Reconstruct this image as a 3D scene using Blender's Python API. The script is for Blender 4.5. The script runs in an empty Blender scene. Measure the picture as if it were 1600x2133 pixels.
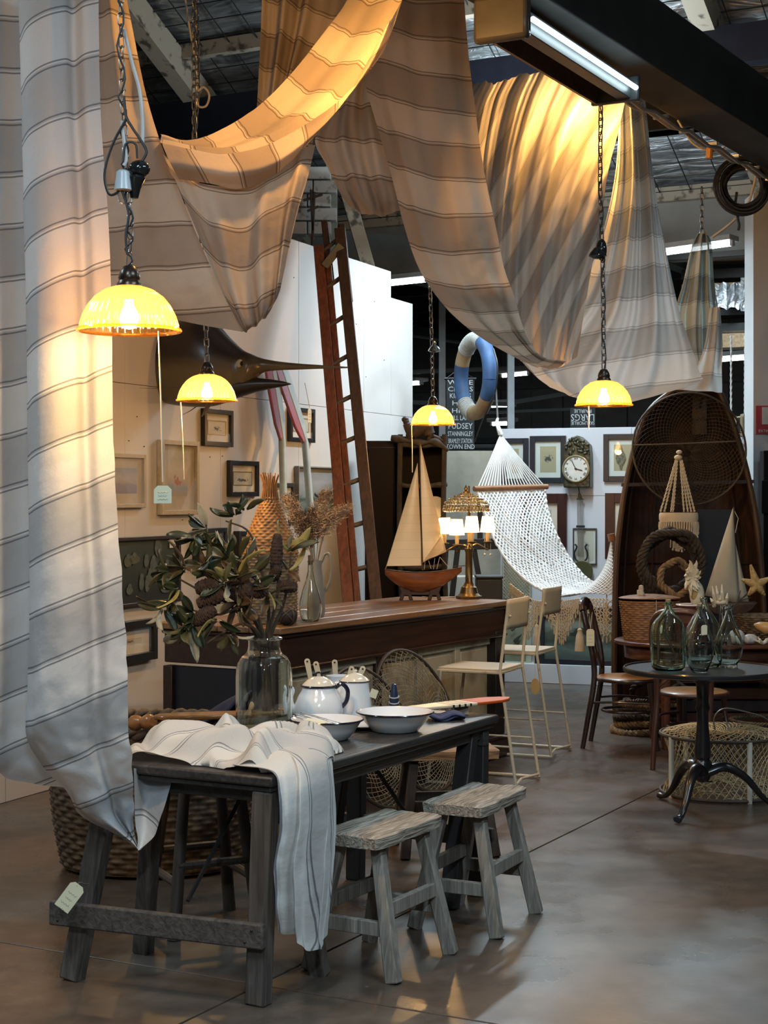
import bpy, math, random
from mathutils import Vector, Matrix, noise
V = Vector
R = math.radians
random.seed(7)
sc = bpy.context.scene
COL = sc.collection

# ------------------------------------------------------------------ camera, world, exposure
F, CX, HZ, EYE = 3400.0, 800.0, 1035.0, 1.65      # focal length in pixels of the 1600x2133 frame, horizon row, eye height
cam_d = bpy.data.cameras.new('camera')
cam = bpy.data.objects.new('camera', cam_d)
COL.objects.link(cam)
cam.location = (0, 0, EYE)
cam.rotation_euler = (R(90), 0, 0)
cam_d.sensor_fit = 'VERTICAL'
cam_d.sensor_height = 24.0
cam_d.sensor_width = 18.0
cam_d.lens = F / 2133.0 * 24.0
cam_d.shift_y = -(1066.5 - HZ) / 2133.0
cam_d.clip_end = 200
sc.camera = cam
sc.view_settings.view_transform = 'Standard'
sc.view_settings.look = 'None'
sc.view_settings.gamma = 1.0
sc.view_settings.exposure = 0.3
sc.view_settings.use_curve_mapping = False
try:
    cy = sc.cycles
    cy.max_bounces = 8; cy.diffuse_bounces = 4; cy.glossy_bounces = 3; cy.transmission_bounces = 8; cy.transparent_max_bounces = 8
    cy.caustics_reflective = False; cy.sample_clamp_indirect = 6.0; cy.use_adaptive_sampling = True; cy.adaptive_threshold = 0.03
except Exception:
    pass

world = bpy.data.worlds.new('world')
sc.world = world
world.use_nodes = True
bg = world.node_tree.nodes['Background']
bg.inputs[0].default_value = (0.75, 0.9, 1.0, 1)
bg.inputs[1].default_value = 0.035

COOL = (0.70, 0.88, 1.0)
WARM = (1.0, 0.55, 0.17)

def area_light(name, loc, rot, sx, sy, power, color=COOL, parent=None):
    d = bpy.data.lights.new(name, 'AREA')
    d.shape = 'RECTANGLE'; d.size = sx; d.size_y = sy; d.energy = power; d.color = color
    o = bpy.data.objects.new(name, d); COL.objects.link(o)
    o.location = loc; o.rotation_euler = rot
    o.parent = parent
    return o
def bulb_light(name, loc, power, color=WARM, rad=0.03, parent=None):
    d = bpy.data.lights.new(name, 'POINT')
    d.energy = power; d.color = color; d.shadow_soft_size = rad
    o = bpy.data.objects.new(name, d); COL.objects.link(o)
    o.location = loc; o.parent = parent
    return o

# warehouse fluorescent battens in the roof around and behind the photographer (their housings are built further down)
HALL_BATTENS = [(-1.2, 2.2, 4.2, 30, 70), (1.6, 3.4, 4.2, 30, 75), (3.6, 7.4, 4.0, 30, 34), (-3.2, 5.4, 4.2, 30, 50), (0.4, -1.6, 4.2, 30, 240)]
# two added, hidden behind the hanging linen to brighten the back of the shop
BACK_FILL_BATTENS = [(1.15, 12.7, 3.75, 30, 72), (0.63, 13.5, 4.0, 30, 26)]
for i, (x, y, z, a, p) in enumerate(HALL_BATTENS + BACK_FILL_BATTENS):
    area_light('batten_light', (x, y, z - 0.07), (0, 0, R(62)), 1.45, 0.1, p)
    area_light('batten_light', (x, y, z + 0.1), (R(180), 0, R(62)), 1.45, 0.1, p * 0.9)      # added upward light above each housing to brighten the roof foil

# ------------------------------------------------------------------ geometry helpers
def at(px, py, Y):
    """world point seen at pixel px,py at distance Y in front of the camera"""
    return V(((px - CX) / F * Y, Y, EYE - (py - HZ) / F * Y))
def onz(px, py, z=0.0):
    """world point on the horizontal plane z"""
    return at(px, py, (EYE - z) * F / (py - HZ))

class MB:
    def __init__(s):
        s.v = []; s.f = []; s.uv = {}
    def add(s, vs, fs):
        n = len(s.v)
        s.v += [V(p) for p in vs]
        s.f += [tuple(i + n for i in f) for f in fs]
        return s
    def box(s, c, size, rot=None):
        hx, hy, hz = size[0] / 2, size[1] / 2, size[2] / 2
        m = rot if rot is not None else Matrix.Identity(3)
        vs = [V(c) + m @ V((x * hx, y * hy, z * hz)) for x in (-1, 1) for y in (-1, 1) for z in (-1, 1)]
        return s.add(vs, [(0, 1, 3, 2), (4, 6, 7, 5), (0, 4, 5, 1), (2, 3, 7, 6), (0, 2, 6, 4), (1, 5, 7, 3)])
    def bar(s, a, b, w, d, up=(0, 0, 1), w2=None, d2=None):
        """rectangular bar from a to b; w across, d along 'up'"""
        a, b = V(a), V(b); t = (b - a).normalized()
        x = t.cross(V(up))
        if x.length < 1e-4: x = t.cross(V((0, 1, 0)))
        x.normalize(); y = x.cross(t).normalized()
        w2 = w if w2 is None else w2; d2 = d if d2 is None else d2
        vs = []
        for p, ww, dd in ((a, w, d), (b, w2, d2)):
            for i, j in ((-1, -1), (1, -1), (1, 1), (-1, 1)):
                vs.append(p + x * (i * ww / 2) + y * (j * dd / 2))
        return s.add(vs, [(3, 2, 1, 0), (4, 5, 6, 7), (0, 1, 5, 4), (1, 2, 6, 5), (2, 3, 7, 6), (3, 0, 4, 7)])
    def tube(s, pts, r, n=8, closed=False, flat=1.0):
        pts = [V(p) for p in pts]; k = len(pts)
        rs = r if isinstance(r, (list, tuple)) else [r] * k
        vs, fs = [], []
        t0 = (pts[1] - pts[0]).normalized()
        ref = V((0, 0, 1)) if abs(t0.z) < 0.9 else V((0, 1, 0))
        x = t0.cross(ref).normalized()
        for i in range(k):
            if closed: t = pts[(i + 1) % k] - pts[i - 1]
            else: t = pts[min(i + 1, k - 1)] - pts[max(i - 1, 0)]
            if t.length < 1e-9: t = t0
            t.normalize()
            x = x - t * x.dot(t)
            if x.length < 1e-5: x = t.cross(V((0.3, 0.5, 0.8)))
            x.normalize(); y = t.cross(x)
            for j in range(n):
                a = 2 * math.pi * j / n
                vs.append(pts[i] + x * (math.cos(a) * rs[i]) + y * (math.sin(a) * rs[i] * flat))
        m = k if closed else k - 1
        for i in range(m):
            for j in range(n):
                a, b = i * n + j, i * n + (j + 1) % n
                c, d = ((i + 1) % k) * n + (j + 1) % n, ((i + 1) % k) * n + j
                fs.append((a, b, c, d))
        if not closed:
            fs.append(tuple(reversed(range(n)))); fs.append(tuple(range((k - 1) * n, k * n)))
        return s.add(vs, fs)
    def lathe(s, prof, n=28, c=(0, 0, 0), sx=1.0, sy=1.0, fr=None, close=True):
        """profile of (radius, z); fr(theta, i) optional radius factor"""
        c = V(c); vs, fs = [], []
        k = len(prof)
        for i, (r, z) in enumerate(prof):
            for j in range(n):
                a = 2 * math.pi * j / n
                q = r * (fr(a, i) if fr else 1.0)
                vs.append(c + V((math.cos(a) * q * sx, math.sin(a) * q * sy, z)))
        for i in range(k - 1):
            for j in range(n):
                fs.append((i * n + j, i * n + (j + 1) % n, (i + 1) * n + (j + 1) % n, (i + 1) * n + j))
        if close:
            if prof[0][0] > 1e-6: fs.append(tuple(reversed(range(n))))
            if prof[-1][0] > 1e-6: fs.append(tuple(range((k - 1) * n, k * n)))
        return s.add(vs, fs)
    def ball(s, c, r, nu=14, nv=9, rot=None):
        rx, ry, rz = (r, r, r) if not isinstance(r, (tuple, list)) else r
        m = rot if rot is not None else Matrix.Identity(3)
        c = V(c); vs, fs = [], []
        for i in range(nv + 1):
            p = math.pi * i / nv
            for j in range(nu):
                a = 2 * math.pi * j / nu
                vs.append(c + m @ V((rx * math.sin(p) * math.cos(a), ry * math.sin(p) * math.sin(a), -rz * math.cos(p))))
        for i in range(nv):
            for j in range(nu):
                fs.append((i * nu + j, i * nu + (j + 1) % nu, (i + 1) * nu + (j + 1) % nu, (i + 1) * nu + j))
        return s.add(vs, fs)
    def prism(s, poly, th, o=(0, 0, 0), ax=(1, 0, 0), ay=(0, 0, 1)):
        """2-D outline extruded th along ax x ay (centred)"""
        o, ax, ay = V(o), V(ax), V(ay); nn = ax.cross(ay).normalized()
        k = len(poly)
        vs = [o + ax * p[0] + ay * p[1] - nn * (th / 2) for p in poly] + [o + ax * p[0] + ay * p[1] + nn * (th / 2) for p in poly]
        fs = [tuple(reversed(range(k))), tuple(range(k, 2 * k))]
        fs += [(i, (i + 1) % k, k + (i + 1) % k, k + i) for i in range(k)]
        return s.add(vs, fs)
    def grid(s, rows, uvs=None):
        n = len(s.v); k, m = len(rows), len(rows[0])
        for i, r in enumerate(rows):
            for j, p in enumerate(r):
                if uvs: s.uv[len(s.v)] = uvs[i][j]
                s.v.append(V(p))
        for i in range(k - 1):
            for j in range(m - 1):
                s.f.append((n + i * m + j, n + i * m + j + 1, n + (i + 1) * m + j + 1, n + (i + 1) * m + j))
        return s

def wm(o):
    return (wm(o.parent) @ o.matrix_basis) if o.parent else o.matrix_basis.copy()
def B(mb, name, mat, parent=None, world=True, smooth=40, bevel=0, solid=0, sub=0, label=None):
    """link the collected shape as ONE mesh object; coordinates are world (default) or local to the parent"""
    vs = mb.v
    if parent is not None and world:
        inv = wm(parent).inverted()
        vs = [inv @ p for p in vs]
    me = bpy.data.meshes.new(name)
    me.from_pydata([tuple(p) for p in vs], [], mb.f)
    if mb.uv:
        lay = me.uv_layers.new(name='UVMap')
        for l in me.loops:
            lay.data[l.index].uv = mb.uv.get(l.vertex_index, (0, 0))
    if smooth:
        for p in me.polygons: p.use_smooth = True
        me.update()
        try: me.set_sharp_from_angle(angle=R(smooth))
        except Exception: pass
    me.materials.append(mat)
    me.update()
    o = bpy.data.objects.new(name, me); COL.objects.link(o)
    if parent is not None: o.parent = parent
    if bevel:
        b = o.modifiers.new('bevel', 'BEVEL'); b.width = bevel; b.segments = 2; b.limit_method = 'ANGLE'; b.angle_limit = R(50)
    if solid:
        b = o.modifiers.new('solid', 'SOLIDIFY'); b.thickness = solid; b.offset = 0
    if sub:
        b = o.modifiers.new('sub', 'SUBSURF'); b.levels = sub; b.render_levels = sub
    if label: o['label'] = label
    return o
def tag(o, label, cat, group=None):
    o['label'] = label; o['category'] = cat
    if group: o['group'] = group
    return o
def thing(name, label, cat, loc=(0, 0, 0), rz=0.0, group=None):
    o = bpy.data.objects.new(name, None); COL.objects.link(o)
    o.empty_display_size = 0.1
    o.location = loc; o.rotation_euler = (0, 0, rz)
    o.rotation_mode = 'XYZ'
    o.matrix_basis = Matrix.Translation(V(loc)) @ Matrix.Rotation(rz, 4, 'Z')
    return tag(o, label, cat, group)
def struct(o):
    o['kind'] = 'structure'; return o
def struct_root(name, loc=(0, 0, 0)):
    o = bpy.data.objects.new(name, None); COL.objects.link(o); o.location = loc
    o.matrix_basis = Matrix.Translation(V(loc)); o['kind'] = 'structure'
    return o
def like(o, parent, loc, rot=None, scale=None, name=None):
    """another part that shares o's mesh"""
    c = o.copy(); COL.objects.link(c)
    c.parent = parent; c.location = loc
    c.rotation_euler = rot if rot is not None else (0, 0, 0)
    if scale is not None: c.scale = scale
    return c
def copy_tree(o, parent=None):
    c = o.copy(); COL.objects.link(c); c.parent = parent
    for ch in list(o.children): copy_tree(ch, c)
    return c
def place(o, loc, rz, label=None, group=None):
    o.matrix_basis = Matrix.Translation(V(loc)) @ Matrix.Rotation(rz, 4, 'Z')
    if label: o['label'] = label
    if group: o['group'] = group
    return o
def crom(p0, p1, p2, p3, t):
    return 0.5 * ((2 * p1) + (p2 - p0) * t + (2 * p0 - 5 * p1 + 4 * p2 - p3) * t * t + (3 * p1 - p0 - 3 * p2 + p3) * t ** 3)
def curve(pts, n):
    """n+1 points of a Catmull-Rom curve through pts"""
    P = [V(p) for p in pts]; k = len(P) - 1; out = []
    for i in range(n + 1):
        t = i / n * k; a = min(int(t), k - 1); t -= a
        g = lambda j: P[j] if 0 <= j <= k else (2 * P[0] - P[1] if j < 0 else 2 * P[k] - P[k - 1])
        out.append(crom(g(a - 1), g(a), g(a + 1), g(a + 2), t))
    return out
def loft(rows, nu, nv, disp=None, uvmode='arc', uscale=1.0, shear=0.0, voff=0.0, cxu=0.5):
    """surface through control rows; returns an MB with uv in metres (v along the rows)"""
    rr = [curve(r, nu) for r in rows]
    cols = [curve([r[j] for r in rr], nv) for j in range(nu + 1)]
    mid = cols[int(nu * cxu)]
    arc = [0.0]
    for i in range(nv): arc.append(arc[-1] + (mid[i + 1] - mid[i]).length)
    G, U = [], []
    for i in range(nv + 1):
        row = [cols[j][i] for j in range(nu + 1)]
        d = [0.0]
        for j in range(nu): d.append(d[-1] + (row[j + 1] - row[j]).length)
        g, uu = [], []
        for j in range(nu + 1):
            p = row[j].copy(); u, v = j / nu, i / nv
            if uvmode == 'z': vv = p.z + shear * p.x
            else: vv = arc[i] + shear * d[j]
            if disp: p = p + disp(u, v, p)
            g.append(p); uu.append((d[j] * uscale, vv + voff))
        G.append(g); U.append(uu)
    return MB().grid(G, U)

# ------------------------------------------------------------------ materials
MATS = {}
def nt(name):
    m = bpy.data.materials.new(name); m.use_nodes = True
    n = m.node_tree.nodes; l = m.node_tree.links
    return m, n, l, n['Principled BSDF']
def ramp(n, c1, c2, p1=0.3, p2=0.7):
    r = n.new('ShaderNodeValToRGB')
    r.color_ramp.elements[0].position = p1; r.color_ramp.elements[0].color = (*c1, 1)
    r.color_ramp.elements[1].position = p2; r.color_ramp.elements[1].color = (*c2, 1)
    return r
def M(name, c, rough=0.6, metal=0.0, c2=None, scale=12, stretch=None, bump=0.0, var=0.18, detail=4, coat=0.0, spec=0.5, emit=None, dist=0.0, p=(0.3, 0.7), trans=0.0, sss=0.0):
    if name in MATS: return MATS[name]
    m, n, l, b = nt(name)
    if c2 is None: c2 = tuple(x * (1 - var) for x in c)
    tc = n.new('ShaderNodeTexCoord'); mp = n.new('ShaderNodeMapping'); no = n.new('ShaderNodeTexNoise')
    if stretch: mp.inputs['Scale'].default_value = stretch
    no.inputs['Scale'].default_value = scale; no.inputs['Detail'].default_value = detail; no.inputs['Distortion'].default_value = dist
    l.new(tc.outputs['Object'], mp.inputs['Vector']); l.new(mp.outputs[0], no.inputs['Vector'])
    r = ramp(n, c2, c, *p)
    l.new(no.outputs['Fac'], r.inputs[0]); l.new(r.outputs[0], b.inputs['Base Color'])
    b.inputs['Roughness'].default_value = rough; b.inputs['Metallic'].default_value = metal
    b.inputs['Specular IOR Level'].default_value = spec
    b.inputs['Coat Weight'].default_value = coat; b.inputs['Coat Roughness'].default_value = 0.12
    if bump:
        bp = n.new('ShaderNodeBump'); bp.inputs['Strength'].default_value = bump; bp.inputs['Distance'].default_value = 0.01
        l.new(no.outputs['Fac'], bp.inputs['Height']); l.new(bp.outputs[0], b.inputs['Normal'])
    if emit:
        b.inputs['Emission Color'].default_value = (*emit[0], 1); b.inputs['Emission Strength'].default_value = emit[1]
    MATS[name] = m
    return m
def wood(name, c, c2, rough=0.5, scale=3.0, axis='x', bump=0.15, coat=0.0):
    st = {'x': (1, 14, 14), 'y': (14, 1, 14), 'z': (14, 14, 1)}[axis]
    return M(name, c, rough, c2=c2, scale=scale, stretch=st, bump=bump, detail=6, coat=coat, dist=0.6)
def clear(name, tint=(1, 1, 1), rough=0.0, base=0.06, edge=0.9, gcol=(1, 1, 1), tedge=None):
    """thin clear glass: lets light through, shiny and denser towards grazing angles"""
    if name in MATS: return MATS[name]
    m, n, l, b = nt(name)
    n.remove(b)
    lw = n.new('ShaderNodeLayerWeight'); lw.inputs['Blend'].default_value = 0.35
    rp = ramp(n, (base,) * 3, (edge,) * 3, 0.05, 1.0)
    l.new(lw.outputs['Facing'], rp.inputs[0])
    g = n.new('ShaderNodeBsdfGlossy'); g.inputs['Roughness'].default_value = rough; g.inputs['Color'].default_value = (*gcol, 1)
    t = n.new('ShaderNodeBsdfTransparent')
    rc = ramp(n, tint, tedge or tuple(x * 0.7 for x in tint), 0.3, 1.0)
    l.new(lw.outputs['Facing'], rc.inputs[0]); l.new(rc.outputs[0], t.inputs['Color'])
    mx = n.new('ShaderNodeMixShader')
    l.new(rp.outputs[0], mx.inputs[0]); l.new(t.outputs[0], mx.inputs[1]); l.new(g.outputs[0], mx.inputs[2])
    l.new(mx.outputs[0], n['Material Output'].inputs['Surface'])
    MATS[name] = m
    return m
def glow(name, c, s):
    if name in MATS: return MATS[name]
    m, n, l, b = nt(name); n.remove(b)
    e = n.new('ShaderNodeEmission'); e.inputs[0].default_value = (*c, 1); e.inputs[1].default_value = s
    l.new(e.outputs[0], n['Material Output'].inputs['Surface'])
    MATS[name] = m
    return m
def solid_glass(name, c, ior=1.45):
    """real refracting glass for walls modelled with both surfaces"""
    if name in MATS: return MATS[name]
    m, n, l, b = nt(name); n.remove(b)
    g = n.new('ShaderNodeBsdfGlass'); g.inputs['Color'].default_value = (*c, 1); g.inputs['Roughness'].default_value = 0.0; g.inputs['IOR'].default_value = ior
    l.new(g.outputs[0], n['Material Output'].inputs['Surface'])
    MATS[name] = m
    return m
def linen(name, light=(0.66, 0.60, 0.52), dark=(0.40, 0.365, 0.32), line=(0.13, 0.12, 0.115), period=0.35, transl=0.35, clearness=0.05, axis=1, lined=0.0085):
    """striped linen: alternating bands with a double line at each change, in uv metres"""
    if name in MATS: return MATS[name]
    m, n, l, b = nt(name); n.remove(b)
    tc = n.new('ShaderNodeUVMap'); sp = n.new('ShaderNodeSeparateXYZ'); l.new(tc.outputs[0], sp.inputs[0])
    def mt(op, a, bb=None, cc=None):
        q = n.new('ShaderNodeMath'); q.operation = op
        for i, x in enumerate((a, bb, cc)):
            if x is None: continue
            if isinstance(x, (int, float)): q.inputs[i].default_value = x
            else: l.new(x, q.inputs[i])
        return q.outputs[0]
    no0 = n.new('ShaderNodeTexNoise'); no0.inputs['Scale'].default_value = 5.0; l.new(tc.outputs[0], no0.inputs['Vector'])
    v = mt('ADD', sp.outputs[axis], mt('MULTIPLY', no0.outputs['Fac'], 0.012))
    t = mt('FRACT', mt('DIVIDE', v, period))
    band = mt('GREATER_THAN', t, 0.5)
    d = mt('ABSOLUTE', mt('MULTIPLY', mt('SUBTRACT', mt('FRACT', mt('ADD', mt('DIVIDE', v, period / 2), 0.5)), 0.5), period / 2))
    ln = mt('LESS_THAN', mt('ABSOLUTE', mt('SUBTRACT', d, lined)), 0.0028)
    mp = n.new('ShaderNodeMapping'); mp.inputs['Scale'].default_value = (420, 420, 1); l.new(tc.outputs[0], mp.inputs['Vector'])
    no = n.new('ShaderNodeTexNoise'); no.inputs['Scale'].default_value = 1.0; no.inputs['Detail'].default_value = 2; l.new(mp.outputs[0], no.inputs['Vector'])
    no2 = n.new('ShaderNodeTexNoise'); no2.inputs['Scale'].default_value = 7.0; no2.inputs['Detail'].default_value = 6; l.new(tc.outputs[0], no2.inputs['Vector'])
    mx = n.new('ShaderNodeMix'); mx.data_type = 'RGBA'; mx.inputs['A'].default_value = (*light, 1); mx.inputs['B'].default_value = (*dark, 1); l.new(band, mx.inputs['Factor'])
    m2 = n.new('ShaderNodeMix'); m2.data_type = 'RGBA'; m2.inputs['B'].default_value = (*line, 1); l.new(mx.outputs['Result'], m2.inputs['A']); l.new(mt('MULTIPLY', ln, 0.8), m2.inputs['Factor'])
    br = mt('ADD', mt('MULTIPLY', no.outputs['Fac'], 0.35), 0.82)
    m3 = n.new('ShaderNodeMix'); m3.data_type = 'RGBA'; m3.blend_type = 'MULTIPLY'; m3.inputs['Factor'].default_value = 1
    cb = n.new('ShaderNodeCombineColor'); [l.new(br, cb.inputs[i]) for i in range(3)]
    l.new(m2.outputs['Result'], m3.inputs['A']); l.new(cb.outputs[0], m3.inputs['B'])
    bp = n.new('ShaderNodeBump'); bp.inputs['Strength'].default_value = 0.5; bp.inputs['Distance'].default_value = 0.02; l.new(no2.outputs['Fac'], bp.inputs['Height'])
    df = n.new('ShaderNodeBsdfDiffuse'); tr = n.new('ShaderNodeBsdfTranslucent'); tp = n.new('ShaderNodeBsdfTransparent')
    for s_ in (df, tr):
        l.new(m3.outputs['Result'], s_.inputs['Color']); l.new(bp.outputs[0], s_.inputs['Normal'])
    s1 = n.new('ShaderNodeMixShader'); s1.inputs[0].default_value = transl; l.new(df.outputs[0], s1.inputs[1]); l.new(tr.outputs[0], s1.inputs[2])
    s2 = n.new('ShaderNodeMixShader'); s2.inputs[0].default_value = clearness; l.new(s1.outputs[0], s2.inputs[1]); l.new(tp.outputs[0], s2.inputs[2])
    l.new(s2.outputs[0], n['Material Output'].inputs['Surface'])
    MATS[name] = m
    return m
# ------------------------------------------------------------------ the building
UA = R(62)
UD = V((math.cos(UA), math.sin(UA), 0)); ND = V((math.sin(UA), -math.cos(UA), 0)); ZD = V((0, 0, 1))
def uv_pt(u, v, z): return UD * u + ND * v + ZD * z
ROTU = Matrix.Rotation(UA, 3, 'Z')

def concrete():
    m, n, l, b = nt('polished_concrete')
    tc = n.new('ShaderNodeTexCoord')
    def noi(s, d=5, dist=0.0):
        q = n.new('ShaderNodeTexNoise'); q.inputs['Scale'].default_value = s; q.inputs['Detail'].default_value = d; q.inputs['Distortion'].default_value = dist
        l.new(tc.outputs['Object'], q.inputs['Vector']); return q.outputs['Fac']
    r1 = ramp(n, (0.052, 0.042, 0.034), (0.122, 0.107, 0.090), 0.33, 0.70); l.new(noi(0.9, 7, 0.6), r1.inputs[0])
    r2 = ramp(n, (0, 0, 0), (1, 1, 1), 0.40, 0.62); l.new(noi(0.55, 6, 1.0), r2.inputs[0])
    mx = n.new('ShaderNodeMix'); mx.data_type = 'RGBA'; mx.inputs['B'].default_value = (0.096, 0.060, 0.040, 1)
    l.new(r2.outputs[0], mx.inputs['Factor']); l.new(r1.outputs[0], mx.inputs['A'])
    r3 = ramp(n, (0.55, 0.55, 0.55), (1.25, 1.25, 1.25), 0.3, 0.7); l.new(noi(9, 8), r3.inputs[0])
    m3 = n.new('ShaderNodeMix'); m3.data_type = 'RGBA'; m3.blend_type = 'MULTIPLY'; m3.inputs['Factor'].default_value = 0.7
    l.new(mx.outputs['Result'], m3.inputs['A']); l.new(r3.outputs[0], m3.inputs['B'])
    vo = n.new('ShaderNodeTexVoronoi'); vo.inputs['Scale'].default_value = 7.0; l.new(tc.outputs['Object'], vo.inputs['Vector'])
    rs = ramp(n, (1, 1, 1), (0, 0, 0), 0.02, 0.06); l.new(vo.outputs['Distance'], rs.inputs[0])
    rk = ramp(n, (0, 0, 0), (1, 1, 1), 0.56, 0.66); l.new(noi(1.7, 3), rk.inputs[0])
    mk = n.new('ShaderNodeMath'); mk.operation = 'MULTIPLY'; l.new(rs.outputs[0], mk.inputs[0]); l.new(rk.outputs[0], mk.inputs[1])
    m4 = n.new('ShaderNodeMix'); m4.data_type = 'RGBA'; m4.inputs['B'].default_value = (0.24, 0.23, 0.21, 1)
    l.new(mk.outputs[0], m4.inputs['Factor']); l.new(m3.outputs['Result'], m4.inputs['A'])
    l.new(m4.outputs['Result'], b.inputs['Base Color'])
    rr = ramp(n, (0.24,) * 3, (0.44,) * 3, 0.35, 0.7); l.new(noi(2.2, 6), rr.inputs[0]); l.new(rr.outputs[0], b.inputs['Roughness'])
    bp = n.new('ShaderNodeBump'); bp.inputs['Strength'].default_value = 0.06; bp.inputs['Distance'].default_value = 0.01
    l.new(noi(30, 4), bp.inputs['Height']); l.new(bp.outputs[0], b.inputs['Normal'])
    return m
CONC = concrete()
JX = onz(742, 1952)
J2 = onz(622, 2065)
ju = (J2.x * UD.x + J2.y * UD.y); jv = (JX.x * ND.x + JX.y * ND.y)      # the two saw-cut joints cross here
floor = struct(B(MB().box((2, 9, -0.09), (44, 44, 0.08)), 'floor', M('joint_dirt', (0.012, 0.011, 0.01), 0.9)))
g = 0.004
for (u0, u1, v0, v1) in ((ju + g, ju + 26, jv + g, jv + 16), (ju + g, ju + 26, jv - 16, jv - g), (ju - 12, ju - g, jv + g, jv + 16), (ju - 12, ju - g, jv - 16, jv - g)):
    B(MB().box(uv_pt((u0 + u1) / 2, (v0 + v1) / 2, -0.025), (u1 - u0, v1 - v0, 0.05), ROTU), 'floor_slab', CONC, floor, bevel=0.003)

# white gallery partition on the left, receding to the back
WP0, WP1 = V((-2.063, 8.766, 0)), V((0.25, 14.2, 0))
WD = (WP1 - WP0).normalized(); WN = V((WD.y, -WD.x, 0))
def ray_plane(px, py, p0, nrm):
    d = V(((px - CX) / F, 1, -(py - HZ) / F)); o = V((0, 0, EYE))
    return o + d * ((p0 - o).dot(nrm) / d.dot(nrm))
def onwall(px, py): return ray_plane(px, py, WP0, WN)
WHITE = M('white_partition_paint', (0.62, 0.58, 0.54), 0.55, scale=2.5, var=0.08, bump=0.03)
WHITE2 = M('cool_white_partition_paint', (0.66, 0.68, 0.72), 0.55, scale=2.5, var=0.08, bump=0.03)
wl = struct_root('wall_left', WP0)
WT = 0.09
def wall_panel(a, b, z0, z1, parent, p0, d, nrm, mat, name='wall_panel'):
    c = p0 + d * ((a + b) / 2) - nrm * (WT / 2) + ZD * ((z0 + z1) / 2)
    return B(MB().box(c, (b - a - 0.003, WT, z1 - z0 - 0.003), Matrix.Rotation(math.atan2(d.y, d.x), 3, 'Z')), name, mat, parent, bevel=0.002)
wl_len = (WP1 - WP0).length
cuts = [-3.6, -1.2, 0.05, 1.25, 2.45, 3.65, 4.85, 5.42]
for a, b in zip(cuts[:-1], cuts[1:]):
    wall_panel(a, b, 0, 2.34, wl, WP0, WD, WN, WHITE)
    wall_panel(a, b, 2.34, 3.55 if b < 5.4 else 3.55, wl, WP0, WD, WN, WHITE)
wall_panel(5.42, wl_len, 0, 2.34, wl, WP0, WD, WN, WHITE)
wall_panel(5.42, wl_len, 2.34, 3.33, wl, WP0, WD, WN, WHITE)
# dirt specks / nail holes on the partition
spk = MB()
for (px, py) in ((612, 578), (742, 675), (268, 918), (300, 930), (437, 952), (463, 950), (380, 1083), (285, 868), (780, 628), (800, 750), (762, 785), (330, 1040), (690, 600)):
    p = onwall(px, py) + WN * 0.002
    spk.box(p, (0.012, 0.003, 0.006), Matrix.Rotation(math.atan2(WD.y, WD.x), 3, 'Z'))
o = B(spk, 'nail_marks', M('nail_mark', (0.08, 0.07, 0.06), 0.8), wl); o['kind'] = 'stuff'

# white partition at the back carrying the clock
BP0 = V((1.06, 14.86, 0)); BA = R(-19)
BD = V((math.cos(BA), math.sin(BA), 0)); BN = V((BD.y, -BD.x, 0))
def onback(px, py): return ray_plane(px, py, BP0, BN)
wb = struct_root('wall_back', BP0)
for a, b in ((0, 1.2), (1.2, 2.4), (2.4, 3.6)):
    wall_panel(a, b, 0, 1.66, wb, BP0, BD, BN, WHITE2)
    wall_panel(a, b, 1.66, 2.27, wb, BP0, BD, BN, WHITE2)
c = BP0 + BD * 1.8 + BN * 0.14 + ZD * 0.085
B(MB().box(c, (3.6, 0.28, 0.17), Matrix.Rotation(BA, 3, 'Z')), 'plinth', WHITE2, wb, bevel=0.004)

# white column at the right edge
wc = struct(B(MB().box((2.85 + 0.3, 12.75, 2.0), (0.6, 0.3, 4.0)), 'trim_11', M('grey_white_column', (0.55, 0.56, 0.56), 0.6, var=0.1, scale=3), bevel=0.004))

# roof: foil insulation under wire mesh, rafters and purlins, falling away from the camera
U0, ZE, SL = 14.49, 4.47, 0.536
def roof_z(u): return ZE + SL * (U0 - u)
def foil():
    m, n, l, b = nt('roof_foil')
    tc = n.new('ShaderNodeTexCoord'); mp = n.new('ShaderNodeMapping'); mp.inputs['Scale'].default_value = (1, 5, 1)
    no = n.new('ShaderNodeTexNoise'); no.inputs['Scale'].default_value = 2.2; no.inputs['Detail'].default_value = 8; no.inputs['Distortion'].default_value = 1.4
    l.new(tc.outputs['UV'], mp.inputs[0]); l.new(mp.outputs[0], no.inputs['Vector'])
    r = ramp(n, (0.26, 0.27, 0.28), (0.72, 0.74, 0.74), 0.35, 0.7); l.new(no.outputs['Fac'], r.inputs[0]); l.new(r.outputs[0], b.inputs['Base Color'])
    b.inputs['Metallic'].default_value = 0.75; b.inputs['Roughness'].default_value = 0.36
    bp = n.new('ShaderNodeBump'); bp.inputs['Strength'].default_value = 0.7; bp.inputs['Distance'].default_value = 0.08
    l.new(no.outputs['Fac'], bp.inputs['Height']); l.new(bp.outputs[0], b.inputs['Normal'])
    MATS['roof_foil'] = m
    return m
FOIL = foil()
roof = struct_root('ceiling', uv_pt(10, -6, 6))
CREAM = M('cream_painted_timber', (0.42, 0.36, 0.27), 0.7, c2=(0.10, 0.085, 0.06), scale=9, detail=8, p=(0.36, 0.46), bump=0.1)
BROWN = M('brown_roof_timber', (0.20, 0.125, 0.07), 0.7, c2=(0.09, 0.06, 0.035), scale=5, bump=0.1)
NAVY = M('dark_navy_steel', (0.012, 0.014, 0.026), 0.5, var=0.4)
DARKB = M('sooty_timber', (0.030, 0.029, 0.028), 0.75, c2=(0.012, 0.012, 0.012), scale=4, bump=0.25, detail=7)
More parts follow.
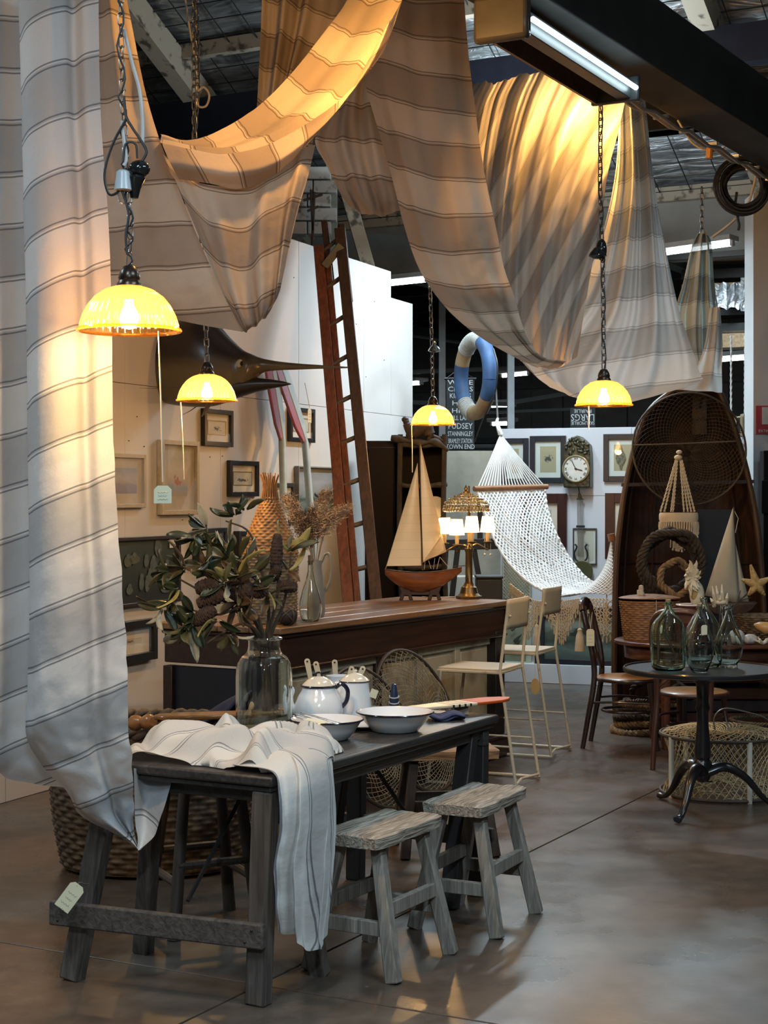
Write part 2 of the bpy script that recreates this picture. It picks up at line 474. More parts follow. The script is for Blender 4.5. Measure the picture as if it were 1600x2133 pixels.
vs_edges = [-18.2, -13.4, -8.58, -3.76, 1.06, 5.9]
us_edges = [14.45, 13.3, 12.15, 11.0, 9.85, 8.7, 7.4, 6.0, 4.4, 2.5, 0]
for a, b in zip(vs_edges[:-1], vs_edges[1:]):
    for c0, c1 in zip(us_edges[:-1], us_edges[1:]):
        rows, uvs = [], []
        for i in range(9):
            u = c0 + (c1 - c0) * i / 8; r_, q_ = [], []
            for j in range(13):
                v = a + (b - a) * j / 12
                sag = -0.06 * math.sin(math.pi * i / 8) * (0.6 + 0.4 * math.sin(9 * v)) + 0.012 * math.sin(23 * v + 3 * u)
                r_.append(uv_pt(u, v, roof_z(u) + 0.02 + sag)); q_.append((v, u))
            rows.append(r_); uvs.append(q_)
        B(MB().grid(rows, uvs), 'foil_sheet', FOIL, roof)
rs_ = UD * 1 + ZD * (-SL)
for v in vs_edges:
    B(MB().bar(uv_pt(14.45, v, roof_z(14.45) - 0.2), uv_pt(1, v, roof_z(1) - 0.2), 0.17, 0.24, up=(0, 0, 1)), 'rafter', CREAM, roof)
for k, u in enumerate(us_edges[:-1]):
    B(MB().bar(uv_pt(u, -17, roof_z(u) - 0.07), uv_pt(u, 5.8, roof_z(u) - 0.07), 0.10, 0.13), 'purlin', BROWN if k in (1, 3) else CREAM, roof)
wire = MB()
for k in range(58):
    u = 14.4 - k * 0.17
    wire.bar(uv_pt(u, -13.4, roof_z(u) - 0.075), uv_pt(u, 1.0, roof_z(u) - 0.075), 0.008, 0.008)
for k in range(50):
    v = -13.2 + k * 0.29
    wire.bar(uv_pt(14.4, v, roof_z(14.4) - 0.08), uv_pt(4.6, v, roof_z(4.6) - 0.08), 0.008, 0.008)
B(wire, 'wire_mesh', M('mesh_wire', (0.05, 0.05, 0.05), 0.5, metal=0.6), roof, smooth=0)
for u in (12.45, 9.2):
    B(MB().bar(uv_pt(u, -17, roof_z(u) - 0.42), uv_pt(u, 5.8, roof_z(u) - 0.42), 0.16, 0.30), 'navy_girder', NAVY, roof)

# bulkhead (boxed gutter beam) and the low dark roof behind it
bulk = struct(B(MB().box(uv_pt(U0 + 0.2, -6, 4.17), (0.4, 24, 0.62), ROTU), 'trim_1', M('grey_white_bulkhead', (0.34, 0.335, 0.31), 0.6, c2=(0.22, 0.22, 0.20), scale=2), bevel=0.005))
tr = struct(B(MB().bar(uv_pt(U0 - 0.05, -18, 3.84), uv_pt(U0 - 0.05, 5.5, 3.84), 0.06, 0.05), 'trim_2', M('dark_conduit', (0.05, 0.05, 0.05), 0.5)))
low = struct_root('ceiling_low', uv_pt(18, -6, 4.4))
B(MB().box(uv_pt(18.7, -6, 4.5), (8.2, 24, 0.06), ROTU), 'roof_lining', M('dim_roof_lining', (0.07, 0.075, 0.07), 0.8), low)
for k in range(6):
    u = 15.2 + k * 1.25
    B(MB().bar(uv_pt(u, -18, 4.22 - 0.05 * (k % 2)), uv_pt(u, 5.8, 4.22 - 0.05 * (k % 2)), 0.14, 0.26), 'joist', DARKB if k % 2 else NAVY, low)
for k, v in enumerate((-13, -10.4, -7.6, -4.9, -2.0)):
    B(MB().bar(uv_pt(14.8, v, 3.95), uv_pt(22.3, v, 3.95), 0.14, 0.2), 'girder', M('green_grey_steel', (0.10, 0.13, 0.12), 0.6), low)
fw = struct_root('wall_far', uv_pt(22.6, -6, 0))
GREY = M('far_cladding', (0.20, 0.22, 0.21), 0.7, c2=(0.13, 0.14, 0.14), scale=3)
for k in range(44):
    v = -17.5 + k * 0.5
    B(MB().box(uv_pt(22.6, v + 0.25, 2.2), (0.05 if k % 2 else 0.09, 0.485, 4.4), ROTU), 'cladding_panel', GREY, fw)
for z in (2.5, 3.3):
    B(MB().bar(uv_pt(22.45, -17, z), uv_pt(22.45, 5, z), 0.06, 0.08), 'cladding_rail', M('dim_steel', (0.12, 0.13, 0.13), 0.5), fw)
cg = struct(B(MB().box(uv_pt(22.2, -6.0, 1.2), (0.1, 22, 2.0), ROTU), 'wall_far_lower', M('far_lower_wall', (0.26, 0.27, 0.26), 0.7)))

# big dark beam with conduits, running away to the right
bm0, bm1 = onz(1305, 190, 3.85), onz(1570, 340, 3.85)
bdir = (bm1 - bm0).normalized(); bnrm = V((bdir.y, -bdir.x, 0))
bb = struct_root('trim_3', bm0)
B(MB().bar(bm0 - bdir * 6.5 + bnrm * 0.16 + ZD * 0.18, bm0 + bdir * 5.2 + bnrm * 0.16 + ZD * 0.18, 0.32, 0.36), 'timber', DARKB, bb, bevel=0.01)
for k, (dx, dz) in enumerate(((-0.02, -0.03), (0.03, -0.045))):
    pts = [bm0 + bdir * (-0.2 + 4.4 * i / 24) + bnrm * dx + ZD * (dz - 0.012 * (i % 3)) for i in range(25)]
    B(MB().tube(pts, 0.011, 6), 'conduit', M('grubby_conduit', (0.36, 0.32, 0.27), 0.5), bb)
for i in range(9):
    p = bm0 + bdir * (0.1 + i * 0.42) + ZD * -0.035
    B(MB().box(p, (0.02, 0.09, 0.02), Matrix.Rotation(math.atan2(bdir.y, bdir.x), 3, 'Z')), 'clip', M('clip_metal', (0.5, 0.48, 0.45), 0.4, metal=0.5), bb)
for (v, c) in ((-1.2, DARKB), (-2.6, NAVY)):
    B(MB().bar(uv_pt(11.2, v - 3.2, 4.35), uv_pt(11.2, v + 4.5, 4.35), 0.2, 0.22), 'cross_timber', c, bb, bevel=0.01)
# strut and brick pier near the ladder head
st = struct(B(MB().bar(at(703, 330, 14.6), at(768, 560, 14.6), 0.12, 0.16, up=(0, 1, 0)), 'trim_4', CREAM, bevel=0.004))
st2 = struct(B(MB().box((at(691, 470, 14.4) + at(691, 300, 14.4)) / 2, (0.1, 0.1, 1.9)), 'trim_5', M('pale_green_post', (0.21, 0.25, 0.21), 0.6), bevel=0.004))
pier = struct_root('trim_6', at(640, 500, 14.3))
for k in range(5):
    z = at(640, 490, 14.3).z + k * 0.12
    for j in range(2):
        B(MB().box(V((at(640, 500, 14.3).x - 0.1 + j * 0.21 + (0.05 if k % 2 else 0), 14.3, z + 0.05)), (0.2, 0.2, 0.105)), 'brick', M('whitewashed_brick', (0.42, 0.41, 0.38), 0.8, c2=(0.08, 0.07, 0.06), scale=14, p=(0.3, 0.45), bump=0.3), pier, bevel=0.006)
for a, b in (((648, 395), (652, 480)), ((632, 418), (672, 405)), ((640, 440), (664, 430)), ((655, 400), (650, 520))):
    B(MB().tube([at(*a, 14.1), at(*b, 14.1)], 0.012, 6), 'rusty_pipe', M('rust_dark', (0.05, 0.03, 0.02), 0.7), pier)
# posts and cross pipes of the hall behind
POST = M('cool_white_post', (0.52, 0.56, 0.58), 0.5)
for (x0, x1, y0, y1, Y) in ((1057, 1071, 700, 1000, 17.5), (914, 928, 780, 1000, 19.0)):
    a = at((x0 + x1) / 2, y0, Y); b = at((x0 + x1) / 2, y1, Y)
    struct(B(MB().box(V((a.x, Y, 2.0)), ((x1 - x0) / F * Y, 0.12, 4.0)), 'trim_7', POST, bevel=0.003))
pp = struct_root('trim_9', at(960, 800, 20))
for (a, b, r_) in (((850, 775), (1130, 765), 0.03), ((850, 838), (1060, 842), 0.03), ((930, 930), (1090, 928), 0.025), ((862, 700), (1000, 720), 0.02), ((1070, 838), (1300, 800), 0.03), ((1000, 860), (1240, 850), 0.02)):
    B(MB().tube([at(*a, 20), at(*b, 20)], r_, 6), 'pipe', M('dim_pipe', (0.16, 0.17, 0.17), 0.4), pp)
# beige screen behind the dark cabinet, timber loft racks at the right
struct(B(MB().box((at(985, 1060, 16).x, 16, 1.05), (0.75, 0.06, 2.1)), 'wall_middle', M('beige_screen', (0.50, 0.45, 0.35), 0.7, c2=(0.36, 0.33, 0.26), scale=6), bevel=0.003))
lf = struct_root('trim_10', at(1520, 600, 15.5))
RAW = wood('raw_loft_timber', (0.36, 0.25, 0.14), (0.20, 0.13, 0.07), 0.7)
for (y, h, c) in ((538, 0.10, RAW), (575, 0.09, DARKB), (608, 0.12, RAW), (633, 0.07, RAW), (656, 0.06, DARKB), (712, 0.16, RAW), (690, 0.1, DARKB)):
    a = at(1440, y, 15.9); b = at(1600, y - 6, 15.2)
    B(MB().bar(a, b, 0.3, h), 'loft_board', c, lf, bevel=0.003)
B(MB().grid([[at(1490 + 8 * j, 590 + 26 * i + 4 * math.sin(j * 2 + i), 15.1 + 0.05 * math.sin(j * 3.1 + i * 2)) for j in range(10)] for i in range(3)], [[(j * .1, i * .1) for j in range(10)] for i in range(3)]), 'foil_scrap', FOIL, lf)
B(MB().grid([[at(1543 + 4 * j, 578 + 14 * i, 15.05 + 0.04 * math.sin(j * 2.1 + i * 3)) for j in range(8)] for i in range(6)], [[(j * .1, i * .1) for j in range(8)] for i in range(6)]), 'foil_scrap', FOIL, lf)

# ------------------------------------------------------------------ fluorescent battens
TUBE = glow('fluorescent_tube', (0.74, 0.95, 1.0), 7.0)
TUBE_FAR = glow('fluorescent_tube_far', (0.86, 0.97, 1.0), 9.0)
HOUS = M('batten_housing', (0.55, 0.56, 0.55), 0.45)
def batten(a, b, label, tube=TUBE, w=0.11, power=0, wrap=True, group='fluorescent battens along the hall'):
    a, b = V(a), V(b)
    t = thing('fluorescent_batten', label, 'light', (a + b) / 2, 0, group)
    d = (b - a).normalized()
    B(MB().bar(a + ZD * 0.05, b + ZD * 0.05, w, 0.045), 'housing', HOUS, t, bevel=0.004)
    B(MB().tube([a + d * 0.03, b - d * 0.03], 0.016 if wrap else 0.02, 10), 'tube', tube, t)
    for p in (a + d * 0.02, b - d * 0.02):
        B(MB().box(p + ZD * 0.01, (0.03, 0.05, 0.06), Matrix.Rotation(math.atan2(d.y, d.x), 3, 'Z')), 'lamp_holder', HOUS, t, bevel=0.004)
    if power:
        area_light('batten_light', (a + b) / 2 - ZD * 0.03, (0, 0, math.atan2(d.y, d.x)), (b - a).length, 0.08, power, parent=None)
    return t
for i, (x, y, z, a, p) in enumerate(BACK_FILL_BATTENS):
    batten(V((x, y, z)) - UD * 0.72, V((x, y, z)) + UD * 0.72, ('added fill batten over the hammock, hidden by the largest linen swag', 'added fill batten further back under the bulkhead, hidden by the largest linen swag')[i], TUBE_FAR)
for i, (x, y, z, a, p) in enumerate(HALL_BATTENS):
    batten(V((x, y, z)) - UD * 0.72, V((x, y, z)) + UD * 0.72, 'fluorescent batten hung in the hall roof out of the picture', group='battens over the hall around the photographer')
batten(at(806, 592, 15.8), at(893, 583, 15.5), 'bright fluorescent batten behind the top corner of the left white partition', TUBE_FAR, 0.2, 40, False)
batten(at(1380, 528, 14.6), at(1530, 507, 14.2), 'bright fluorescent batten behind the hanging linen bundle at upper right', TUBE_FAR, 0.2, 45, False)
batten(at(1496, 750, 16.5), at(1574, 744, 16.2), 'short bright fluorescent batten low behind the standing boat and books', TUBE_FAR, 0.2, 30, False)
batten(at(1042, 784, 21.5), at(1104, 778, 21.3), 'distant fluorescent batten behind the white post and pale drape', TUBE_FAR, 0.2, 0, False)
batten(at(853, 800, 20.5), at(880, 798, 20.3), 'small distant fluorescent batten above the amber lamp near the dark cabinet', TUBE_FAR, 0.2, 0, False)
batten(at(1020, 846, 21), at(1075, 844, 20.8), 'distant fluorescent batten beside the lifebuoy above the hammock tie', TUBE_FAR, 0.2, 0, False)
batten(at(1022, 884, 21), at(1072, 882, 20.8), 'lowest distant fluorescent batten, just above the hammock cords', TUBE_FAR, 0.2, 0, False)
# the big twin-reflector batten hung beside the dark beam
ba, bbp = onz(1072, 38, 3.73), onz(1300, 186, 3.73)
bd = (bbp - ba).normalized(); bn = V((bd.y, -bd.x, 0))
t = thing('reflector_batten', 'large fluorescent batten with wood-toned reflector hung beside the dark roof beam', 'light', (ba + bbp) / 2)
B(MB().bar(ba, bbp, 0.07, 0.10), 'housing', M('batten_dark_body', (0.05, 0.055, 0.06), 0.35), t, bevel=0.004)
B(MB().prism([(-0.16, -0.06), (-0.15, 0.075), (-0.02, 0.075), (-0.02, 0.06), (-0.13, 0.055), (-0.145, -0.06)], (bbp - ba).length, (ba + bbp) / 2, bn, ZD), 'reflector', wood('reflector_brown', (0.20, 0.12, 0.07), (0.10, 0.06, 0.035), 0.35), t)
B(MB().box(ba - bd * 0.02 - bn * 0.05 + ZD * 0.0, (0.06, 0.26, 0.2), Matrix.Rotation(math.atan2(bd.y, bd.x), 3, 'Z')), 'end_cap', M('clear_grey_plastic', (0.06, 0.055, 0.048), 0.25, spec=.3), t, bevel=0.02)
B(MB().box(bbp + bd * 0.01 - bn * 0.05, (0.03, 0.26, 0.13), Matrix.Rotation(math.atan2(bd.y, bd.x), 3, 'Z')), 'end_plate', M('batten_dark_body', (0.05, 0.055, 0.06)), t, bevel=0.008)
B(MB().tube([ba + bd * 0.05 + bn * 0.065 + ZD * 0.0, bbp - bd * 0.0 + bn * 0.065], 0.013, 10), 'tube', TUBE, t)
area_light('batten_light', (ba + bbp) / 2 + bn * 0.12 - ZD * 0.02, (R(-50), 0, math.atan2(bd.y, bd.x)), (bbp - ba).length, 0.05, 26)
# ------------------------------------------------------------------ draped striped linen
LIN = linen('striped_linen', (0.56, 0.48, 0.39), (0.375, 0.31, 0.25), (0.14, 0.105, 0.08), transl=0.42, clearness=0.0)
LIN2 = linen('striped_linen_pale', (0.575, 0.59, 0.60), (0.42, 0.435, 0.45), (0.12, 0.13, 0.15), transl=0.25, clearness=0.0)
LIN3 = linen('striped_linen_sheer', (0.58, 0.54, 0.48), (0.36, 0.335, 0.305), (0.26, 0.235, 0.20), transl=0.5, clearness=0.0)
def rowpx(*pts): return [at(*p) for p in pts]
def folds(amp, k, ph=0.0, k2=None, amp2=None, dirv=(0, -1, 0), grow=None, wr=0.006, ws=9.0):
    dv = V(dirv)
    def f(u, v, p):
        a = amp * math.sin(2 * math.pi * (k * u) + ph + 1.2 * math.sin(3 * v))
        if k2: a += (amp2 or amp * 0.5) * math.sin(2 * math.pi * k2 * u + ph * 2.3 + 2 * v)
        if grow: a *= grow(u, v)
        a += wr * noise.noise(p * ws) + wr * 0.6 * noise.noise(p * ws * 2.7)
        return dv * a
    return f

# tall pale drape at the left, falling to the table
t = thing('linen_drape', 'tall pale striped linen drape hanging beside the big front lamp down to the table', 'drape', at(150, 1650, 5.4))
def d1row(y, xl, xr, Y=5.3):
    w = xr - xl
    return rowpx((xl, y, Y + 0.10), (xl + w * .10, y, Y), (xl + w * .32, y, Y - .035), (xl + w * .56, y, Y - .01), (xl + w * .68, y, Y + .045), (xl + w * .82, y, Y + .02), (xr, y, Y + .04))
rows = [d1row(*a) for a in ((-70, 36, 205), (60, 40, 206), (240, 45, 210), (480, 50, 227), (690, 55, 233), (900, 57, 236), (1100, 60, 246), (1240, 62, 256), (1360, 60, 264), (1460, 57, 267), (1540, 58, 271, 5.33), (1600, 92, 275, 5.37), (1650, 140, 277, 5.42), (1695, 165, 278, 5.46), (1735, 235, 279, 5.47), (1768, 287, 292, 5.48))]
def crumple(u, v, p):
    k = max(0.0, min(1.0, (v - 0.42) / 0.3))
    e = max(0.0, (u - 0.8) / 0.2)
    a = 0.002 + 0.010 * k + 0.006 * e * max(0.0, min(1.0, (v - .3) / .15))
    return V((noise.noise(p * 13 + V((9, 0, 0))) * a * 0.5, -a * (noise.noise(p * 10) + 0.7 * noise.noise(p * 23)), 0))
B(loft(rows, 40, 150, crumple, uvmode='z', shear=-0.42), 'front_panel', LIN2, t, smooth=180)
rows = [rowpx((-140, y, Y + .1), (-60, y + dy * .3, Y), (-10, y + dy * .6, Y - 0.02), (30, y + dy * .8, Y + .05), (xr, y + dy, Y + .12)) for (y, dy, xr, Y) in ((-70, 0, 70, 5.45), (300, 0, 72, 5.45), (800, 0, 75, 5.45), (1200, 0, 80, 5.45), (1380, 10, 100, 5.45), (1470, 40, 120, 5.47), (1520, 90, 150, 5.5), (1545, 100, 165, 5.55))]
B(loft(rows, 30, 110, crumple, uvmode='z', shear=-0.42, voff=0.06), 'side_panel', LIN2, t, smooth=180)
rows = [rowpx((279, 1600, 5.5), (300, 1604, 5.58), (330, 1610, 5.58), (361, 1616, 5.52)), rowpx((280, 1650, 5.5), (300, 1670, 5.56), (322, 1668, 5.54), (350, 1655, 5.50)), rowpx((281, 1700, 5.49), (296, 1730, 5.52), (312, 1722, 5.52), (338, 1700, 5.49)), rowpx((286, 1745, 5.48), (294, 1766, 5.49), (304, 1758, 5.49), (322, 1737, 5.48)), rowpx((288, 1766, 5.48), (291, 1770, 5.48), (296, 1766, 5.48), (305, 1758, 5.48))]
B(loft(rows, 16, 26, crumple, uvmode='z', shear=0.5), 'turned_tail', LIN2, t, smooth=180)

# second drape: tan swag behind the front lamp
t = thing('linen_swag', 'tan striped linen swag behind the big front lamp, ending in a point', 'drape', at(350, 690, 6.7))
rows = [rowpx((190, -70, 6.7), (220, -70, 6.62), (252, -70, 6.7)), rowpx((190, 60, 6.7), (235, 62, 6.62), (277, 62, 6.7)), rowpx((195, 190, 6.7), (250, 192, 6.62), (303, 190, 6.66)), rowpx((195, 290, 6.7), (265, 295, 6.6), (333, 292, 6.62)),
        rowpx((200, 400, 6.7), (285, 408, 6.6), (375, 400, 6.58)), rowpx((200, 470, 6.7), (300, 482, 6.58), (403, 472, 6.55)), rowpx((205, 560, 6.7), (320, 570, 6.58), (442, 562, 6.52)), rowpx((215, 610, 6.72), (340, 625, 6.6), (468, 618, 6.52)), rowpx((230, 642, 6.75), (372, 668, 6.65), (506, 692, 6.52))]
B(loft(rows, 30, 80, folds(0.012, 2.2, 0.6), uvmode='z', shear=-0.02, voff=0.03), 'cloth', LIN, t, smooth=180)

# third: the sling that comes down from upper right, lamp-lit inside, and fans out to the point
t = thing('linen_sling', 'amber-lit linen sling sweeping from the roof down to a fanned fold', 'drape', at(520, 690, 6.7))
rows = [rowpx((740, -70, 7.3), (800, -66, 7.15), (856, -70, 7.0)), rowpx((724, 0, 7.25), (782, 6, 7.1), (838, 0, 6.95)), rowpx((662, 88, 7.15), (730, 102, 7.02), (797, 108, 6.88)), rowpx((602, 163, 7.08), (665, 185, 6.95), (722, 196, 6.8)),
        rowpx((545, 220, 7.0), (600, 245, 6.88), (652, 250, 6.74)), rowpx((480, 265, 6.9), (520, 290, 6.85), (560, 301, 6.7)), rowpx((400, 297, 6.75), (438, 312, 6.72), (470, 322, 6.62)), rowpx((334, 284, 6.62), (336, 292, 6.6), (340, 302, 6.56))]
B(loft(rows, 16, 70, folds(0.018, 1.5, 0.3, 4, .006, dirv=(0.3, -0.6, 0.5))), 'upper_face', LIN, t, smooth=180)
rows = [rowpx((838, 2, 6.95), (815, 40, 6.87), (800, 62, 6.92)), rowpx((797, 108, 6.87), (775, 130, 6.8), (755, 146, 6.86)), rowpx((722, 196, 6.79), (715, 215, 6.72), (700, 228, 6.82)), rowpx((652, 250, 6.73), (655, 280, 6.7), (640, 300, 6.8)),
        rowpx((560, 301, 6.69), (575, 335, 6.58), (575, 362, 6.66)), rowpx((470, 322, 6.6), (490, 355, 6.5), (500, 392, 6.56)), rowpx((400, 312, 6.58), (420, 345, 6.5), (440, 382, 6.54)), rowpx((338, 300, 6.56), (350, 330, 6.5), (372, 372, 6.54))]
B(loft(rows, 14, 60, folds(0.01, 1.5, 1.0)), 'lower_face', LIN, t, smooth=180)
rows = [rowpx((338, 318, 6.60), (410, 378, 6.58), (500, 388, 6.60), (575, 358, 6.68), (625, 315, 6.75), (657, 300, 6.8)), rowpx((372, 390, 6.58), (432, 440, 6.53), (505, 445, 6.55), (565, 405, 6.6), (615, 375, 6.66), (640, 370, 6.7)),
        rowpx((410, 480, 6.55), (455, 515, 6.5), (510, 520, 6.5), (560, 475, 6.55), (600, 450, 6.6), (618, 445, 6.64)), rowpx((455, 590, 6.52), (480, 605, 6.48), (520, 600, 6.48), (560, 570, 6.5), (585, 555, 6.54), (594, 550, 6.58)), rowpx((490, 660, 6.5), (505, 672, 6.46), (530, 662, 6.46), (556, 640, 6.48), (575, 620, 6.5), (580, 608, 6.55)), rowpx((506, 692, 6.5), (514, 690, 6.5), (530, 680, 6.5), (545, 668, 6.5), (556, 655, 6.5), (562, 640, 6.52))]
B(loft(rows, 50, 60, folds(0.035, 3.6, 0.8, 7.3, 0.012, grow=lambda u, v: 0.35 + 0.9 * v if v < .8 else 0.9), shear=-0.1), 'fan_fold', LIN, t, smooth=180)

# fourth: gathered fall behind the sling
t = thing('linen_drape', 'brown gathered linen fall behind the amber sling at top centre', 'drape', at(610, 330, 8.3))
rows = [rowpx((548, -70, 8.3), (600, -70, 8.2), (660, -70, 8.3), (760, -70, 8.2)), rowpx((546, 60, 8.3), (590, 62, 8.2), (640, 60, 8.25), (740, 58, 8.2)), rowpx((540, 180, 8.3), (575, 184, 8.2), (610, 180, 8.25), (690, 176, 8.2)), rowpx((536, 260, 8.3), (565, 264, 8.2), (595, 260, 8.25), (660, 256, 8.2)), rowpx((540, 330, 8.3), (570, 335, 8.2), (600, 330, 8.25), (650, 326, 8.2))]
B(loft(rows, 40, 50, folds(0.05, 3.2, 0.5, 6.5, 0.02), uvmode='z', shear=0.25), 'cloth', LIN, t, smooth=180)

# fifth: short swag between the sling and the big centre swag
t = thing('linen_swag', 'short brown linen swag with a scooped hem between the two large slings', 'drape', at(760, 445, 7.9))
rows = [rowpx((700, 180, 7.9), (740, 160, 7.8), (790, 130, 7.8)), rowpx((672, 250, 7.85), (730, 240, 7.75), (805, 215, 7.75)), rowpx((657, 300, 7.8), (735, 300, 7.7), (822, 290, 7.72)), rowpx((682, 350, 7.8), (750, 360, 7.68), (832, 355, 7.7)), rowpx((706, 400, 7.8), (768, 412, 7.68), (840, 405, 7.7)), rowpx((728, 432, 7.85), (780, 450, 7.75), (845, 438, 7.75))]
B(loft(rows, 36, 40, folds(0.03, 2.6, 0.2, 5.5, 0.012), uvmode='z', shear=0.12), 'cloth', LIN, t, smooth=180)

# sixth: the big centre swag, front fall, trough and gathered rear rise
t = thing('linen_swag', 'largest linen swag, front fall and gathered amber-lit rear hung from the batten', 'drape', at(1140, 765, 8.4))
rows = [rowpx((742, -70, 7.75), (800, -74, 7.65), (880, -70, 7.6), (962, -78, 7.65)), rowpx((745, 60, 7.7), (805, 68, 7.6), (890, 92, 7.55), (975, 96, 7.6)), rowpx((760, 170, 7.65), (812, 190, 7.55), (900, 212, 7.5), (990, 222, 7.55)), rowpx((792, 285, 7.62), (840, 300, 7.5), (920, 318, 7.45), (1003, 320, 7.48)), rowpx((816, 368, 7.62), (860, 385, 7.48), (940, 402, 7.42), (1018, 402, 7.48)),
        rowpx((842, 470, 7.64), (885, 486, 7.5), (960, 492, 7.44), (1036, 485, 7.5)), rowpx((868, 548, 7.7), (910, 560, 7.55), (980, 562, 7.5), (1050, 556, 7.54)), rowpx((900, 604, 7.75), (945, 618, 7.6), (1010, 622, 7.55), (1072, 618, 7.55)), rowpx((945, 658, 7.9), (985, 668, 7.75), (1035, 672, 7.7), (1086, 668, 7.7)), rowpx((1005, 706, 8.1), (1035, 710, 7.95), (1070, 710, 7.85), (1102, 708, 7.85)),
        rowpx((1080, 748, 8.4), (1098, 752, 8.25), (1116, 750, 8.15), (1130, 742, 8.1)), rowpx((1140, 768, 8.7), (1152, 768, 8.6), (1166, 764, 8.5), (1180, 752, 8.4))]
front = loft(rows, 44, 120, folds(0.022, 2.4, 2.0, 5.2, 0.008, grow=lambda u, v: 0.5 + 0.7 * v), cxu=0.6)
B(front, 'front_fall', LIN, t, smooth=180)
rows = [rowpx((1085, 752, 8.6), (1120, 765, 8.65), (1160, 768, 8.8), (1205, 742, 9.0)), rowpx((1050, 690, 8.8), (1100, 705, 8.9), (1160, 690, 9.05), (1216, 660, 9.2)), rowpx((1028, 600, 9.0), (1085, 610, 9.1), (1155, 590, 9.2), (1232, 560, 9.3)), rowpx((1010, 500, 9.2), (1075, 500, 9.25), (1155, 480, 9.35), (1250, 455, 9.42)), rowpx((995, 400, 9.3), (1070, 392, 9.35), (1160, 370, 9.42), (1270, 350, 9.48)),
        rowpx((985, 300, 9.4), (1070, 290, 9.42), (1170, 268, 9.46), (1292, 262, 9.5)), rowpx((980, 220, 9.45), (1072, 205, 9.45), (1180, 190, 9.48), (1304, 205, 9.5)), rowpx((980, 178, 9.5), (1072, 162, 9.5), (1180, 140, 9.5), (1312, 165, 9.5))]
def gath(u, v, p):
    d = u + 0.55 * (1 - v)                     # folds run diagonally down to the left
    a = 0.045 * math.sin(2 * math.pi * 3.1 * d + 0.6) + 0.022 * math.sin(2 * math.pi * 7.7 * d + 2 * v) + (0.012 + 0.01 * v) * math.sin(2 * math.pi * 19 * d + 5 * u) * max(0, v - .3) * 1.6 * max(0, 1 - u * 1.1)
    return V((0, -1, 0)) * (a * (0.35 + 0.65 * min(1, v * 2)) + 0.006 * noise.noise(p * 11))
B(loft(rows, 110, 90, gath, shear=-1.5), 'gathered_rear', LIN3, t, smooth=180)

# seventh: pale drape at the right, swagging low behind the right lamp
t = thing('linen_drape', 'pale sheer linen drape swagging low behind the right-hand lamp', 'drape', at(1280, 840, 10))
rows = [rowpx((1288, 150, 9.7), (1310, 160, 9.65), (1345, 180, 9.7)), rowpx((1280, 350, 9.75), (1325, 365, 9.7), (1368, 378, 9.75)), rowpx((1245, 510, 9.8), (1320, 530, 9.75), (1396, 540, 9.85)), rowpx((1195, 620, 9.85), (1310, 650, 9.8), (1421, 655, 9.95)), rowpx((1120, 690, 9.95), (1285, 735, 9.85), (1446, 735, 10.1)),
        rowpx((1078, 735, 10.0), (1265, 790, 9.9), (1458, 778, 10.25)), rowpx((1108, 778, 10.1), (1260, 826, 9.98), (1462, 790, 10.35)), rowpx((1140, 802, 10.25), (1262, 845, 10.1), (1452, 800, 10.45))]
def sheer(u, v, p):
    a = 0.06 * math.sin(2 * math.pi * (2.6 * u + 0.35 * v) + 1) + 0.03 * math.sin(2 * math.pi * (5.6 * u + .5 * v)) + 0.012 * math.sin(2 * math.pi * 11 * u + 3 * v)
    return V((0, -1, 0)) * (a + 0.006 * noise.noise(p * 9))
LIN7 = linen('striped_linen_backlit', (0.70, 0.71, 0.69), (0.50, 0.51, 0.50), (0.34, 0.34, 0.33), transl=0.55, clearness=0.0)  # fluorescent backlight put into the colour: paler and cooler than the other linen
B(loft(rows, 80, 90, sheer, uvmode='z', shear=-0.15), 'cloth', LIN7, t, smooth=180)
rows = [rowpx((1478, 640, 10.9), (1490, 640, 10.85), (1500, 640, 10.9)), rowpx((1466, 720, 10.8), (1486, 720, 10.72), (1504, 720, 10.8)), rowpx((1440, 780, 10.6), (1478, 788, 10.55), (1502, 770, 10.7)), rowpx((1400, 812, 10.5), (1470, 815, 10.5), (1504, 818, 10.7))]
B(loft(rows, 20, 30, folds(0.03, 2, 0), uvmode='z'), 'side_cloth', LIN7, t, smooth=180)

# eighth: bundle hung on a chain at far right
t = thing('linen_bundle', 'grey-green linen bundle gathered on a chain before the right fluorescent light', 'drape', at(1460, 800, 11.2))
rows = [rowpx((1452, 487, 11.2), (1462, 485, 11.1), (1474, 488, 11.2)), rowpx((1438, 515, 11.2), (1462, 515, 11.05), (1482, 512, 11.2)), rowpx((1420, 590, 11.2), (1460, 600, 11.0), (1487, 590, 11.2)), rowpx((1404, 655, 11.2), (1460, 670, 11.0), (1497, 650, 11.2)), rowpx((1420, 720, 11.2), (1462, 745, 11.02), (1503, 690, 11.2)), rowpx((1450, 765, 11.15), (1475, 785, 11.05), (1498, 745, 11.2)), rowpx((1468, 782, 11.15), (1480, 790, 11.1), (1488, 778, 11.15))]
def bund(u, v, p):
    return V((0, -1, 0)) * (0.05 * math.sin(2 * math.pi * 2.8 * u + 1) + 0.03 * math.sin(2 * math.pi * 6.1 * u + 2 * v))
B(loft(rows, 50, 50, bund, uvmode='z'), 'cloth', linen('striped_linen_green', (0.50, 0.53, 0.48), (0.30, 0.32, 0.30), (0.24, 0.25, 0.24), transl=0.35, clearness=0.06), t, smooth=180)
CHAINM = M('chain_steel', (0.22, 0.21, 0.195), 0.35, metal=0.85)
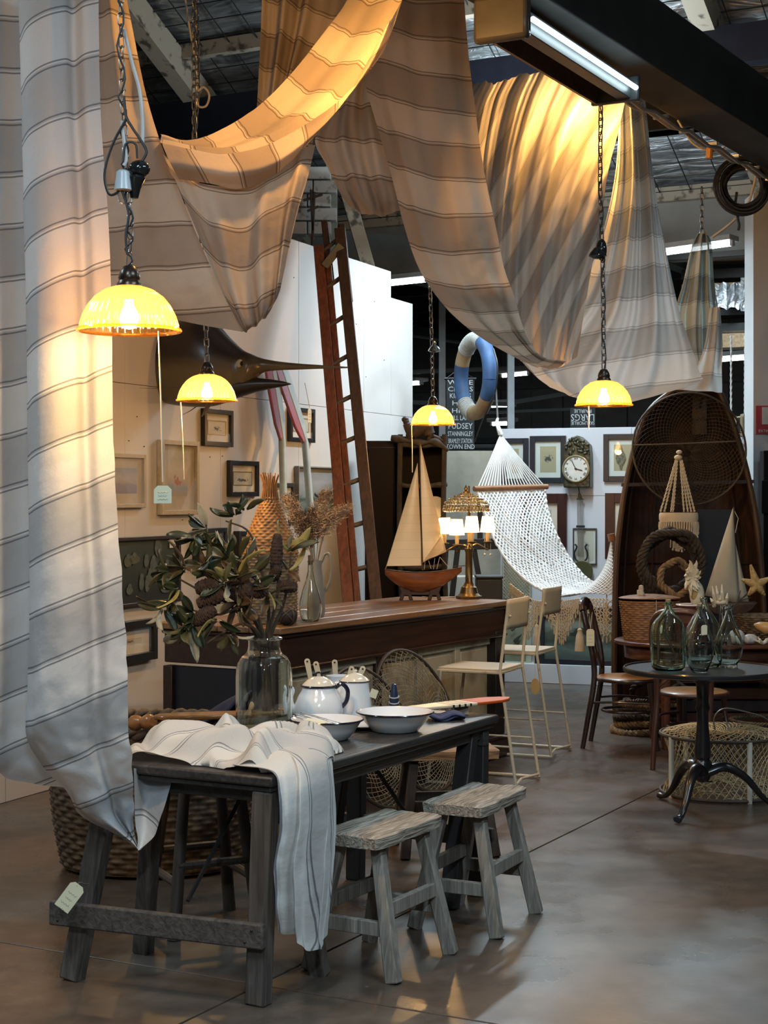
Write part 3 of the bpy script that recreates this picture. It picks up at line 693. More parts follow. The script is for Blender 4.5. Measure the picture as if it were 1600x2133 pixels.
def link_mesh(h=0.034, w=0.016, r=0.0028):
    pts = []
    for i in range(16):
        a = 2 * math.pi * i / 16
        pts.append(V((math.cos(a) * w / 2, 0, math.sin(a) * w / 2 + (1 if math.sin(a) > 0 else -1) * (h - w) / 2)))
    return pts
def chain_mb(a, b, h=0.034, w=0.016, r=0.0026):
    a, b = V(a), V(b); d = b - a; L = d.length; n = max(2, int(L / (h - 2.2 * r * 1.6))); d.normalize()
    q = V((0, 0, 1)).rotation_difference(d).to_matrix()
    mb = MB(); base = link_mesh(h, w, r)
    for i in range(n):
        m = q @ Matrix.Rotation(R(35 + 90 * (i % 2)), 3, 'Z')
        c = a + d * (L * (i + 0.5) / n)
        mb.tube([c + m @ p for p in base], r, 5, closed=True)
    return mb
B(chain_mb(at(1462, 390, 11.2), at(1462, 488, 11.2), 0.05, 0.024, 0.004), 'chain', CHAINM, t)

# ------------------------------------------------------------------ amber glass pendants
def amber():
    m, n, l, b = nt('amber_prismatic_glass'); n.remove(b)
    lw = n.new('ShaderNodeLayerWeight'); lw.inputs['Blend'].default_value = 0.4
    t = n.new('ShaderNodeBsdfTransparent'); t.inputs['Color'].default_value = (1.0, 0.74, 0.34, 1)
    tl = n.new('ShaderNodeBsdfTranslucent'); tl.inputs['Color'].default_value = (0.62, 0.33, 0.09, 1)
    g = n.new('ShaderNodeBsdfGlossy'); g.inputs['Roughness'].default_value = 0.12; g.inputs['Color'].default_value = (1, 0.9, 0.7, 1)
    a = n.new('ShaderNodeMixShader'); a.inputs[0].default_value = 0.5; l.new(t.outputs[0], a.inputs[1]); l.new(tl.outputs[0], a.inputs[2])
    c = n.new('ShaderNodeMixShader'); rp = ramp(n, (0.05,) * 3, (0.55,) * 3, 0.1, 1.0); l.new(lw.outputs['Facing'], rp.inputs[0]); l.new(rp.outputs[0], c.inputs[0])
    l.new(a.outputs[0], c.inputs[1]); l.new(g.outputs[0], c.inputs[2]); l.new(c.outputs[0], n['Material Output'].inputs['Surface'])
    return m
AMBER = amber()
BULB = glow('warm_bulb', (1.0, 0.74, 0.40), 50.0)
BRONZE = M('bronze_dark', (0.06, 0.045, 0.035), 0.3, metal=0.8)
TAGM = M('paper_tag', (0.66, 0.64, 0.46), 0.8, var=0.06)
STRING = M('cotton_string', (0.62, 0.56, 0.44), 0.9)
def tag_card(t, c, w, h, ax=V((1, 0, 0)), ay=V((0, 0, 1)), name='price_tag', ink=3):
    """paper swing tag with clipped corners and lines of faint handwriting"""
    k = w * 0.22
    o = B(MB().prism([(-w / 2, -h / 2), (w / 2, -h / 2), (w / 2, h / 2 - k), (w / 2 - k, h / 2), (-w / 2 + k, h / 2), (-w / 2, h / 2 - k)], 0.0012, c, ax, ay), name, TAGM, t)
    nn = ax.cross(ay).normalized()
    if nn.y > 0: nn = -nn
    for i in range(ink):
        yy = h * (0.12 - 0.2 * i)
        pts = [c + ax * (w * (-0.3 + 0.6 * j / 9) * (1 - .2 * (i % 2))) + ay * (yy + h * 0.03 * math.sin(j * 2.3 + i)) + nn * 0.0012 for j in range(10)]
        B(MB().tube(pts, 0.0007, 4), 'handwriting', M('pencil_ink', (0.38, 0.38, 0.29), 0.8), o)
    return o
def pendant(px, py, Y, D, label, power, chain_to, cord=True, sag=None, tagged=None, lampholders=False):
    c = at(px, py, Y); r = D / 2; h = D * 0.44
    t = thing('pendant_lamp', label, 'lamp', c, 0, 'amber glass pendant lamps')
    prof = [(r * 1.0, 0), (r * 1.0, h * 0.035), (r * 0.965, h * 0.05), (r * 0.95, h * 0.16), (r * 0.90, h * 0.34), (r * 0.81, h * 0.54), (r * 0.67, h * 0.74), (r * 0.48, h * 0.90), (r * 0.26, h * 0.985), (r * 0.16, h * 1.0)]
    B(MB().lathe(prof, 160, c, fr=lambda a, i: 1 + (0.016 if i > 1 else 0) * math.cos(a * 40), close=False), 'shade', AMBER, t, smooth=60)
    B(MB().tube([c + V((math.cos(a) * r, math.sin(a) * r, 0)) for a in [2 * math.pi * i / 48 for i in range(48)]], 0.0055, 6, closed=True), 'rim', AMBER, t)
    top = c + ZD * h
    B(MB().lathe([(r * 0.05, 0.062), (r * 0.12, 0.058), (r * 0.19, 0.04), (r * 0.22, 0.022), (r * 0.205, 0.015), (r * 0.25, 0.004), (r * 0.25, -0.006)], 20, top), 'gallery', BRONZE, t)
    B(MB().lathe([(0.0, 0), (0.018, 0.004), (0.0285, 0.02), (0.03, 0.035), (0.024, 0.055), (0.014, 0.075), (0.013, 0.095)], 16, c + ZD * (h * 0.02)), 'bulb', BULB, t)
    B(MB().lathe([(0.016, 0), (0.017, 0.02), (0.02, 0.05)], 12, c + ZD * (h * 0.02 + 0.09)), 'lamp_holder', BRONZE, t)
    bulb_light('pendant_light', c - ZD * 0.012, power * 0.85, WARM, 0.035)
    bulb_light('pendant_light', c + ZD * (h * 0.30), power * 0.15, WARM, 0.03)
    ch = [V(top) + ZD * 0.06] + [at(*q) for q in chain_to]
    for a, b in zip(ch[:-1], ch[1:]):
        B(chain_mb(a, b, 0.04 if Y < 6 else 0.05, 0.018 if Y < 6 else 0.026, 0.0024 if Y < 6 else 0.0036), 'chain', CHAINM, t)
    if cord:
        pts = []
        for a, b in zip(ch[:-1], ch[1:]):
            for i in range(10):
                s = i / 10
                pts.append(a.lerp(b, s) + V((0.012 * math.sin(s * 12), -0.012, 0)))
        pts.append(ch[-1])
        B(MB().tube(pts, 0.0032, 5), 'flex', M('black_flex', (0.015, 0.014, 0.014), 0.5), t)
    if tagged:
        (sx, y0, y1, tx, ty, tw) = tagged
        a = at(sx, y0, Y); b = at(tx, ty - 26, Y)
        B(MB().tube([a, a.lerp(b, .5) + V((0.002, 0, 0)), b], 0.0022 if Y < 6 else 0.0035, 6), 'string', STRING, t)
        if tw: tag_card(t, at(tx, ty, Y - 0.002), tw, tw * 1.0)
    return t
L1 = pendant(269, 688, 4.97, 0.31, 'largest amber ribbed glass pendant lamp, hung in front of the pale drape', 36, [(272, 470, 4.97), (262, 330, 4.97), (255, 190, 4.97), (250, -40, 4.97)], tagged=(330, 690, 0, 339, 1030, 0.054))
L2 = pendant(431, 834, 8.43, 0.31, 'amber pendant lamp hanging below the mounted fish head', 40, [(428, 640, 8.43), (405, 290, 8.43), (404, -40, 8.43)], cord=False, tagged=(376, 838, 0, 383, 1025, 0))
L3 = pendant(902, 884, 11.46, 0.31, 'smallest amber pendant lamp, above the model yacht', 24, [(900, 720, 11.46), (896, 600, 11.46), (893, 400, 11.46)], tagged=(857, 886, 0, 859, 1010, 0))
L4 = pendant(1258, 844, 8.93, 0.31, 'amber pendant lamp on a long dark chain before the pale drape', 32, [(1256, 560, 8.93), (1250, 380, 8.93), (1252, 190, 8.93), (1250, -40, 8.93)], tagged=(1226, 846, 0, 1226, 920, 0))
# spare sockets and looped flex wired to the front lamp's chain
PORC = M('pale_socket_plastic', (0.50, 0.56, 0.60), 0.3)
q = at(256, 375, 4.95)
B(MB().lathe([(0.012, 0.03), (0.02, 0.024), (0.024, -0.01), (0.027, -0.03), (0.02, -0.034)], 18, q), 'socket', PORC, L1)
B(MB().lathe([(0.0, -0.075), (0.012, -0.07), (0.019, -0.05), (0.016, -0.034)], 14, q), 'clear_bulb', clear('clear_bulb_glass', (0.9, 0.9, 0.9)), L1)
q = at(290, 352, 4.98)
B(MB().ball(q, (0.034, 0.028, 0.027)), 'dark_socket', M('black_gloss', (0.015, 0.016, 0.016), 0.12), L1)
B(MB().lathe([(0.03, -0.012), (0.036, -0.02), (0.02, -0.05), (0.012, -0.08)], 16, q + V((-0.015, 0, -0.01))), 'dark_socket_cap', MATS['black_gloss'], L1)
BF = MATS['black_flex']
for nm, pts, r_ in (('flex_loop', [(262, 250), (235, 300), (218, 360), (226, 403), (243, 402), (252, 385)], 0.0042), ('flex_loop', [(258, 200), (262, 240), (275, 265), (292, 290), (305, 315), (297, 335)], 0.0042), ('flex_loop', [(256, 335), (262, 300), (282, 300), (286, 330)], 0.0035), ('flex_loop', [(252, 392), (262, 420), (268, 450), (262, 490), (265, 530)], 0.004)):
    B(MB().tube(curve([at(x, y, 4.94) for x, y in pts], 24), r_, 6), nm, BF, L1)
WF = M('white_flex', (0.62, 0.60, 0.58), 0.5)
B(MB().tube(curve([at(x, y, 5.0) for x, y in ((258, 60), (275, 130), (291, 190), (297, 250), (297, 300))], 24), 0.0055, 8), 'white_flex', WF, L1)
B(MB().tube(curve([at(x, y, 4.95) for x, y in ((254, 252), (258, 290), (263, 330), (258, 345))], 16), 0.0055, 8), 'white_flex', WF, L1)
# dark wall-lamp fitting clamped to the right lamp's chain, and metal caps on the far one
q = at(1253, 520, 8.9)
B(MB().ball(q, (0.03, 0.03, 0.06)), 'spare_fitting', MATS['black_gloss'], L4)
B(MB().lathe([(0.02, 0.03), (0.045, 0.0), (0.05, -0.015), (0.02, -0.03)], 14, q + V((-0.02, 0, -0.02))), 'spare_cap', MATS['black_gloss'], L4)
q = at(905, 725, 11.4)
B(MB().lathe([(0.01, 0.05), (0.014, 0.02), (0.035, 0), (0.045, -0.02), (0.02, -0.03)], 14, q), 'metal_cap', M('polished_cap', (0.6, 0.6, 0.58), 0.15, metal=1.0), L3)
# bare warm bulbs strung behind the linen (their glow shows through the cloth)
for k, (px, py, Y, pw, lab) in enumerate(((1150, 252, 9.70, 13, 'bare warm bulb glowing through the gathered linen, leftmost of three'), (1192, 236, 9.68, 20, 'bare warm bulb glowing through the gathered linen, middle of three'), (1243, 258, 9.70, 20, 'bare warm bulb glowing through the gathered linen, rightmost of three'), (690, -70, 6.5, 58, 'bare warm bulb above the amber sling'))):
    p = at(px, py, Y)
    t = thing('bare_bulb', lab, 'bulb', p, 0, 'bare bulbs strung behind the linen')
    B(MB().lathe([(0.0, -0.05), (0.02, -0.044), (0.03, -0.022), (0.03, 0), (0.018, 0.03), (0.013, 0.05)], 14, p), 'bulb', BULB, t)
    B(MB().lathe([(0.016, 0.05), (0.018, 0.1), (0.006, 0.11)], 12, p), 'socket', M('black_gloss', (0, 0, 0)), t)
    B(MB().tube([p + ZD * 0.11, p + ZD * (1.0 if k < 3 else 0.6)], 0.004, 5), 'flex', BF, t)
    bulb_light('bare_bulb_light', p - ZD * 0.06, pw, (1.0, 0.46, 0.09), 0.04)
# loose hanging chain with a string loop near the left roof
t = thing('hanging_chain', 'loose doubled chain with a pale string loop before the left roof', 'chain', at(410, 290, 8.6))
B(chain_mb(at(408, -40, 8.6), at(412, 190, 8.6), 0.05, 0.026, 0.0042), 'chain', CHAINM, t)
B(chain_mb(at(412, 190, 8.6), at(404, 300, 8.6), 0.05, 0.026, 0.0042), 'chain', CHAINM, t)
B(MB().tube(curve([at(x, y, 8.58) for x, y in ((412, 190), (425, 182), (436, 198), (430, 220), (415, 222), (410, 205))], 24), 0.006, 6), 'string_loop', STRING, t)
B(MB().tube(curve([at(x, y, 8.6) for x, y in ((385, -10), (395, 60), (408, 130), (410, 190))], 16), 0.006, 6), 'cable', WF, t)
# coil of black cable at upper right
t = thing('cable_coil', 'coil of black cable hanging from the dark beam', 'cable', at(1550, 390, 11.2))
mb = MB()
for k in range(13):
    cx_, cy_ = 1552 + random.uniform(-8, 6), 388 + random.uniform(-5, 8)
    rr = 44 - abs(random.gauss(0, 3)) if k < 9 else random.uniform(46, 62)
    pts = [at(cx_ + rr * math.cos(a), cy_ + rr * (1 if k < 9 else 1.0) * math.sin(a) * 1.02, 11.2 + 0.02 * (k % 4)) for a in [2 * math.pi * i / 40 for i in range(40)]]
    mb.tube(pts, 0.0095, 6, closed=True)
B(mb, 'coil', BF, t)
B(MB().tube(curve([at(x, y, 11.25) for x, y in ((1535, 400), (1532, 430), (1537, 455), (1540, 470), (1538, 480))], 16), 0.0095, 6), 'tail', BF, t)
B(MB().tube(curve([at(x, y, 11.3) for x, y in ((1578, 355), (1560, 420), (1530, 458), (1483, 495))], 16), 0.009, 6), 'white_cord', WF, t)
t = thing('hanging_cable', 'thin slack cable looped under the dark beam', 'cable', at(1450, 300, 10.4))
B(MB().tube(curve([at(x, y, 10.4) for x, y in ((1412, 250), (1440, 295), (1470, 312), (1505, 310), (1522, 280), (1532, 225))], 30), 0.007, 6), 'cable', M('grey_cable', (0.25, 0.23, 0.2), 0.6), t)
B(MB().tube([at(1479, 308, 10.39), at(1477, 330, 10.39)], 0.022, 8), 'amber_tag', M('amber_plastic', (0.35, 0.17, 0.04), 0.4), t)
# ------------------------------------------------------------------ trestle table and what is on it
H = 0.745
TP0 = onz(567, 1620, H); TPF = onz(1040, 1488, H)
TD = TPF - TP0; TL = TD.length; TD.normalize(); TW = V((-TD.y, TD.x, 0)); TWID = 0.72
TROT = Matrix.Rotation(math.atan2(TD.y, TD.x), 3, 'Z')
def tb(s, w, z=0.0): return V((TP0.x, TP0.y, 0)) + TD * s + TW * w + ZD * z
GW = wood('grey_black_worn_timber', (0.055, 0.050, 0.047), (0.020, 0.018, 0.017), 0.42, 3, 'x', 0.25)
LEGW = wood('weathered_dark_leg', (0.115, 0.095, 0.080), (0.045, 0.036, 0.030), 0.75, 3.5, 'z', 0.5)
RAILW = wood('weathered_dark_rail', (0.095, 0.080, 0.068), (0.040, 0.033, 0.028), 0.75, 3.5, 'x', 0.5)
IRON = M('black_iron', (0.018, 0.017, 0.016), 0.5)
t = thing('trestle_table', 'long dark worn trestle table in the foreground with a plank rail at its near end', 'table', tb(TL / 2, TWID / 2), math.atan2(TD.y, TD.x))
B(MB().box(tb(TL / 2, TWID / 2, H - 0.017), (TL, TWID, 0.034), TROT), 'tabletop', GW, t, bevel=0.008)
B(MB().box(tb(TL / 2, TWID / 2, H - 0.044), (TL - 0.03, TWID - 0.03, 0.02), TROT), 'edge_moulding', GW, t, bevel=0.006)
for w in (0.03, TWID - 0.03):
    B(MB().box(tb(TL / 2, w + (0.03 if w < .3 else -0.03), H - 0.075), (TL - 0.12, 0.03, 0.045), TROT), 'apron', GW, t, bevel=0.003)
lf_, rf_ = onz(150, 2040), onz(538, 2092)
for f0, w in ((lf_, TWID - 0.04), (rf_, 0.05)):
    B(MB().bar(f0, tb(0.04, w, H - 0.055), 0.075, 0.055, up=TD), 'leg', LEGW, t, bevel=0.006)
lb_, rb_ = onz(298, 1985), onz(666, 2030)
for f0, w in ((lb_, TWID - 0.1), (rb_, 0.08)):
    B(MB().bar(f0, tb(0.20, w, H - 0.055), 0.065, 0.05, up=TD), 'leg', LEGW, t, bevel=0.006)
a, b = lf_ + ZD * 0.235 - TD * 0.045, rf_ + ZD * 0.235 - TD * 0.045
e = (b - a).normalized()
B(MB().bar(a - e * 0.05, b + e * 0.05, 0.028, 0.082), 'rail', RAILW, t, bevel=0.006)
for p in (a, b):
    for k in (-1, 1):
        B(MB().ball(p - TD * 0.015 + ZD * 0.02 * k + e * 0.012 * k, 0.005, 8, 5), 'bolt', IRON, t)
B(MB().bar(tb(0.10, 0.04, H - .075), tb(0.10, TWID - .04, H - .075), 0.05, 0.05), 'cross_bearer', GW, t, bevel=0.004)
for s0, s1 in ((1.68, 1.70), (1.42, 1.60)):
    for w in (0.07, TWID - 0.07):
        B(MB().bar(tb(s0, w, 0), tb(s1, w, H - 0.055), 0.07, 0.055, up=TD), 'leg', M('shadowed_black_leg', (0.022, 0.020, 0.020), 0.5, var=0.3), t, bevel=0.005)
B(MB().bar(tb(1.69, 0.0, 0.24), tb(1.69, TWID, 0.24), 0.028, 0.08), 'rail', RAILW, t, bevel=0.005)
B(MB().bar(tb(1.69, 0.03, H - 0.09), tb(1.69, TWID - .03, H - 0.09), 0.05, 0.07), 'cross_bearer', GW, t, bevel=0.005)
B(MB().tube([tb(0.16, TWID * 0.62, 0.26), tb(0.62, TWID * 0.62, H - 0.06)], 0.008, 6), 'iron_stay', IRON, t)
B(MB().tube([tb(1.55, TWID * 0.4, 0.28), tb(1.08, TWID * 0.4, H - 0.06)], 0.009, 6), 'iron_stay', IRON, t)
# swing tag on the near left leg
tg = thing('price_tag', 'cream paper price tag tied to the near left table leg', 'tag', at(148, 1866, 5.44))
axx = V((0.80, 0.0, 0.60)).normalized(); ayy = V((-0.55, 0.1, 0.83)).normalized(); ayy = (axx.cross(ayy).cross(axx)).normalized()
ax2 = V((0.62, 0, 0.50)).normalized(); ay2 = V((0.50, 0.05, 0.62)).normalized()
tag_card(tg, at(146, 1868, 5.42), 0.055, 0.10, V((0.80, 0, -0.60)).normalized(), V((0.60, 0, 0.80)).normalized(), 'card', 4)
B(MB().tube(curve([at(160, 1846, 5.42), at(166, 1838, 5.43), at(178, 1842, 5.45), at(186, 1840, 5.5)], 10), 0.002, 5), 'string', M('dark_string', (0.1, 0.09, 0.08), 0.8), tg)

# crumpled linen on the near end of the table, one end hanging over the side
t = thing('linen_cloth', 'crumpled pale striped linen heaped on the near table end, falling over its side', 'cloth', tb(0.3, 0.3, H))
LIN4 = linen('striped_linen_white', (0.62, 0.61, 0.575), (0.54, 0.525, 0.50), (0.16, 0.16, 0.18), transl=0.12, clearness=0.0, period=0.30)
LIN5 = linen('striped_linen_white_across', (0.60, 0.60, 0.58), (0.53, 0.525, 0.51), (0.11, 0.12, 0.15), transl=0.12, clearness=0.0, period=0.30, axis=0)
def ridge(x, y, z=0.0):
    p = V((x, y, z))
    w_ = V((noise.noise(p * 4 + V((0, 0, 3))), noise.noise(p * 4 + V((0, 0, 8))), 0)) * .12
    a = .5 + .5 * math.sin(9 * noise.noise((p + w_) * 3.4 + V((3.1, 0, 0))) + 9 * (p.x + w_.x) - 4 * p.y)
    b = .5 + .5 * math.sin(10 * noise.noise((p + w_) * 4.2 + V((0, 7.7, 0))) + 14 * p.y)
    return a ** 1.2 * 0.078 + b * 0.036
rows, uvs = [], []
NS, NW = 70, 70
for i in range(NS + 1):
    r_, q_ = [], []
    for j in range(NW + 1):
        fs, fw_ = i / NS, j / NW
        # rounded outline on the tabletop, offset from the near edge
        s = 0.045 + 0.62 * fs; w = -0.03 + 0.80 * fw_
        dx, dy = (fs - 0.46) / 0.54, (fw_ - 0.5) / 0.5
        rad = (abs(dx) ** 3.2 + abs(dy) ** 3.2) ** (1 / 3.2) + 1e-6; ang = math.atan2(dy, dx)
        lim = 0.93 + 0.06 * math.sin(3 * ang + 1.0) + 0.05 * math.sin(7 * ang)
        f = max(0.0, 1 - (rad / lim) ** 5) if rad < lim else 0.0
        k = lim / rad if rad > lim else 1.0
        s = 0.045 + 0.62 * (0.46 + 0.54 * dx * k); w = -0.03 + 0.80 * (0.5 + 0.5 * dy * k)
        hgt = H + 0.004 + f ** 0.5 * (0.014 + ridge(s, w) + 0.012 * math.sin(s * 7 + w * 4))
        sx = s + 0.02 * noise.noise(V((s * 8, w * 8, 5))); sw = w + 0.02 * noise.noise(V((s * 8, w * 8, 9)))
        r_.append(tb(sx, sw, hgt)); q_.append((w, s * 1.7 + 0.9 * w * math.sin(5 * s + 1) + 0.22 * noise.noise(V((s * 4, w * 4, 2)))))
    rows.append(r_); uvs.append(q_)
B(MB().grid(rows, uvs), 'heap', LIN4, t, smooth=180, sub=0)
def soft(k): return lambda u, v, p: V((-0.3, -0.8, 0)) * (0.030 * math.sin(2 * math.pi * 2.1 * u + 0.7 + 1.5 * v) * min(1, v * 3) + 0.014 * math.sin(2 * math.pi * 4.6 * u + 2 + 3 * v) * min(1, v * 2.5) + 0.012 * noise.noise(p * 9) + 0.006 * noise.noise(p * 21))
rows = [[tb(0.10, 0.30, H + 0.008), tb(0.28, 0.32, H + 0.03), tb(0.46, 0.32, H + 0.03), tb(0.62, 0.28, H + 0.008)],
        [tb(0.05, 0.16, H + 0.02), tb(0.24, 0.16, H + 0.065), tb(0.44, 0.16, H + 0.06), tb(0.58, 0.14, H + 0.02)],
        rowpx((572, 1606, 5.27), (606, 1580, 5.36), (655, 1568, 5.46), (694, 1572, 5.58)), rowpx((585, 1650, 5.22), (620, 1635, 5.26), (668, 1625, 5.38), (704, 1625, 5.52)), rowpx((588, 1720, 5.22), (622, 1715, 5.23), (668, 1708, 5.36), (707, 1705, 5.5)),
        rowpx((576, 1800, 5.24), (612, 1800, 5.24), (662, 1795, 5.34), (703, 1790, 5.47)), rowpx((577, 1870, 5.26), (615, 1875, 5.26), (660, 1870, 5.34), (697, 1860, 5.45)), rowpx((582, 1925, 5.29), (618, 1940, 5.29), (655, 1950, 5.34), (690, 1915, 5.44)), rowpx((583, 1940, 5.3), (622, 1962, 5.3), (662, 1982, 5.35), (686, 1945, 5.43))]
B(loft(rows, 54, 110, soft(1)), 'hanging_end', LIN5, t, smooth=180)

# large clear jar with banksia branches
JC = onz(550, 1530, H)
GLASS = clear('clear_glass', (0.93, 0.96, 0.94), 0.0, 0.03, 0.75, tedge=(0.5, 0.55, 0.53))
t = thing('glass_jar', 'large clear wide-shouldered glass jar part filled with water', 'jar', JC)
jr = 59 / F * JC.y
prof = [(0.0, 0.004), (jr * .86, 0.004), (jr * .97, 0.02), (jr, 0.05), (jr, 0.24), (jr * .985, 0.27), (jr * .93, 0.295), (jr * .82, 0.315), (jr * .66, 0.33), (jr * .585, 0.345), (jr * .56, 0.365), (jr * .565, 0.385), (jr * .60, 0.392), (jr * .60, 0.40), (jr * .54, 0.402), (jr * .52, 0.385)]
prof = [(r, z * .93) for r, z in prof]
B(MB().lathe(prof[:-2] + [(max(0.0, r * 0.955 - .001), z + (.006 if z < .3 else 0)) for r, z in reversed(prof[:-2])], 40, JC, close=False), 'glass', solid_glass('jar_glass', (.95, .975, .965)), t)
B(MB().tube([JC + V((math.cos(a) * jr * .6, math.sin(a) * jr * .6, 0.367)) for a in [2 * math.pi * i / 40 for i in range(40)]], 0.006, 8, closed=True), 'lip', GLASS, t)
B(MB().lathe([(0.0, 0.012), (jr * .9, 0.012), (jr * .955, 0.05), (jr * .955, 0.085), (0.0, 0.085)], 32, JC), 'water', clear('jar_water', (0.80, 0.84, 0.80), 0.0, 0.05, 0.45, tedge=(0.55, 0.58, 0.55)), t)
# branches
t = thing('banksia_bouquet', 'dried banksia branches with leathery leaves and dark cones in the glass jar', 'bouquet', JC + ZD * 0.02)
BARK = M('bark_brown', (0.075, 0.048, 0.030), 0.85, var=0.4, scale=20, bump=0.4)
by = JC.y
brs = [[(560, 1470, 0), (548, 1335, 0), (505, 1255, -.03), (462, 1200, -.05), (410, 1150, -.06)], [(555, 1480, 0), (540, 1338, 0), (480, 1262, -.08), (420, 1232, -.12), (345, 1190, -.14)], [(565, 1470, .02), (560, 1335, 0), (576, 1250, 0), (580, 1180, 0), (574, 1130, 0)], [(550, 1480, 0), (545, 1340, -.02), (510, 1300, -.1), (470, 1315, -.14), (430, 1340, -.16)],
       [(560, 1480, 0), (556, 1338, .02), (560, 1270, .05), (545, 1190, .06), (520, 1110, .05), (470, 1085, .03)], [(556, 1480, 0), (552, 1340, -.03), (520, 1265, -.1), (455, 1280, -.14), (395, 1270, -.18)], [(560, 1460, 0), (562, 1338, .03), (590, 1260, .05), (602, 1200, .06), (606, 1150, .06)]]
for b_ in brs:
    pts = curve([at(x, y, by + dy) for x, y, dy in b_], 30)
    B(MB().tube(pts, [0.009 - 0.006 * i / 30 for i in range(31)], 7), 'branch', BARK, t)
def leaf_mb(L=0.10, W=0.038, bend=0.25):
    rows = []
    for i in range(9):
        s = i / 8; w = W * (0.12 + 0.88 * math.sin(math.pi * min(1, s ** 1.25 * 0.98)) ** 0.8) if s < 0.97 else W * 0.12
        z = -bend * L * s * s
        rows.append([V((-w / 2, L * s, z + 0.005)), V((-w / 4, L * s, z)), V((0, L * s, z - 0.004)), V((w / 4, L * s, z)), V((w / 2, L * s, z + 0.005))])
    return MB().grid(rows)
lm = [M('leaf_dark', (0.034, 0.046, 0.020), 0.38, var=0.4, spec=0.4), M('leaf_olive', (0.085, 0.080, 0.032), 0.45, var=0.4), M('leaf_brown', (0.11, 0.065, 0.028), 0.5, var=0.4), M('leaf_pale', (0.42, 0.39, 0.28), 0.55, var=0.2), M('leaf_yellow', (0.36, 0.30, 0.09), 0.5, var=0.3)]
protos = []
for k, m_ in enumerate(lm):
    o = B(leaf_mb(0.095 + 0.006 * k, 0.038, 0.2 + 0.08 * k), 'leaf', m_, t, world=False, solid=0.0008)
    protos.append(o)
first = [True] * 5
def put_leaf(k, p, d, roll, sc_):
    o = protos[k] if first[k] else protos[k].copy()
    if not first[k]:
        COL.objects.link(o); o.parent = t
    first[k] = False
    q = V((0, 1, 0)).rotation_difference(d).to_matrix().to_4x4()
    o.matrix_basis = Matrix.Translation(p - JC - ZD * 0.02) @ q @ Matrix.Rotation(roll, 4, 'Y') @ Matrix.Scale(sc_, 4)
random.seed(11)
clus = [(405, 1120, -.06, 9, (-.6, -.2, -.5), (0, 0, 0, 3)), (430, 1100, -.04, 7, (-.6, -.3, -.1), (0, 0, 3)), (455, 1112, 0, 8, (-.3, -.3, -.5), (0, 3, 0, 0)), (490, 1075, .03, 8, (-.4, -.2, .6), (0, 0, 0)), (512, 1064, .05, 4, (.1, 0, 1), (0, 1)), (470, 1165, -.05, 7, (-.3, -.4, .1), (0, 0, 1)), (455, 1195, -.06, 7, (-.5, -.4, -.3), (0, 0)),
        (385, 1185, -.12, 8, (-.9, -.3, .3), (2, 1, 1)), (352, 1190, -.14, 7, (-.9, -.2, .3), (1, 0)), (372, 1225, -.15, 7, (-.6, -.3, -.6), (0, 1, 4)), (360, 1255, -.16, 6, (-.4, -.2, -.9), (0, 0, 1)), (405, 1275, -.18, 8, (-.6, -.3, -.2), (0, 0)), (400, 1300, -.18, 6, (-.4, -.2, -.9), (0, 1)), (455, 1290, -.15, 7, (-.1, -.3, -.9), (4, 1, 0)),
        (480, 1320, -.14, 7, (.1, -.2, -1), (1, 3, 2)), (495, 1200, -.08, 9, (0, -.6, .4), (1, 2, 4)), (520, 1200, -.05, 4, (.2, -.6, .5), (1, 3, 1)), (520, 1225, -.1, 6, (0, -.7, -.2), (1, 2)), (545, 1225, -.05, 4, (.3, -.6, .3), (1, 4, 2)), (500, 1165, 0, 4, (-.2, -.5, .5), (1, 3)), (604, 1150, .06, 5, (.2, -.2, 1), (4, 1, 4)), (600, 1190, .04, 3, (.4, -.3, .7), (4, 1)), (500, 1255, -.1, 7, (-.2, -.6, -.4), (2, 1)), (560, 1240, -.04, 4, (.3, -.6, .1), (2, 1)), (430, 1180, -.1, 6, (-.6, -.3, .4), (1, 2)), (340, 1268, -.16, 6, (-.5, -.2, -.8), (1, 0, 3)), (385, 1310, -.18, 5, (-.3, -.3, -.9), (1, 3)), (440, 1145, -.06, 6, (-.5, -.4, .1), (3, 0, 1)), (470, 1215, -.14, 7, (-.2, -.7, .1), (2, 3, 1)), (485, 1140, .02, 4, (-.4, -.2, .5), (1, 3))]
for (x, y, dy, n_, d, ks) in clus:
    c = at(x, y, by + dy); d = V(d).normalized()
    for i in range(n_):
        a = 2 * math.pi * i / n_ + random.uniform(-.3, .3)
        s1 = d.orthogonal().normalized(); s2 = d.cross(s1)
        dd = (d * random.uniform(0.2, 0.9) + (s1 * math.cos(a) + s2 * math.sin(a)) * random.uniform(0.5, 0.9)).normalized()
        put_leaf(ks[i % len(ks)] if random.random() < .85 else random.choice((0, 1, 2)), c + dd * 0.008, dd, random.uniform(-3, 3), random.uniform(0.62, 1.1))
CONE = M('banksia_cone', (0.050, 0.026, 0.016), 0.9, var=0.5, scale=60, bump=0.8)
def cone(c, r, h, d):
    d = V(d).normalized(); q = V((0, 0, 1)).rotation_difference(d).to_matrix()
    mb = MB(); n1, n2 = 14, 26
    vs = []
    mb.lathe([(r * (0.35 + 0.65 * math.sin(math.pi * min(1, (i + .6) / (n2 + .8))) ** 0.45) * (1 + 0.10 * (i % 2)), h * (i / n2 - .5)) for i in range(n2 + 1)], n1, (0, 0, 0), fr=lambda a, i: 1 + 0.12 * (1 if (int(round(a / (2 * math.pi) * n1)) + i // 2) % 2 else -1))
    mb.v = [V(c) + q @ p for p in mb.v]
    return mb
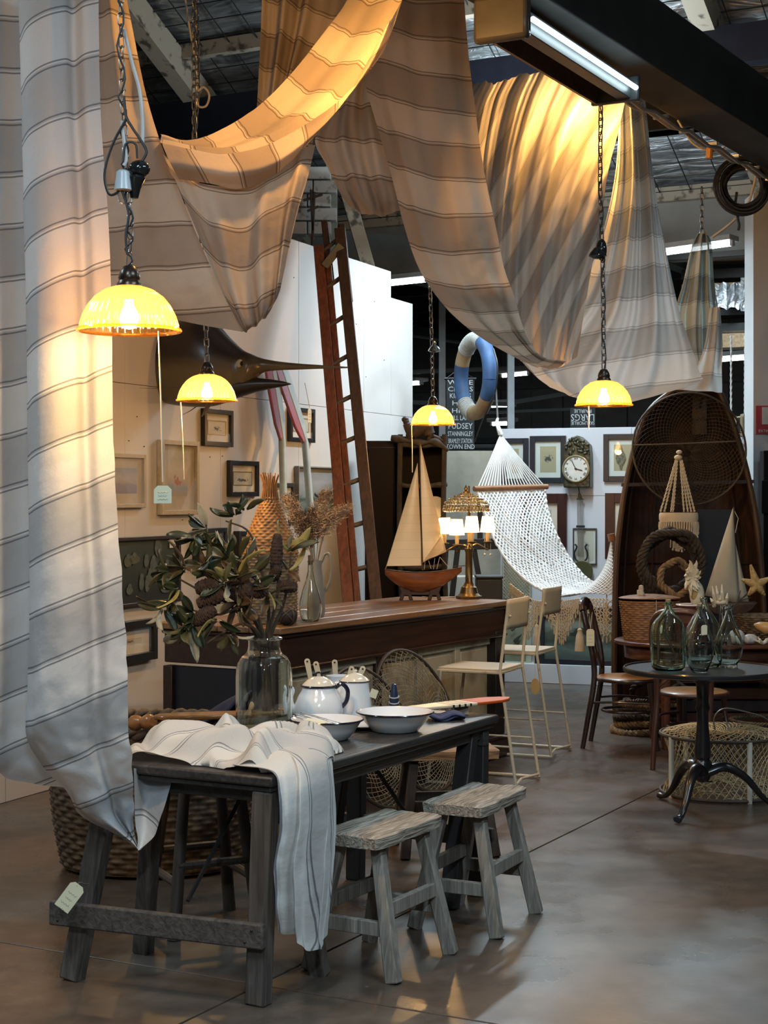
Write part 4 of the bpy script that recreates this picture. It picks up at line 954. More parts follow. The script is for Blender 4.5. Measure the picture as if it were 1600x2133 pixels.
for (x, y, dy, r_, h_, d) in ((576, 1158, 0, .022, .17, (0.05, 0, 1)), (572, 1195, -.02, .022, .06, (.4, 0, .6)), (505, 1232, -.12, .042, .08, (1, -.4, .2)), (440, 1248, -.15, .026, .11, (.9, 0, .35)), (432, 1222, -.14, .028, .09, (.9, 0, .2)), (425, 1283, -.17, .026, .10, (.8, 0, .5)), (598, 1222, .0, .022, .08, (1, 0, -.1)), (540, 1228, -.1, .03, .06, (.6, -.4, .3))):
    B(cone(at(x, y, by + dy), r_, h_, d), 'banksia_cone', CONE, t)

# enamelware
ENAM = M('white_enamel', (0.80, 0.81, 0.82), 0.12, coat=0.6, var=0.04)
NAVR = M('navy_enamel_rim', (0.012, 0.014, 0.03), 0.15)
IVORY = M('ivory_enamel', (0.78, 0.64, 0.42), 0.25, coat=0.3, var=0.06)
def bowl(px, py, D, label, hh=0.085):
    c = onz(px, py, H); r = D / 2
    t = thing('enamel_bowl', label, 'bowl', c, 0, 'enamel bowls on the trestle table')
    B(MB().lathe([(0.0, 0.002), (r * .55, 0.0), (r * .62, 0.006), (r * .80, hh * .5), (r * .93, hh * .88), (r, hh), (r * .985, hh + .004), (r * .90, hh * .90), (r * .76, hh * .5), (r * .55, 0.012), (0.0, 0.01)], 48, c), 'body', ENAM, t)
    B(MB().tube([c + V((math.cos(a) * r, math.sin(a) * r, hh + 0.001)) for a in [2 * math.pi * i / 48 for i in range(48)]], 0.0035, 6, closed=True), 'rim', NAVR, t)
    return t, c
bs, bc = bowl(681, 1540, 0.272, 'smaller white enamel bowl holding forks and a paper label', 0.074)
bl, bc2 = bowl(823, 1523, 0.298, 'larger white enamel bowl with a dark rim beside the folded blue napkin', 0.074)
STEEL = M('cutlery_steel', (0.45, 0.42, 0.38), 0.25, metal=0.9)
for k in range(5):
    a = bc + V((-0.125 + 0.008 * k, -0.03 + 0.02 * k, 0.094 + 0.004 * (k % 2))); b = bc + V((0.03 + 0.02 * k, -0.05 + 0.03 * k, 0.034))
    t = thing('fork', 'old steel fork lying in the smaller enamel bowl', 'fork', a, 0, 'forks in the smaller enamel bowl')
    B(MB().bar(a.lerp(b, .25), b, 0.008, 0.003), 'shank', STEEL, t, bevel=0.001)
    sd = V((0, 1, 0))
    for j in range(4):
        B(MB().bar(a + sd * (j - 1.5) * 0.006 + V((0, 0, -0.002)), a.lerp(b, .27) + sd * (j - 1.5) * 0.005, 0.0028, 0.002), 'tine', STEEL, t)
tg = thing('price_tag', 'folded cream paper label tucked in the smaller enamel bowl', 'tag', bc + V((-0.03, -0.08, 0.09)))
B(MB().bar(bc + V((-0.075, -0.085, 0.088)), bc + V((0.0, -0.105, 0.076)), 0.05, 0.0015), 'card', TAGM, tg)
tg = thing('enamel_plate', 'small stack plate of white enamel between the two bowls', 'plate', onz(757, 1508, H))
c = onz(762, 1516, H)
B(MB().lathe([(0, 0.002), (0.07, 0.002), (0.10, 0.012), (0.115, 0.016), (0.10, 0.018), (0.07, 0.007), (0, 0.007)], 36, c), 'body', ENAM, tg)
B(MB().tube([c + V((math.cos(a) * .115, math.sin(a) * .115, 0.0165)) for a in [2 * math.pi * i / 36 for i in range(36)]], 0.002, 6, closed=True), 'rim', NAVR, tg)
# teapot
c = onz(664, 1505, H)
t = thing('enamel_teapot', 'round white enamel teapot with a navy-edged lid behind the smaller bowl', 'teapot', c)
s_ = 51 / F * c.y / 0.095
B(MB().lathe([(r * s_, z * s_) for r, z in ((0, 0.0), (0.075, 0.0), (0.088, 0.02), (0.095, 0.045), (0.092, 0.075), (0.080, 0.105), (0.066, 0.128), (0.063, 0.140), (0.066, 0.145), (0.058, 0.146), (0.055, 0.13))], 36, c, close=False), 'body', ENAM, t)
ld = B(MB().lathe([(r * s_, z * s_) for r, z in ((0.067, 0.143), (0.062, 0.150), (0.045, 0.166), (0.022, 0.178), (0.0, 0.181))], 36, c), 'lid', M('cream_enamel', (0.76, 0.68, 0.54), 0.15, coat=0.5), t)
B(MB().tube([c + V((math.cos(a) * .068 * s_, math.sin(a) * .068 * s_, 0.1435 * s_)) for a in [2 * math.pi * i / 36 for i in range(36)]], 0.004, 6, closed=True), 'lid_rim', NAVR, ld)
B(MB().tube(curve([c + V((x, 0, z)) * s_ for x, z in ((-.012, .178), (-.008, .192), (.008, .192), (.012, .178))], 12), 0.004, 6), 'lid_loop', NAVR, ld)
B(MB().tube(curve([c + V((x, 0, z)) * s_ for x, z in ((-.082, .04), (-.108, .065), (-.112, .10), (-.104, .125), (-.118, .14))], 16), [0.018 - 0.0075 * i / 16 for i in range(17)], 10), 'spout', ENAM, t)
B(MB().tube(curve([c + V((x, 0, z)) * s_ for x, z in ((.064, .135), (.09, .15), (.112, .125), (.108, .085), (.09, .06))], 18), 0.0085, 8), 'handle', NAVR, t)
# coffee pot
c = onz(739, 1495, H)
t = thing('enamel_coffee_pot', 'tall tapered white enamel coffee pot beside the round teapot', 'coffee pot', c)
B(MB().lathe([(0, 0), (0.072, 0), (0.076, 0.006), (0.070, 0.05), (0.062, 0.11), (0.058, 0.145), (0.062, 0.150), (0.054, 0.15), (0.052, 0.14)], 32, c, close=False), 'body', ENAM, t)
ld = B(MB().lathe([(0.062, 0.152), (0.055, 0.160), (0.03, 0.178), (0.008, 0.184), (0.01, 0.195), (0.0, 0.198)], 28, c), 'lid', MATS['cream_enamel'], t)
B(MB().tube([c + V((math.cos(a) * .0615, math.sin(a) * .0615, 0.151)) for a in [2 * math.pi * i / 32 for i in range(32)]], 0.0022, 6, closed=True), 'rim', NAVR, t)
B(MB().prism([(-0.062, 0.09), (-0.085, 0.148), (-0.06, 0.15), (-0.05, 0.1)], 0.03, c, V((1, 0, 0)), ZD), 'spout', ENAM, t, bevel=0.005)
B(MB().box(c + V((0.078, -0.01, 0.1)), (0.03, 0.002, 0.035), Matrix.Rotation(R(20), 3, 'Y')), 'price_tag', TAGM, t)
# enamel jug of ladles behind
c = onz(706, 1484, H)
jug = thing('enamel_jug', 'white enamel jug with navy handle standing behind the teapot and coffee pot', 'jug', c)
B(MB().lathe([(0, 0), (0.06, 0), (0.065, 0.03), (0.055, 0.09), (0.05, 0.14), (0.055, 0.155), (0.05, 0.155), (0.045, 0.13), (0.05, 0.02), (0, 0.01)], 28, c), 'body', ENAM, jug)
B(MB().tube(curve([c + V((x, -0.02, z)) for x, z in ((.05, .14), (.075, .15), (.085, .11), (.07, .06), (.06, .05))], 14), 0.008, 8), 'handle', NAVR, jug)
for k, (x0, y0, x1, y1) in enumerate(((652, 1440, 639, 1372), (672, 1440, 657, 1378), (701, 1440, 697, 1374), (720, 1440, 734, 1388), (744, 1420, 758, 1388))):
    Y = 6.98 if k < 4 else 6.95
    a, b = at(x0, y0, Y), at(x1, y1, Y)
    lab = ('enamel ladle with ivory handle leaning furthest left behind the teapot', 'enamel ladle with ivory handle, second behind the teapot lid', 'upright ivory-handled enamel ladle behind the teapot', 'short ivory-handled ladle leaning right between the pots', 'ivory-handled spoon rising behind the coffee pot lid')[k]
    t = thing('ladle', lab, 'ladle', a, 0, 'ivory-handled ladles among the enamel pots')
    d = (b - a).normalized(); sd = d.cross(V((0, 1, 0))).normalized()
    poly = [(-0.008, 0), (0.008, 0), (0.0125, (b - a).length - 0.012)] + [(0.0125 * math.cos(q), (b - a).length - 0.012 + 0.0125 * math.sin(q)) for q in [math.pi * i / 8 for i in range(1, 8)]] + [(-0.0125, (b - a).length - 0.012)]
    B(MB().prism(poly, 0.004, a, sd, d), 'handle', IVORY, t, bevel=0.001)
    B(MB().lathe([(0.004, -.004), (0.004, .004)], 12, (0, 0, 0)).add([], []), 'hang_hole', NAVR, t, world=False)
    hh = t.children[-1]; hh.location = (b - d * 0.012) - a + V((0, -0.0005, 0)); hh.rotation_euler = (R(90), 0, 0)
    B(MB().tube([a, a - d * 0.08 + V((0, 0.01, 0))], [0.008, 0.005], 8), 'shank', IVORY, t)
# folded blue napkin
t = thing('blue_napkin', 'small folded navy blue cloth napkin on the far table end', 'napkin', onz(930, 1500, H))
rows = []
for i in range(12):
    x = -0.075 + 0.15 * i / 11
    rows.append([onz(930, 1499, H) + V((x, 0.12 * (j / 9 - .5) + 0.02 * math.sin(x * 30), 0.012 + 0.012 * abs(math.sin(j * 0.9 + x * 18)) + 0.006 * math.sin(x * 60))) for j in range(10)])
B(MB().grid(rows), 'fold', M('navy_cotton', (0.035, 0.045, 0.11), 0.85, var=0.3, scale=40), t, smooth=180, solid=0.006)
B(MB().grid([[p + V((0.012, 0.008, -0.008)) for p in r] for r in rows[1:10]]), 'under_fold', MATS['navy_cotton'], t, smooth=180, solid=0.006)
# painted paddle with striped blade and orange tip, overhanging the far end
def paddle_board(name, label, a, b, w, mats, cuts, parts):
    a, b = V(a), V(b); d = (b - a); L = d.length; d.normalize(); sd = ZD.cross(d).normalized()
    t = thing(name, label, 'paddle', a)
    def wid(s):
        return w * min(1.0, (max(0.0, 1 - s) / 0.16) ** 0.5, 0.55 + 0.45 * min(1, s / 0.5))
    for (s0, s1), m_, nm in zip(zip(cuts[:-1], cuts[1:]), mats, parts):
        n_ = 8; poly = [((-wid(s0 + (s1 - s0) * i / n_)), (s0 + (s1 - s0) * i / n_) * L) for i in range(n_ + 1)] + [((wid(s0 + (s1 - s0) * i / n_)), (s0 + (s1 - s0) * i / n_) * L) for i in range(n_, -1, -1)]
        B(MB().prism([(x, y) for x, y in poly], 0.012, a, sd, d), nm, m_, t, bevel=0.003)
    return t
CRM = M('cream_paddle_paint', (0.72, 0.60, 0.40), 0.3, coat=0.3, var=0.08)
ORG = M('orange_paddle_paint', (0.52, 0.085, 0.012), 0.5, var=0.1, spec=.2)
BLK = M('black_paint_stripe', (0.02, 0.02, 0.02), 0.35)
pa, pb = at(838, 1478, 6.62), at(1061, 1464, 7.0)
pa.z = pb.z = H + 0.042
pdl = paddle_board('painted_paddle', 'cream paddle blade with black stripes and orange tip overhanging the far table end', pa, pb, 0.062, [CRM, BLK, CRM, BLK, CRM, BLK, CRM, BLK, CRM, ORG], [0, .38, .395, .43, .445, .48, .495, .53, .545, .60, 1.0], ['blade', 'stripe', 'band', 'stripe', 'band', 'stripe', 'band', 'stripe', 'band', 'orange_tip'])
B(MB().box(onz(960, 1486, H) + ZD * 0.014, (0.06, 0.06, 0.032)), 'paddle_chock', M('pale_block', (0.4, 0.33, 0.22), 0.7), pdl)
# varnished oar blade lying across the far side of the table
pa, pb = at(600, 1500, 6.75), at(322, 1503, 6.55)
pa.z = H + 0.012; pb.z = H + 0.02
t = thing('wooden_oar', 'varnished orange-brown oar blade lying behind the crumpled linen and jar', 'oar', pa)
d = (pb - pa).normalized(); sd = ZD.cross(d).normalized(); Lq = (pb - pa).length
VAR = wood('varnished_oar', (0.40, 0.17, 0.05), (0.22, 0.085, 0.025), 0.25, 2.5, 'x', 0.05, coat=0.4)
B(MB().prism([(-.02, 0), (-.055, Lq * .35), (-.062, Lq * .8), (-.045, Lq * .95), (-.012, Lq), (.012, Lq), (.045, Lq * .95), (.062, Lq * .8), (.055, Lq * .35), (.02, 0)], 0.02, pa, sd, d), 'blade', VAR, t, bevel=0.006)
B(MB().tube([pa + d * 0.03, pa - d * 0.35], 0.019, 10), 'shaft', VAR, t)

# ------------------------------------------------------------------ stools
SEATW = wood('bleached_grey_elm', (0.50, 0.44, 0.36), (0.13, 0.105, 0.08), 0.85, 7.0, 'x', 1.0)
SLEG = wood('bleached_grey_leg', (0.30, 0.27, 0.23), (0.13, 0.115, 0.095), 0.8, 4.0, 'z', 0.5)
def make_stool(label, seat_m, leg_m, h=0.50, L=0.48, W=0.25):
    t = thing('wooden_stool', label, 'stool', (0, 0, 0), 0, 'rough wooden stools round the trestle table')
    rows = []
    nx, ny = 40, 18
    def edge(i, j):
        x = (i / nx - .5) * L; y = (j / ny - .5) * W
        ex = 0.008 * noise.noise(V((x * 6, y * 14, 1.5))); ey = 0.010 * noise.noise(V((x * 9, y * 3, 6.5)))
        cr = 1 - 0.05 * (abs(i / nx - .5) * 2) ** 8
        return V((x + ex, (y + ey) * cr, 0))
    top = [[edge(i, j) + V((0, 0, h - 0.004 - 0.007 * abs(noise.noise(V((edge(i, j).x * 4, edge(i, j).y * 26, 2)))) - 0.004 * noise.noise(V((edge(i, j).x * 12, edge(i, j).y * 40, 7))) - (0.006 if i in (0, nx) or j in (0, ny) else 0))) for j in range(ny + 1)] for i in range(nx + 1)]
    mb = MB().grid(top); n0 = len(mb.v)
    bot = [[V((p.x * .985, p.y * .97, h - 0.05)) for p in r] for r in top]
    mb.grid(bot)
    m_ = ny + 1
    for i in range(nx):
        mb.f.append((i * m_, n0 + i * m_, n0 + (i + 1) * m_, (i + 1) * m_)); mb.f.append((i * m_ + ny, (i + 1) * m_ + ny, n0 + (i + 1) * m_ + ny, n0 + i * m_ + ny))
    for j in range(ny):
        mb.f.append((j, j + 1, n0 + j + 1, n0 + j)); k = nx * m_
        mb.f.append((k + j, n0 + k + j, n0 + k + j + 1, k + j + 1))
    B(mb, 'seat', seat_m, t, world=False, smooth=50)
    ft = {}
    for sx in (-1, 1):
        for sy in (-1, 1):
            a = V((sx * (L / 2 - 0.03), sy * (W / 2 + 0.045), 0)); b = V((sx * (L / 2 - 0.085), sy * (W / 2 - 0.05), h - 0.048))
            B(MB().bar(a, b, 0.050, 0.042, up=(1, 0, 0), w2=0.044, d2=0.04), 'leg', leg_m, t, world=False, bevel=0.005)
            ft[sx, sy] = (a, b)
    def mix(k, s): return k[0].lerp(k[1], s)
    for sx in (-1, 1):
        B(MB().bar(mix(ft[sx, -1], .38), mix(ft[sx, 1], .38), 0.026, 0.05), 'stretcher', leg_m, t, world=False, bevel=0.003)
    for sy in (-1, 1):
        B(MB().bar(mix(ft[-1, sy], .52), mix(ft[1, sy], .52), 0.026, 0.05), 'stretcher', leg_m, t, world=False, bevel=0.003)
    return t
ra = math.atan2(TD.y, TD.x)
stA = make_stool('weathered grey stool nearest the camera, half behind the hanging linen', SEATW, SLEG)
place(stA, (-0.01, 5.80, 0), ra - R(1))
stB = copy_tree(stA)
place(stB, (0.36, 6.36, 0), ra + R(3), 'weathered grey stool at the far corner of the table, clear of the linen')
stC = make_stool('amber-lit brown stool beyond the far end of the table', wood('brown_rough_seat', (0.36, 0.20, 0.09), (0.13, 0.065, 0.03), 0.7, 4.0, 'x', 0.8), wood('dark_rough_leg', (0.06, 0.04, 0.03), (0.03, 0.02, 0.015), 0.8, 4.0, 'z', 0.4), 0.49)
place(stC, (0.28, 7.62, 0), R(8))
# round-legged stool tucked on the far side of the table
t = thing('round_leg_stool', 'dark stool with round turned legs tucked under the far side of the table', 'stool', (-0.70, 6.30, 0), R(25))
RL = wood('dark_turned_leg', (0.075, 0.055, 0.042), (0.035, 0.026, 0.02), 0.6, 3, 'z', 0.3)
B(MB().lathe([(0, 0.60), (0.15, 0.60), (0.165, 0.61), (0.165, 0.63), (0.15, 0.64), (0, 0.64)], 28), 'seat', RL, t, world=False)
lp = [(sx * 0.17, sy * 0.17) for sx in (-1, 1) for sy in (-1, 1)]
for x, y in lp: B(MB().tube([V((x, y, 0)), V((x * .6, y * .6, 0.605))], [0.026, 0.022], 10), 'leg', RL, t, world=False)
for (a, b) in ((0, 1), (2, 3), (0, 2), (1, 3)):
    z = 0.20 if a + b in (1, 5) else 0.27
    B(MB().tube([V((lp[a][0] * .88, lp[a][1] * .88, z)), V((lp[b][0] * .88, lp[b][1] * .88, z))], 0.016, 8), 'stretcher', RL, t, world=False)

# ------------------------------------------------------------------ large wicker basket behind the table
WICK = M('brown_wicker', (0.17, 0.115, 0.065), 0.7, c2=(0.06, 0.038, 0.022), scale=30, p=(0.35, 0.65), bump=0.3)
def woven(mb, c, prof_r, h, n, rows, amp, strand, sx=1.0, sy=1.0, z0=0.0):
    """woven wall: each strand a ridge that weaves in and out of the stakes"""
    prof = []
    N = rows * 4
    for i in range(N + 1):
        prof.append((prof_r(i / N), z0 + h * i / N))
    def fr(a, i):
        row = i // 4; ph = (i % 4) / 4.0
        rid = math.sin(math.pi * ph)
        return 1 + (amp * math.sin(n * a / 2 + math.pi * (row % 2)) * rid + strand * rid) / max(0.05, prof_r(i / N))
    return mb.lathe(prof, n * 4, c, sx, sy, fr=fr, close=False)
def braid(c, rx, ry, z, r, n=90, tw=24, k=2):
    mb = MB()
    for q in range(k):
        pts = [V((c[0] + (rx + r * .6 * math.cos(tw * a + q * math.pi * 2 / k)) * math.cos(a), c[1] + (ry + r * .6 * math.cos(tw * a + q * 2 * math.pi / k)) * math.sin(a), z + r * .6 * math.sin(tw * a + q * 2 * math.pi / k))) for a in [2 * math.pi * i / (n * 2) for i in range(n * 2)]]
        mb.tube(pts, r * 0.62, 6, closed=True)
    return mb
bc3 = V(((318 - CX) / F * 7.3, 7.3, 0))
t = thing('wicker_basket', 'large brown wicker basket with a plaited rim on the floor behind the table', 'basket', bc3)
B(woven(MB(), bc3, lambda s: 0.40 + 0.05 * math.sin(math.pi * s * .8), 0.60, 46, 26, 0.006, 0.006, 1.0, 0.72, 0.02), 'wall', WICK, t, smooth=70)
B(braid(bc3, 0.435, 0.315, 0.635, 0.026), 'plaited_rim', WICK, t, smooth=70)
B(MB().lathe([(0.0, 0.015), (0.40, 0.015), (0.40, 0.03), (0.0, 0.03)], 40, bc3, 1, .72), 'base', WICK, t)
for sgn in (1,):
    hx = bc3 + V((0.40, -0.06, 0.63))
    B(MB().tube(curve([hx + V((0, -.07, 0)), hx + V((.02, -.05, .07)), hx + V((.025, .02, .09)), hx + V((.02, .08, .06)), hx + V((0, .1, 0))], 20), 0.018, 8), 'handle', M('rope_tan', (0.36, 0.24, 0.12), 0.85, var=0.3, scale=40, bump=0.4), t)
t = thing('blue_blanket', 'navy blue folded cloth poking out of the large wicker basket', 'cloth', bc3 + V((0.36, 0.1, 0.5)))
B(loft([[bc3 + V((0.16, -.02, .58)), bc3 + V((.26, -.1, .66)), bc3 + V((.34, -.12, .70))], [bc3 + V((0.2, .05, .64)), bc3 + V((.3, 0, .72)), bc3 + V((.42, 0, .78))], [bc3 + V((0.22, .18, .58)), bc3 + V((.3, .16, .66)), bc3 + V((.4, .14, .68))]], 14, 14, folds(.012, 2)), 'fold', M('navy_wool', (0.012, 0.018, 0.05), 0.9), t, smooth=180, solid=0.01)
t = thing('wooden_club', 'turned brown wooden handle lying across the wicker basket rim', 'wood', at(285, 1506, 6.9))
a, b = at(272, 1506, 7.0), at(320, 1503, 6.9)
B(MB().tube(curve([a, a.lerp(b, .2), a.lerp(b, .5), a.lerp(b, .8), b], 20), [0.02 + 0.014 * abs(math.sin(i * .31)) for i in range(21)], 10), 'handle', VAR, t)
# ------------------------------------------------------------------ shop counter
CH = 0.99
C0 = onz(590, 1308, CH); C1 = onz(1065, 1250, CH)
CD = C1 - C0; CL = CD.length; CD.normalize(); CW = V((-CD.y, CD.x, 0)); CDEP = 0.80
CROT = Matrix.Rotation(math.atan2(CD.y, CD.x), 3, 'Z')
def cb(s, w, z=0.0): return V((C0.x, C0.y, 0)) + CD * s + CW * w + ZD * z
MAH = wood('dark_mahogany', (0.040, 0.015, 0.009), (0.016, 0.007, 0.005), 0.38, 2.5, 'x', 0.1)
TOPW = wood('worn_counter_top', (0.27, 0.145, 0.07), (0.10, 0.05, 0.025), 0.32, 2.5, 'x', 0.1)
CRP = M('chipped_cream_panel', (0.40, 0.355, 0.25), 0.6, c2=(0.20, 0.16, 0.10), scale=5, detail=8, p=(0.30, 0.52), bump=0.1)
t = thing('shop_counter', 'long dark timber shop counter with cream panelled front under the yacht and lamp', 'counter', cb(CL / 2, CDEP / 2), math.atan2(CD.y, CD.x))
for k in range(4):
    B(MB().box(cb(CL / 2, (k + .5) * CDEP / 4, CH - 0.0175), (CL + 0.04, CDEP / 4 - 0.003, 0.035), CROT), 'top_plank', TOPW, t, bevel=0.006)
B(MB().box(cb(CL / 2, CDEP / 2, CH - 0.047), (CL, CDEP - 0.04, 0.024), CROT), 'top_moulding', MAH, t, bevel=0.008)
B(MB().box(cb(CL / 2, 0.06, CH - 0.135), (CL - 0.06, 0.05, 0.155), CROT), 'front_frieze', MAH, t, bevel=0.005)
B(MB().box(cb(CL / 2, 0.045, CH - 0.218), (CL - 0.04, 0.06, 0.018), CROT), 'bead', MAH, t, bevel=0.006)
B(MB().box(cb(0.04, CDEP / 2, CH - 0.135), (0.05, CDEP - 0.06, 0.155), CROT), 'end_frieze', MAH, t, bevel=0.005)
B(MB().box(cb(0.055, CDEP / 2, 0.38), (0.03, CDEP - 0.08, 0.76), CROT), 'end_panel', M('navy_black_panel', (0.006, 0.009, 0.018), 0.45), t, bevel=0.004)
B(MB().box(cb(0.045, 0.05, 0.38), (0.06, 0.06, 0.76), CROT), 'corner_post', MAH, t, bevel=0.005)
B(MB().box(cb(0.045, CDEP - 0.05, 0.38), (0.06, 0.06, 0.76), CROT), 'corner_post', MAH, t, bevel=0.005)
npn = 5
for k in range(npn):
    s0 = 0.10 + (CL - 0.26) * k / npn; s1 = 0.10 + (CL - 0.26) * (k + 1) / npn
    B(MB().box(cb((s0 + s1) / 2, 0.085, 0.44), (s1 - s0 - 0.06, 0.02, 0.66), CROT), 'front_panel', CRP, t, bevel=0.003)
    B(MB().box(cb((s0 + s1) / 2, 0.072, 0.44), (s1 - s0 - 0.13, 0.012, 0.52), CROT), 'raised_field', CRP, t, bevel=0.006)
    B(MB().box(cb(s0, 0.07, 0.44), (0.06, 0.035, 0.68), CROT), 'stile', MAH if k in (0, 2) else CRP, t, bevel=0.004)
    B(MB().box(cb((s0 + s1) / 2, 0.07, 0.745), (s1 - s0 - 0.06, 0.03, 0.05), CROT), 'top_rail', CRP, t, bevel=0.003)
B(MB().box(cb(CL - 0.09, 0.07, 0.40), (0.12, 0.08, 0.80), CROT), 'end_post', M('black_post', (0.016, 0.013, 0.012), 0.45), t, bevel=0.006)
B(MB().box(cb(CL - 0.09, CDEP / 2, 0.40), (0.05, CDEP - .1, 0.78), CROT), 'far_end', MATS['black_post'], t, bevel=0.004)
B(MB().box(cb(CL / 2, 0.05, 0.06), (CL - 0.02, 0.10, 0.12), CROT), 'plinth', MAH, t, bevel=0.012)
B(MB().box(cb(CL / 2, 0.04, 0.13), (CL - 0.04, 0.08, 0.025), CROT), 'plinth_mould', MAH, t, bevel=0.008)
B(MB().prism([(0, 0), (0.12, 0), (0.16, 0.05), (0.17, 0.10), (0, 0.10)], 0.10, cb(CL - 0.02, 0.05, CH - 0.16), CD, ZD), 'corbel', MATS['black_post'], t, bevel=0.01)

# hoop nets leaning on the counter front
NETM = M('net_twine', (0.30, 0.25, 0.16), 0.9, var=0.3)
HOOPM = M('dark_hoop', (0.045, 0.032, 0.022), 0.6)
def diamond_net(fn, nu, nv, r, seg=3):
    """netting: two families of crossing strands on the surface fn(u, v)"""
    mb = MB()
    for k in range(-nv, nu + 1):
        for sg in (1, -1):
            pts = []
            for i in range(nv * 2 + 1):
                v = i / (nv * 2.0); u = (k + sg * v * nv + (0 if sg > 0 else nv)) / nu
                if -1e-6 <= u <= 1 + 1e-6: pts.append(fn(u, v))
                elif len(pts) > 1: mb.tube(pts, r, seg); pts = []
                else: pts = []
            if len(pts) > 1: mb.tube(pts, r, seg)
    return mb
def hoop_net(label, c, rad, tilt_to, depth, nm='hoop_net'):
    """round hoop with a slack net, standing on its edge against something"""
    c = V(c); n_ = V(tilt_to).normalized(); sx = n_.cross(ZD).normalized(); sy = sx.cross(n_)
    t = thing(nm, label, 'net', c - sy * rad, 0, 'hoop nets leaning on the counter')
    B(MB().tube([c + sx * rad * math.cos(a) + sy * rad * math.sin(a) for a in [2 * math.pi * i / 56 for i in range(56)]], 0.011, 7, closed=True), 'hoop', HOOPM, t)
    def fn(u, v):
        a = 2 * math.pi * u; rr = rad * (1 - v * .96)
        return c + sx * rr * math.cos(a) + sy * rr * math.sin(a) - n_ * depth * (1 - (1 - v) ** 2) - ZD * 0.05 * v + n_ * 0.015 * noise.noise(V((u * 20, v * 9, rad)))
    B(diamond_net(fn, 44, 13, 0.0019), 'netting', NETM, t, smooth=0)
    return t
hp = cb(0.95, -0.20, 0); fdir = -CW
hoop_net('round net on a dark hoop leaning on the counter front, behind the large bowl', cb(1.02, -0.20, 0.42), 0.40, (fdir + ZD * .35), -0.10)
hoop_net('round net on a dark hoop leaning on the counter front, nearer the coffee pot', cb(0.48, -0.24, 0.40), 0.38, (fdir + ZD * .4), -0.10)
hoop_net('low round net on a dark hoop leaning behind the bar stool legs', cb(1.55, -0.16, 0.25), 0.235, (fdir + ZD * .5), -0.06)
t = thing('rope_bottle', 'small blue and white rope-striped float among the hoop nets', 'float', cb(0.80, -0.30, 0.4))
c = at(821, 1455, 8.6)
B(MB().lathe([(0, -.10), (0.018, -.10), (0.024, -.06), (0.024, 0), (0.016, .05), (0.012, .075), (0, .08)], 16, c), 'body', M('navy_float', (0.03, 0.05, 0.11), 0.3), t)
for k in range(3):
    B(MB().tube([c + V((math.cos(a) * .0245, math.sin(a) * .0245, -0.05 + .03 * k + .006 * math.sin(a))) for a in [2 * math.pi * i / 20 for i in range(20)]], 0.004, 5, closed=True), 'stripe', M('white_stripe', (0.6, 0.62, 0.65), 0.5), t)
B(MB().bar(c - ZD * .1, V((c.x, c.y, 0)), 0.02, 0.02), 'stick', HOOPM, t)

# wicker-covered demijohn on the counter
dj = cb(0.14, 0.42, CH); dj = onz(562, 1297, CH)
t = thing('wicker_demijohn', 'tall wicker-covered demijohn with a ragged cane neck on the counter', 'demijohn', dj)
WK2 = M('orange_brown_cane', (0.34, 0.17, 0.06), 0.6, c2=(0.13, 0.06, 0.022), scale=26, p=(0.3, 0.65), bump=0.3)
WK3 = M('grey_brown_cane', (0.22, 0.155, 0.085), 0.65, c2=(0.09, 0.058, 0.03), scale=26, p=(0.3, 0.65), bump=0.3)
def djr(s):
    pts = [(0, .135), (.05, .142), (.30, .142), (.42, .150), (.52, .148), (.62, .125), (.72, .095), (.82, .066), (.90, .043), (1.0, .036)]
    for (a, ra_), (b, rb) in zip(pts[:-1], pts[1:]):
        if a <= s <= b: return ra_ + (rb - ra_) * (s - a) / (b - a)
    return .036
B(woven(MB(), dj, lambda s: djr(s * .5), 0.36, 34, 24, 0.0035, 0.0035), 'lower_weave', WK3, t, smooth=70)
B(woven(MB(), dj, lambda s: djr(.5 + s * .42), 0.30, 34, 20, 0.003, 0.003, z0=0.36), 'upper_weave', WK2, t, smooth=70)
B(braid(dj, 0.152, 0.152, 0.37, 0.010, tw=30), 'waist_plait', WK3, t)
B(MB().lathe([(0, .002), (.135, .002), (.135, .012), (0, .012)], 32, dj), 'base', WK3, t)
random.seed(3)
for i in range(22):
    a = 2 * math.pi * i / 22
    B(MB().tube([dj + V((math.cos(a) * .046, math.sin(a) * .046, .645)), dj + V((math.cos(a) * .036, math.sin(a) * .036, .70)), dj + V((math.cos(a) * .036, math.sin(a) * .036, .735)), dj + V((math.cos(a) * (.04 + random.uniform(0, .016)), math.sin(a) * .044, .765 + random.uniform(0, .025)))], 0.0035, 5), 'stake', WK2, t)
B(braid(dj, 0.039, 0.039, 0.735, 0.005, tw=12), 'neck_binding', WK2, t)
# clear corked bottle, grey jug of plumes, dark ball
def lathed(name, label, cat, c, prof, mat, part='body', n=32, group=None):
    t = thing(name, label, cat, c, 0, group)
    B(MB().lathe(prof, n, c, close=False), part, mat, t)
    return t
c = onz(647, 1294, CH)
t = lathed('glass_bottle', 'clear teardrop glass bottle with a cork standing on the counter', 'bottle', c, [(0, .003), (.042, .003), (.05, .012), (.062, .06), (.060, .10), (.045, .16), (.026, .22), (.0165, .265), (.0155, .31), (.018, .315), (.0155, .322), (.0125, .31), (.0135, .265), (.023, .22), (.042, .16), (.057, .10), (.059, .06), (.046, .014), (0, .009)], solid_glass('jar_glass', (.95, .975, .965)), 'glass')
B(MB().lathe([(0.012, .30), (.0135, .325), (.0145, .35), (0, .352)], 14, c), 'cork', M('cork', (0.30, 0.21, 0.12), 0.9), t)
c = onz(658, 1285, CH)
STONE = M('pale_grey_stoneware', (0.22, 0.225, 0.215), 0.45, var=0.1)
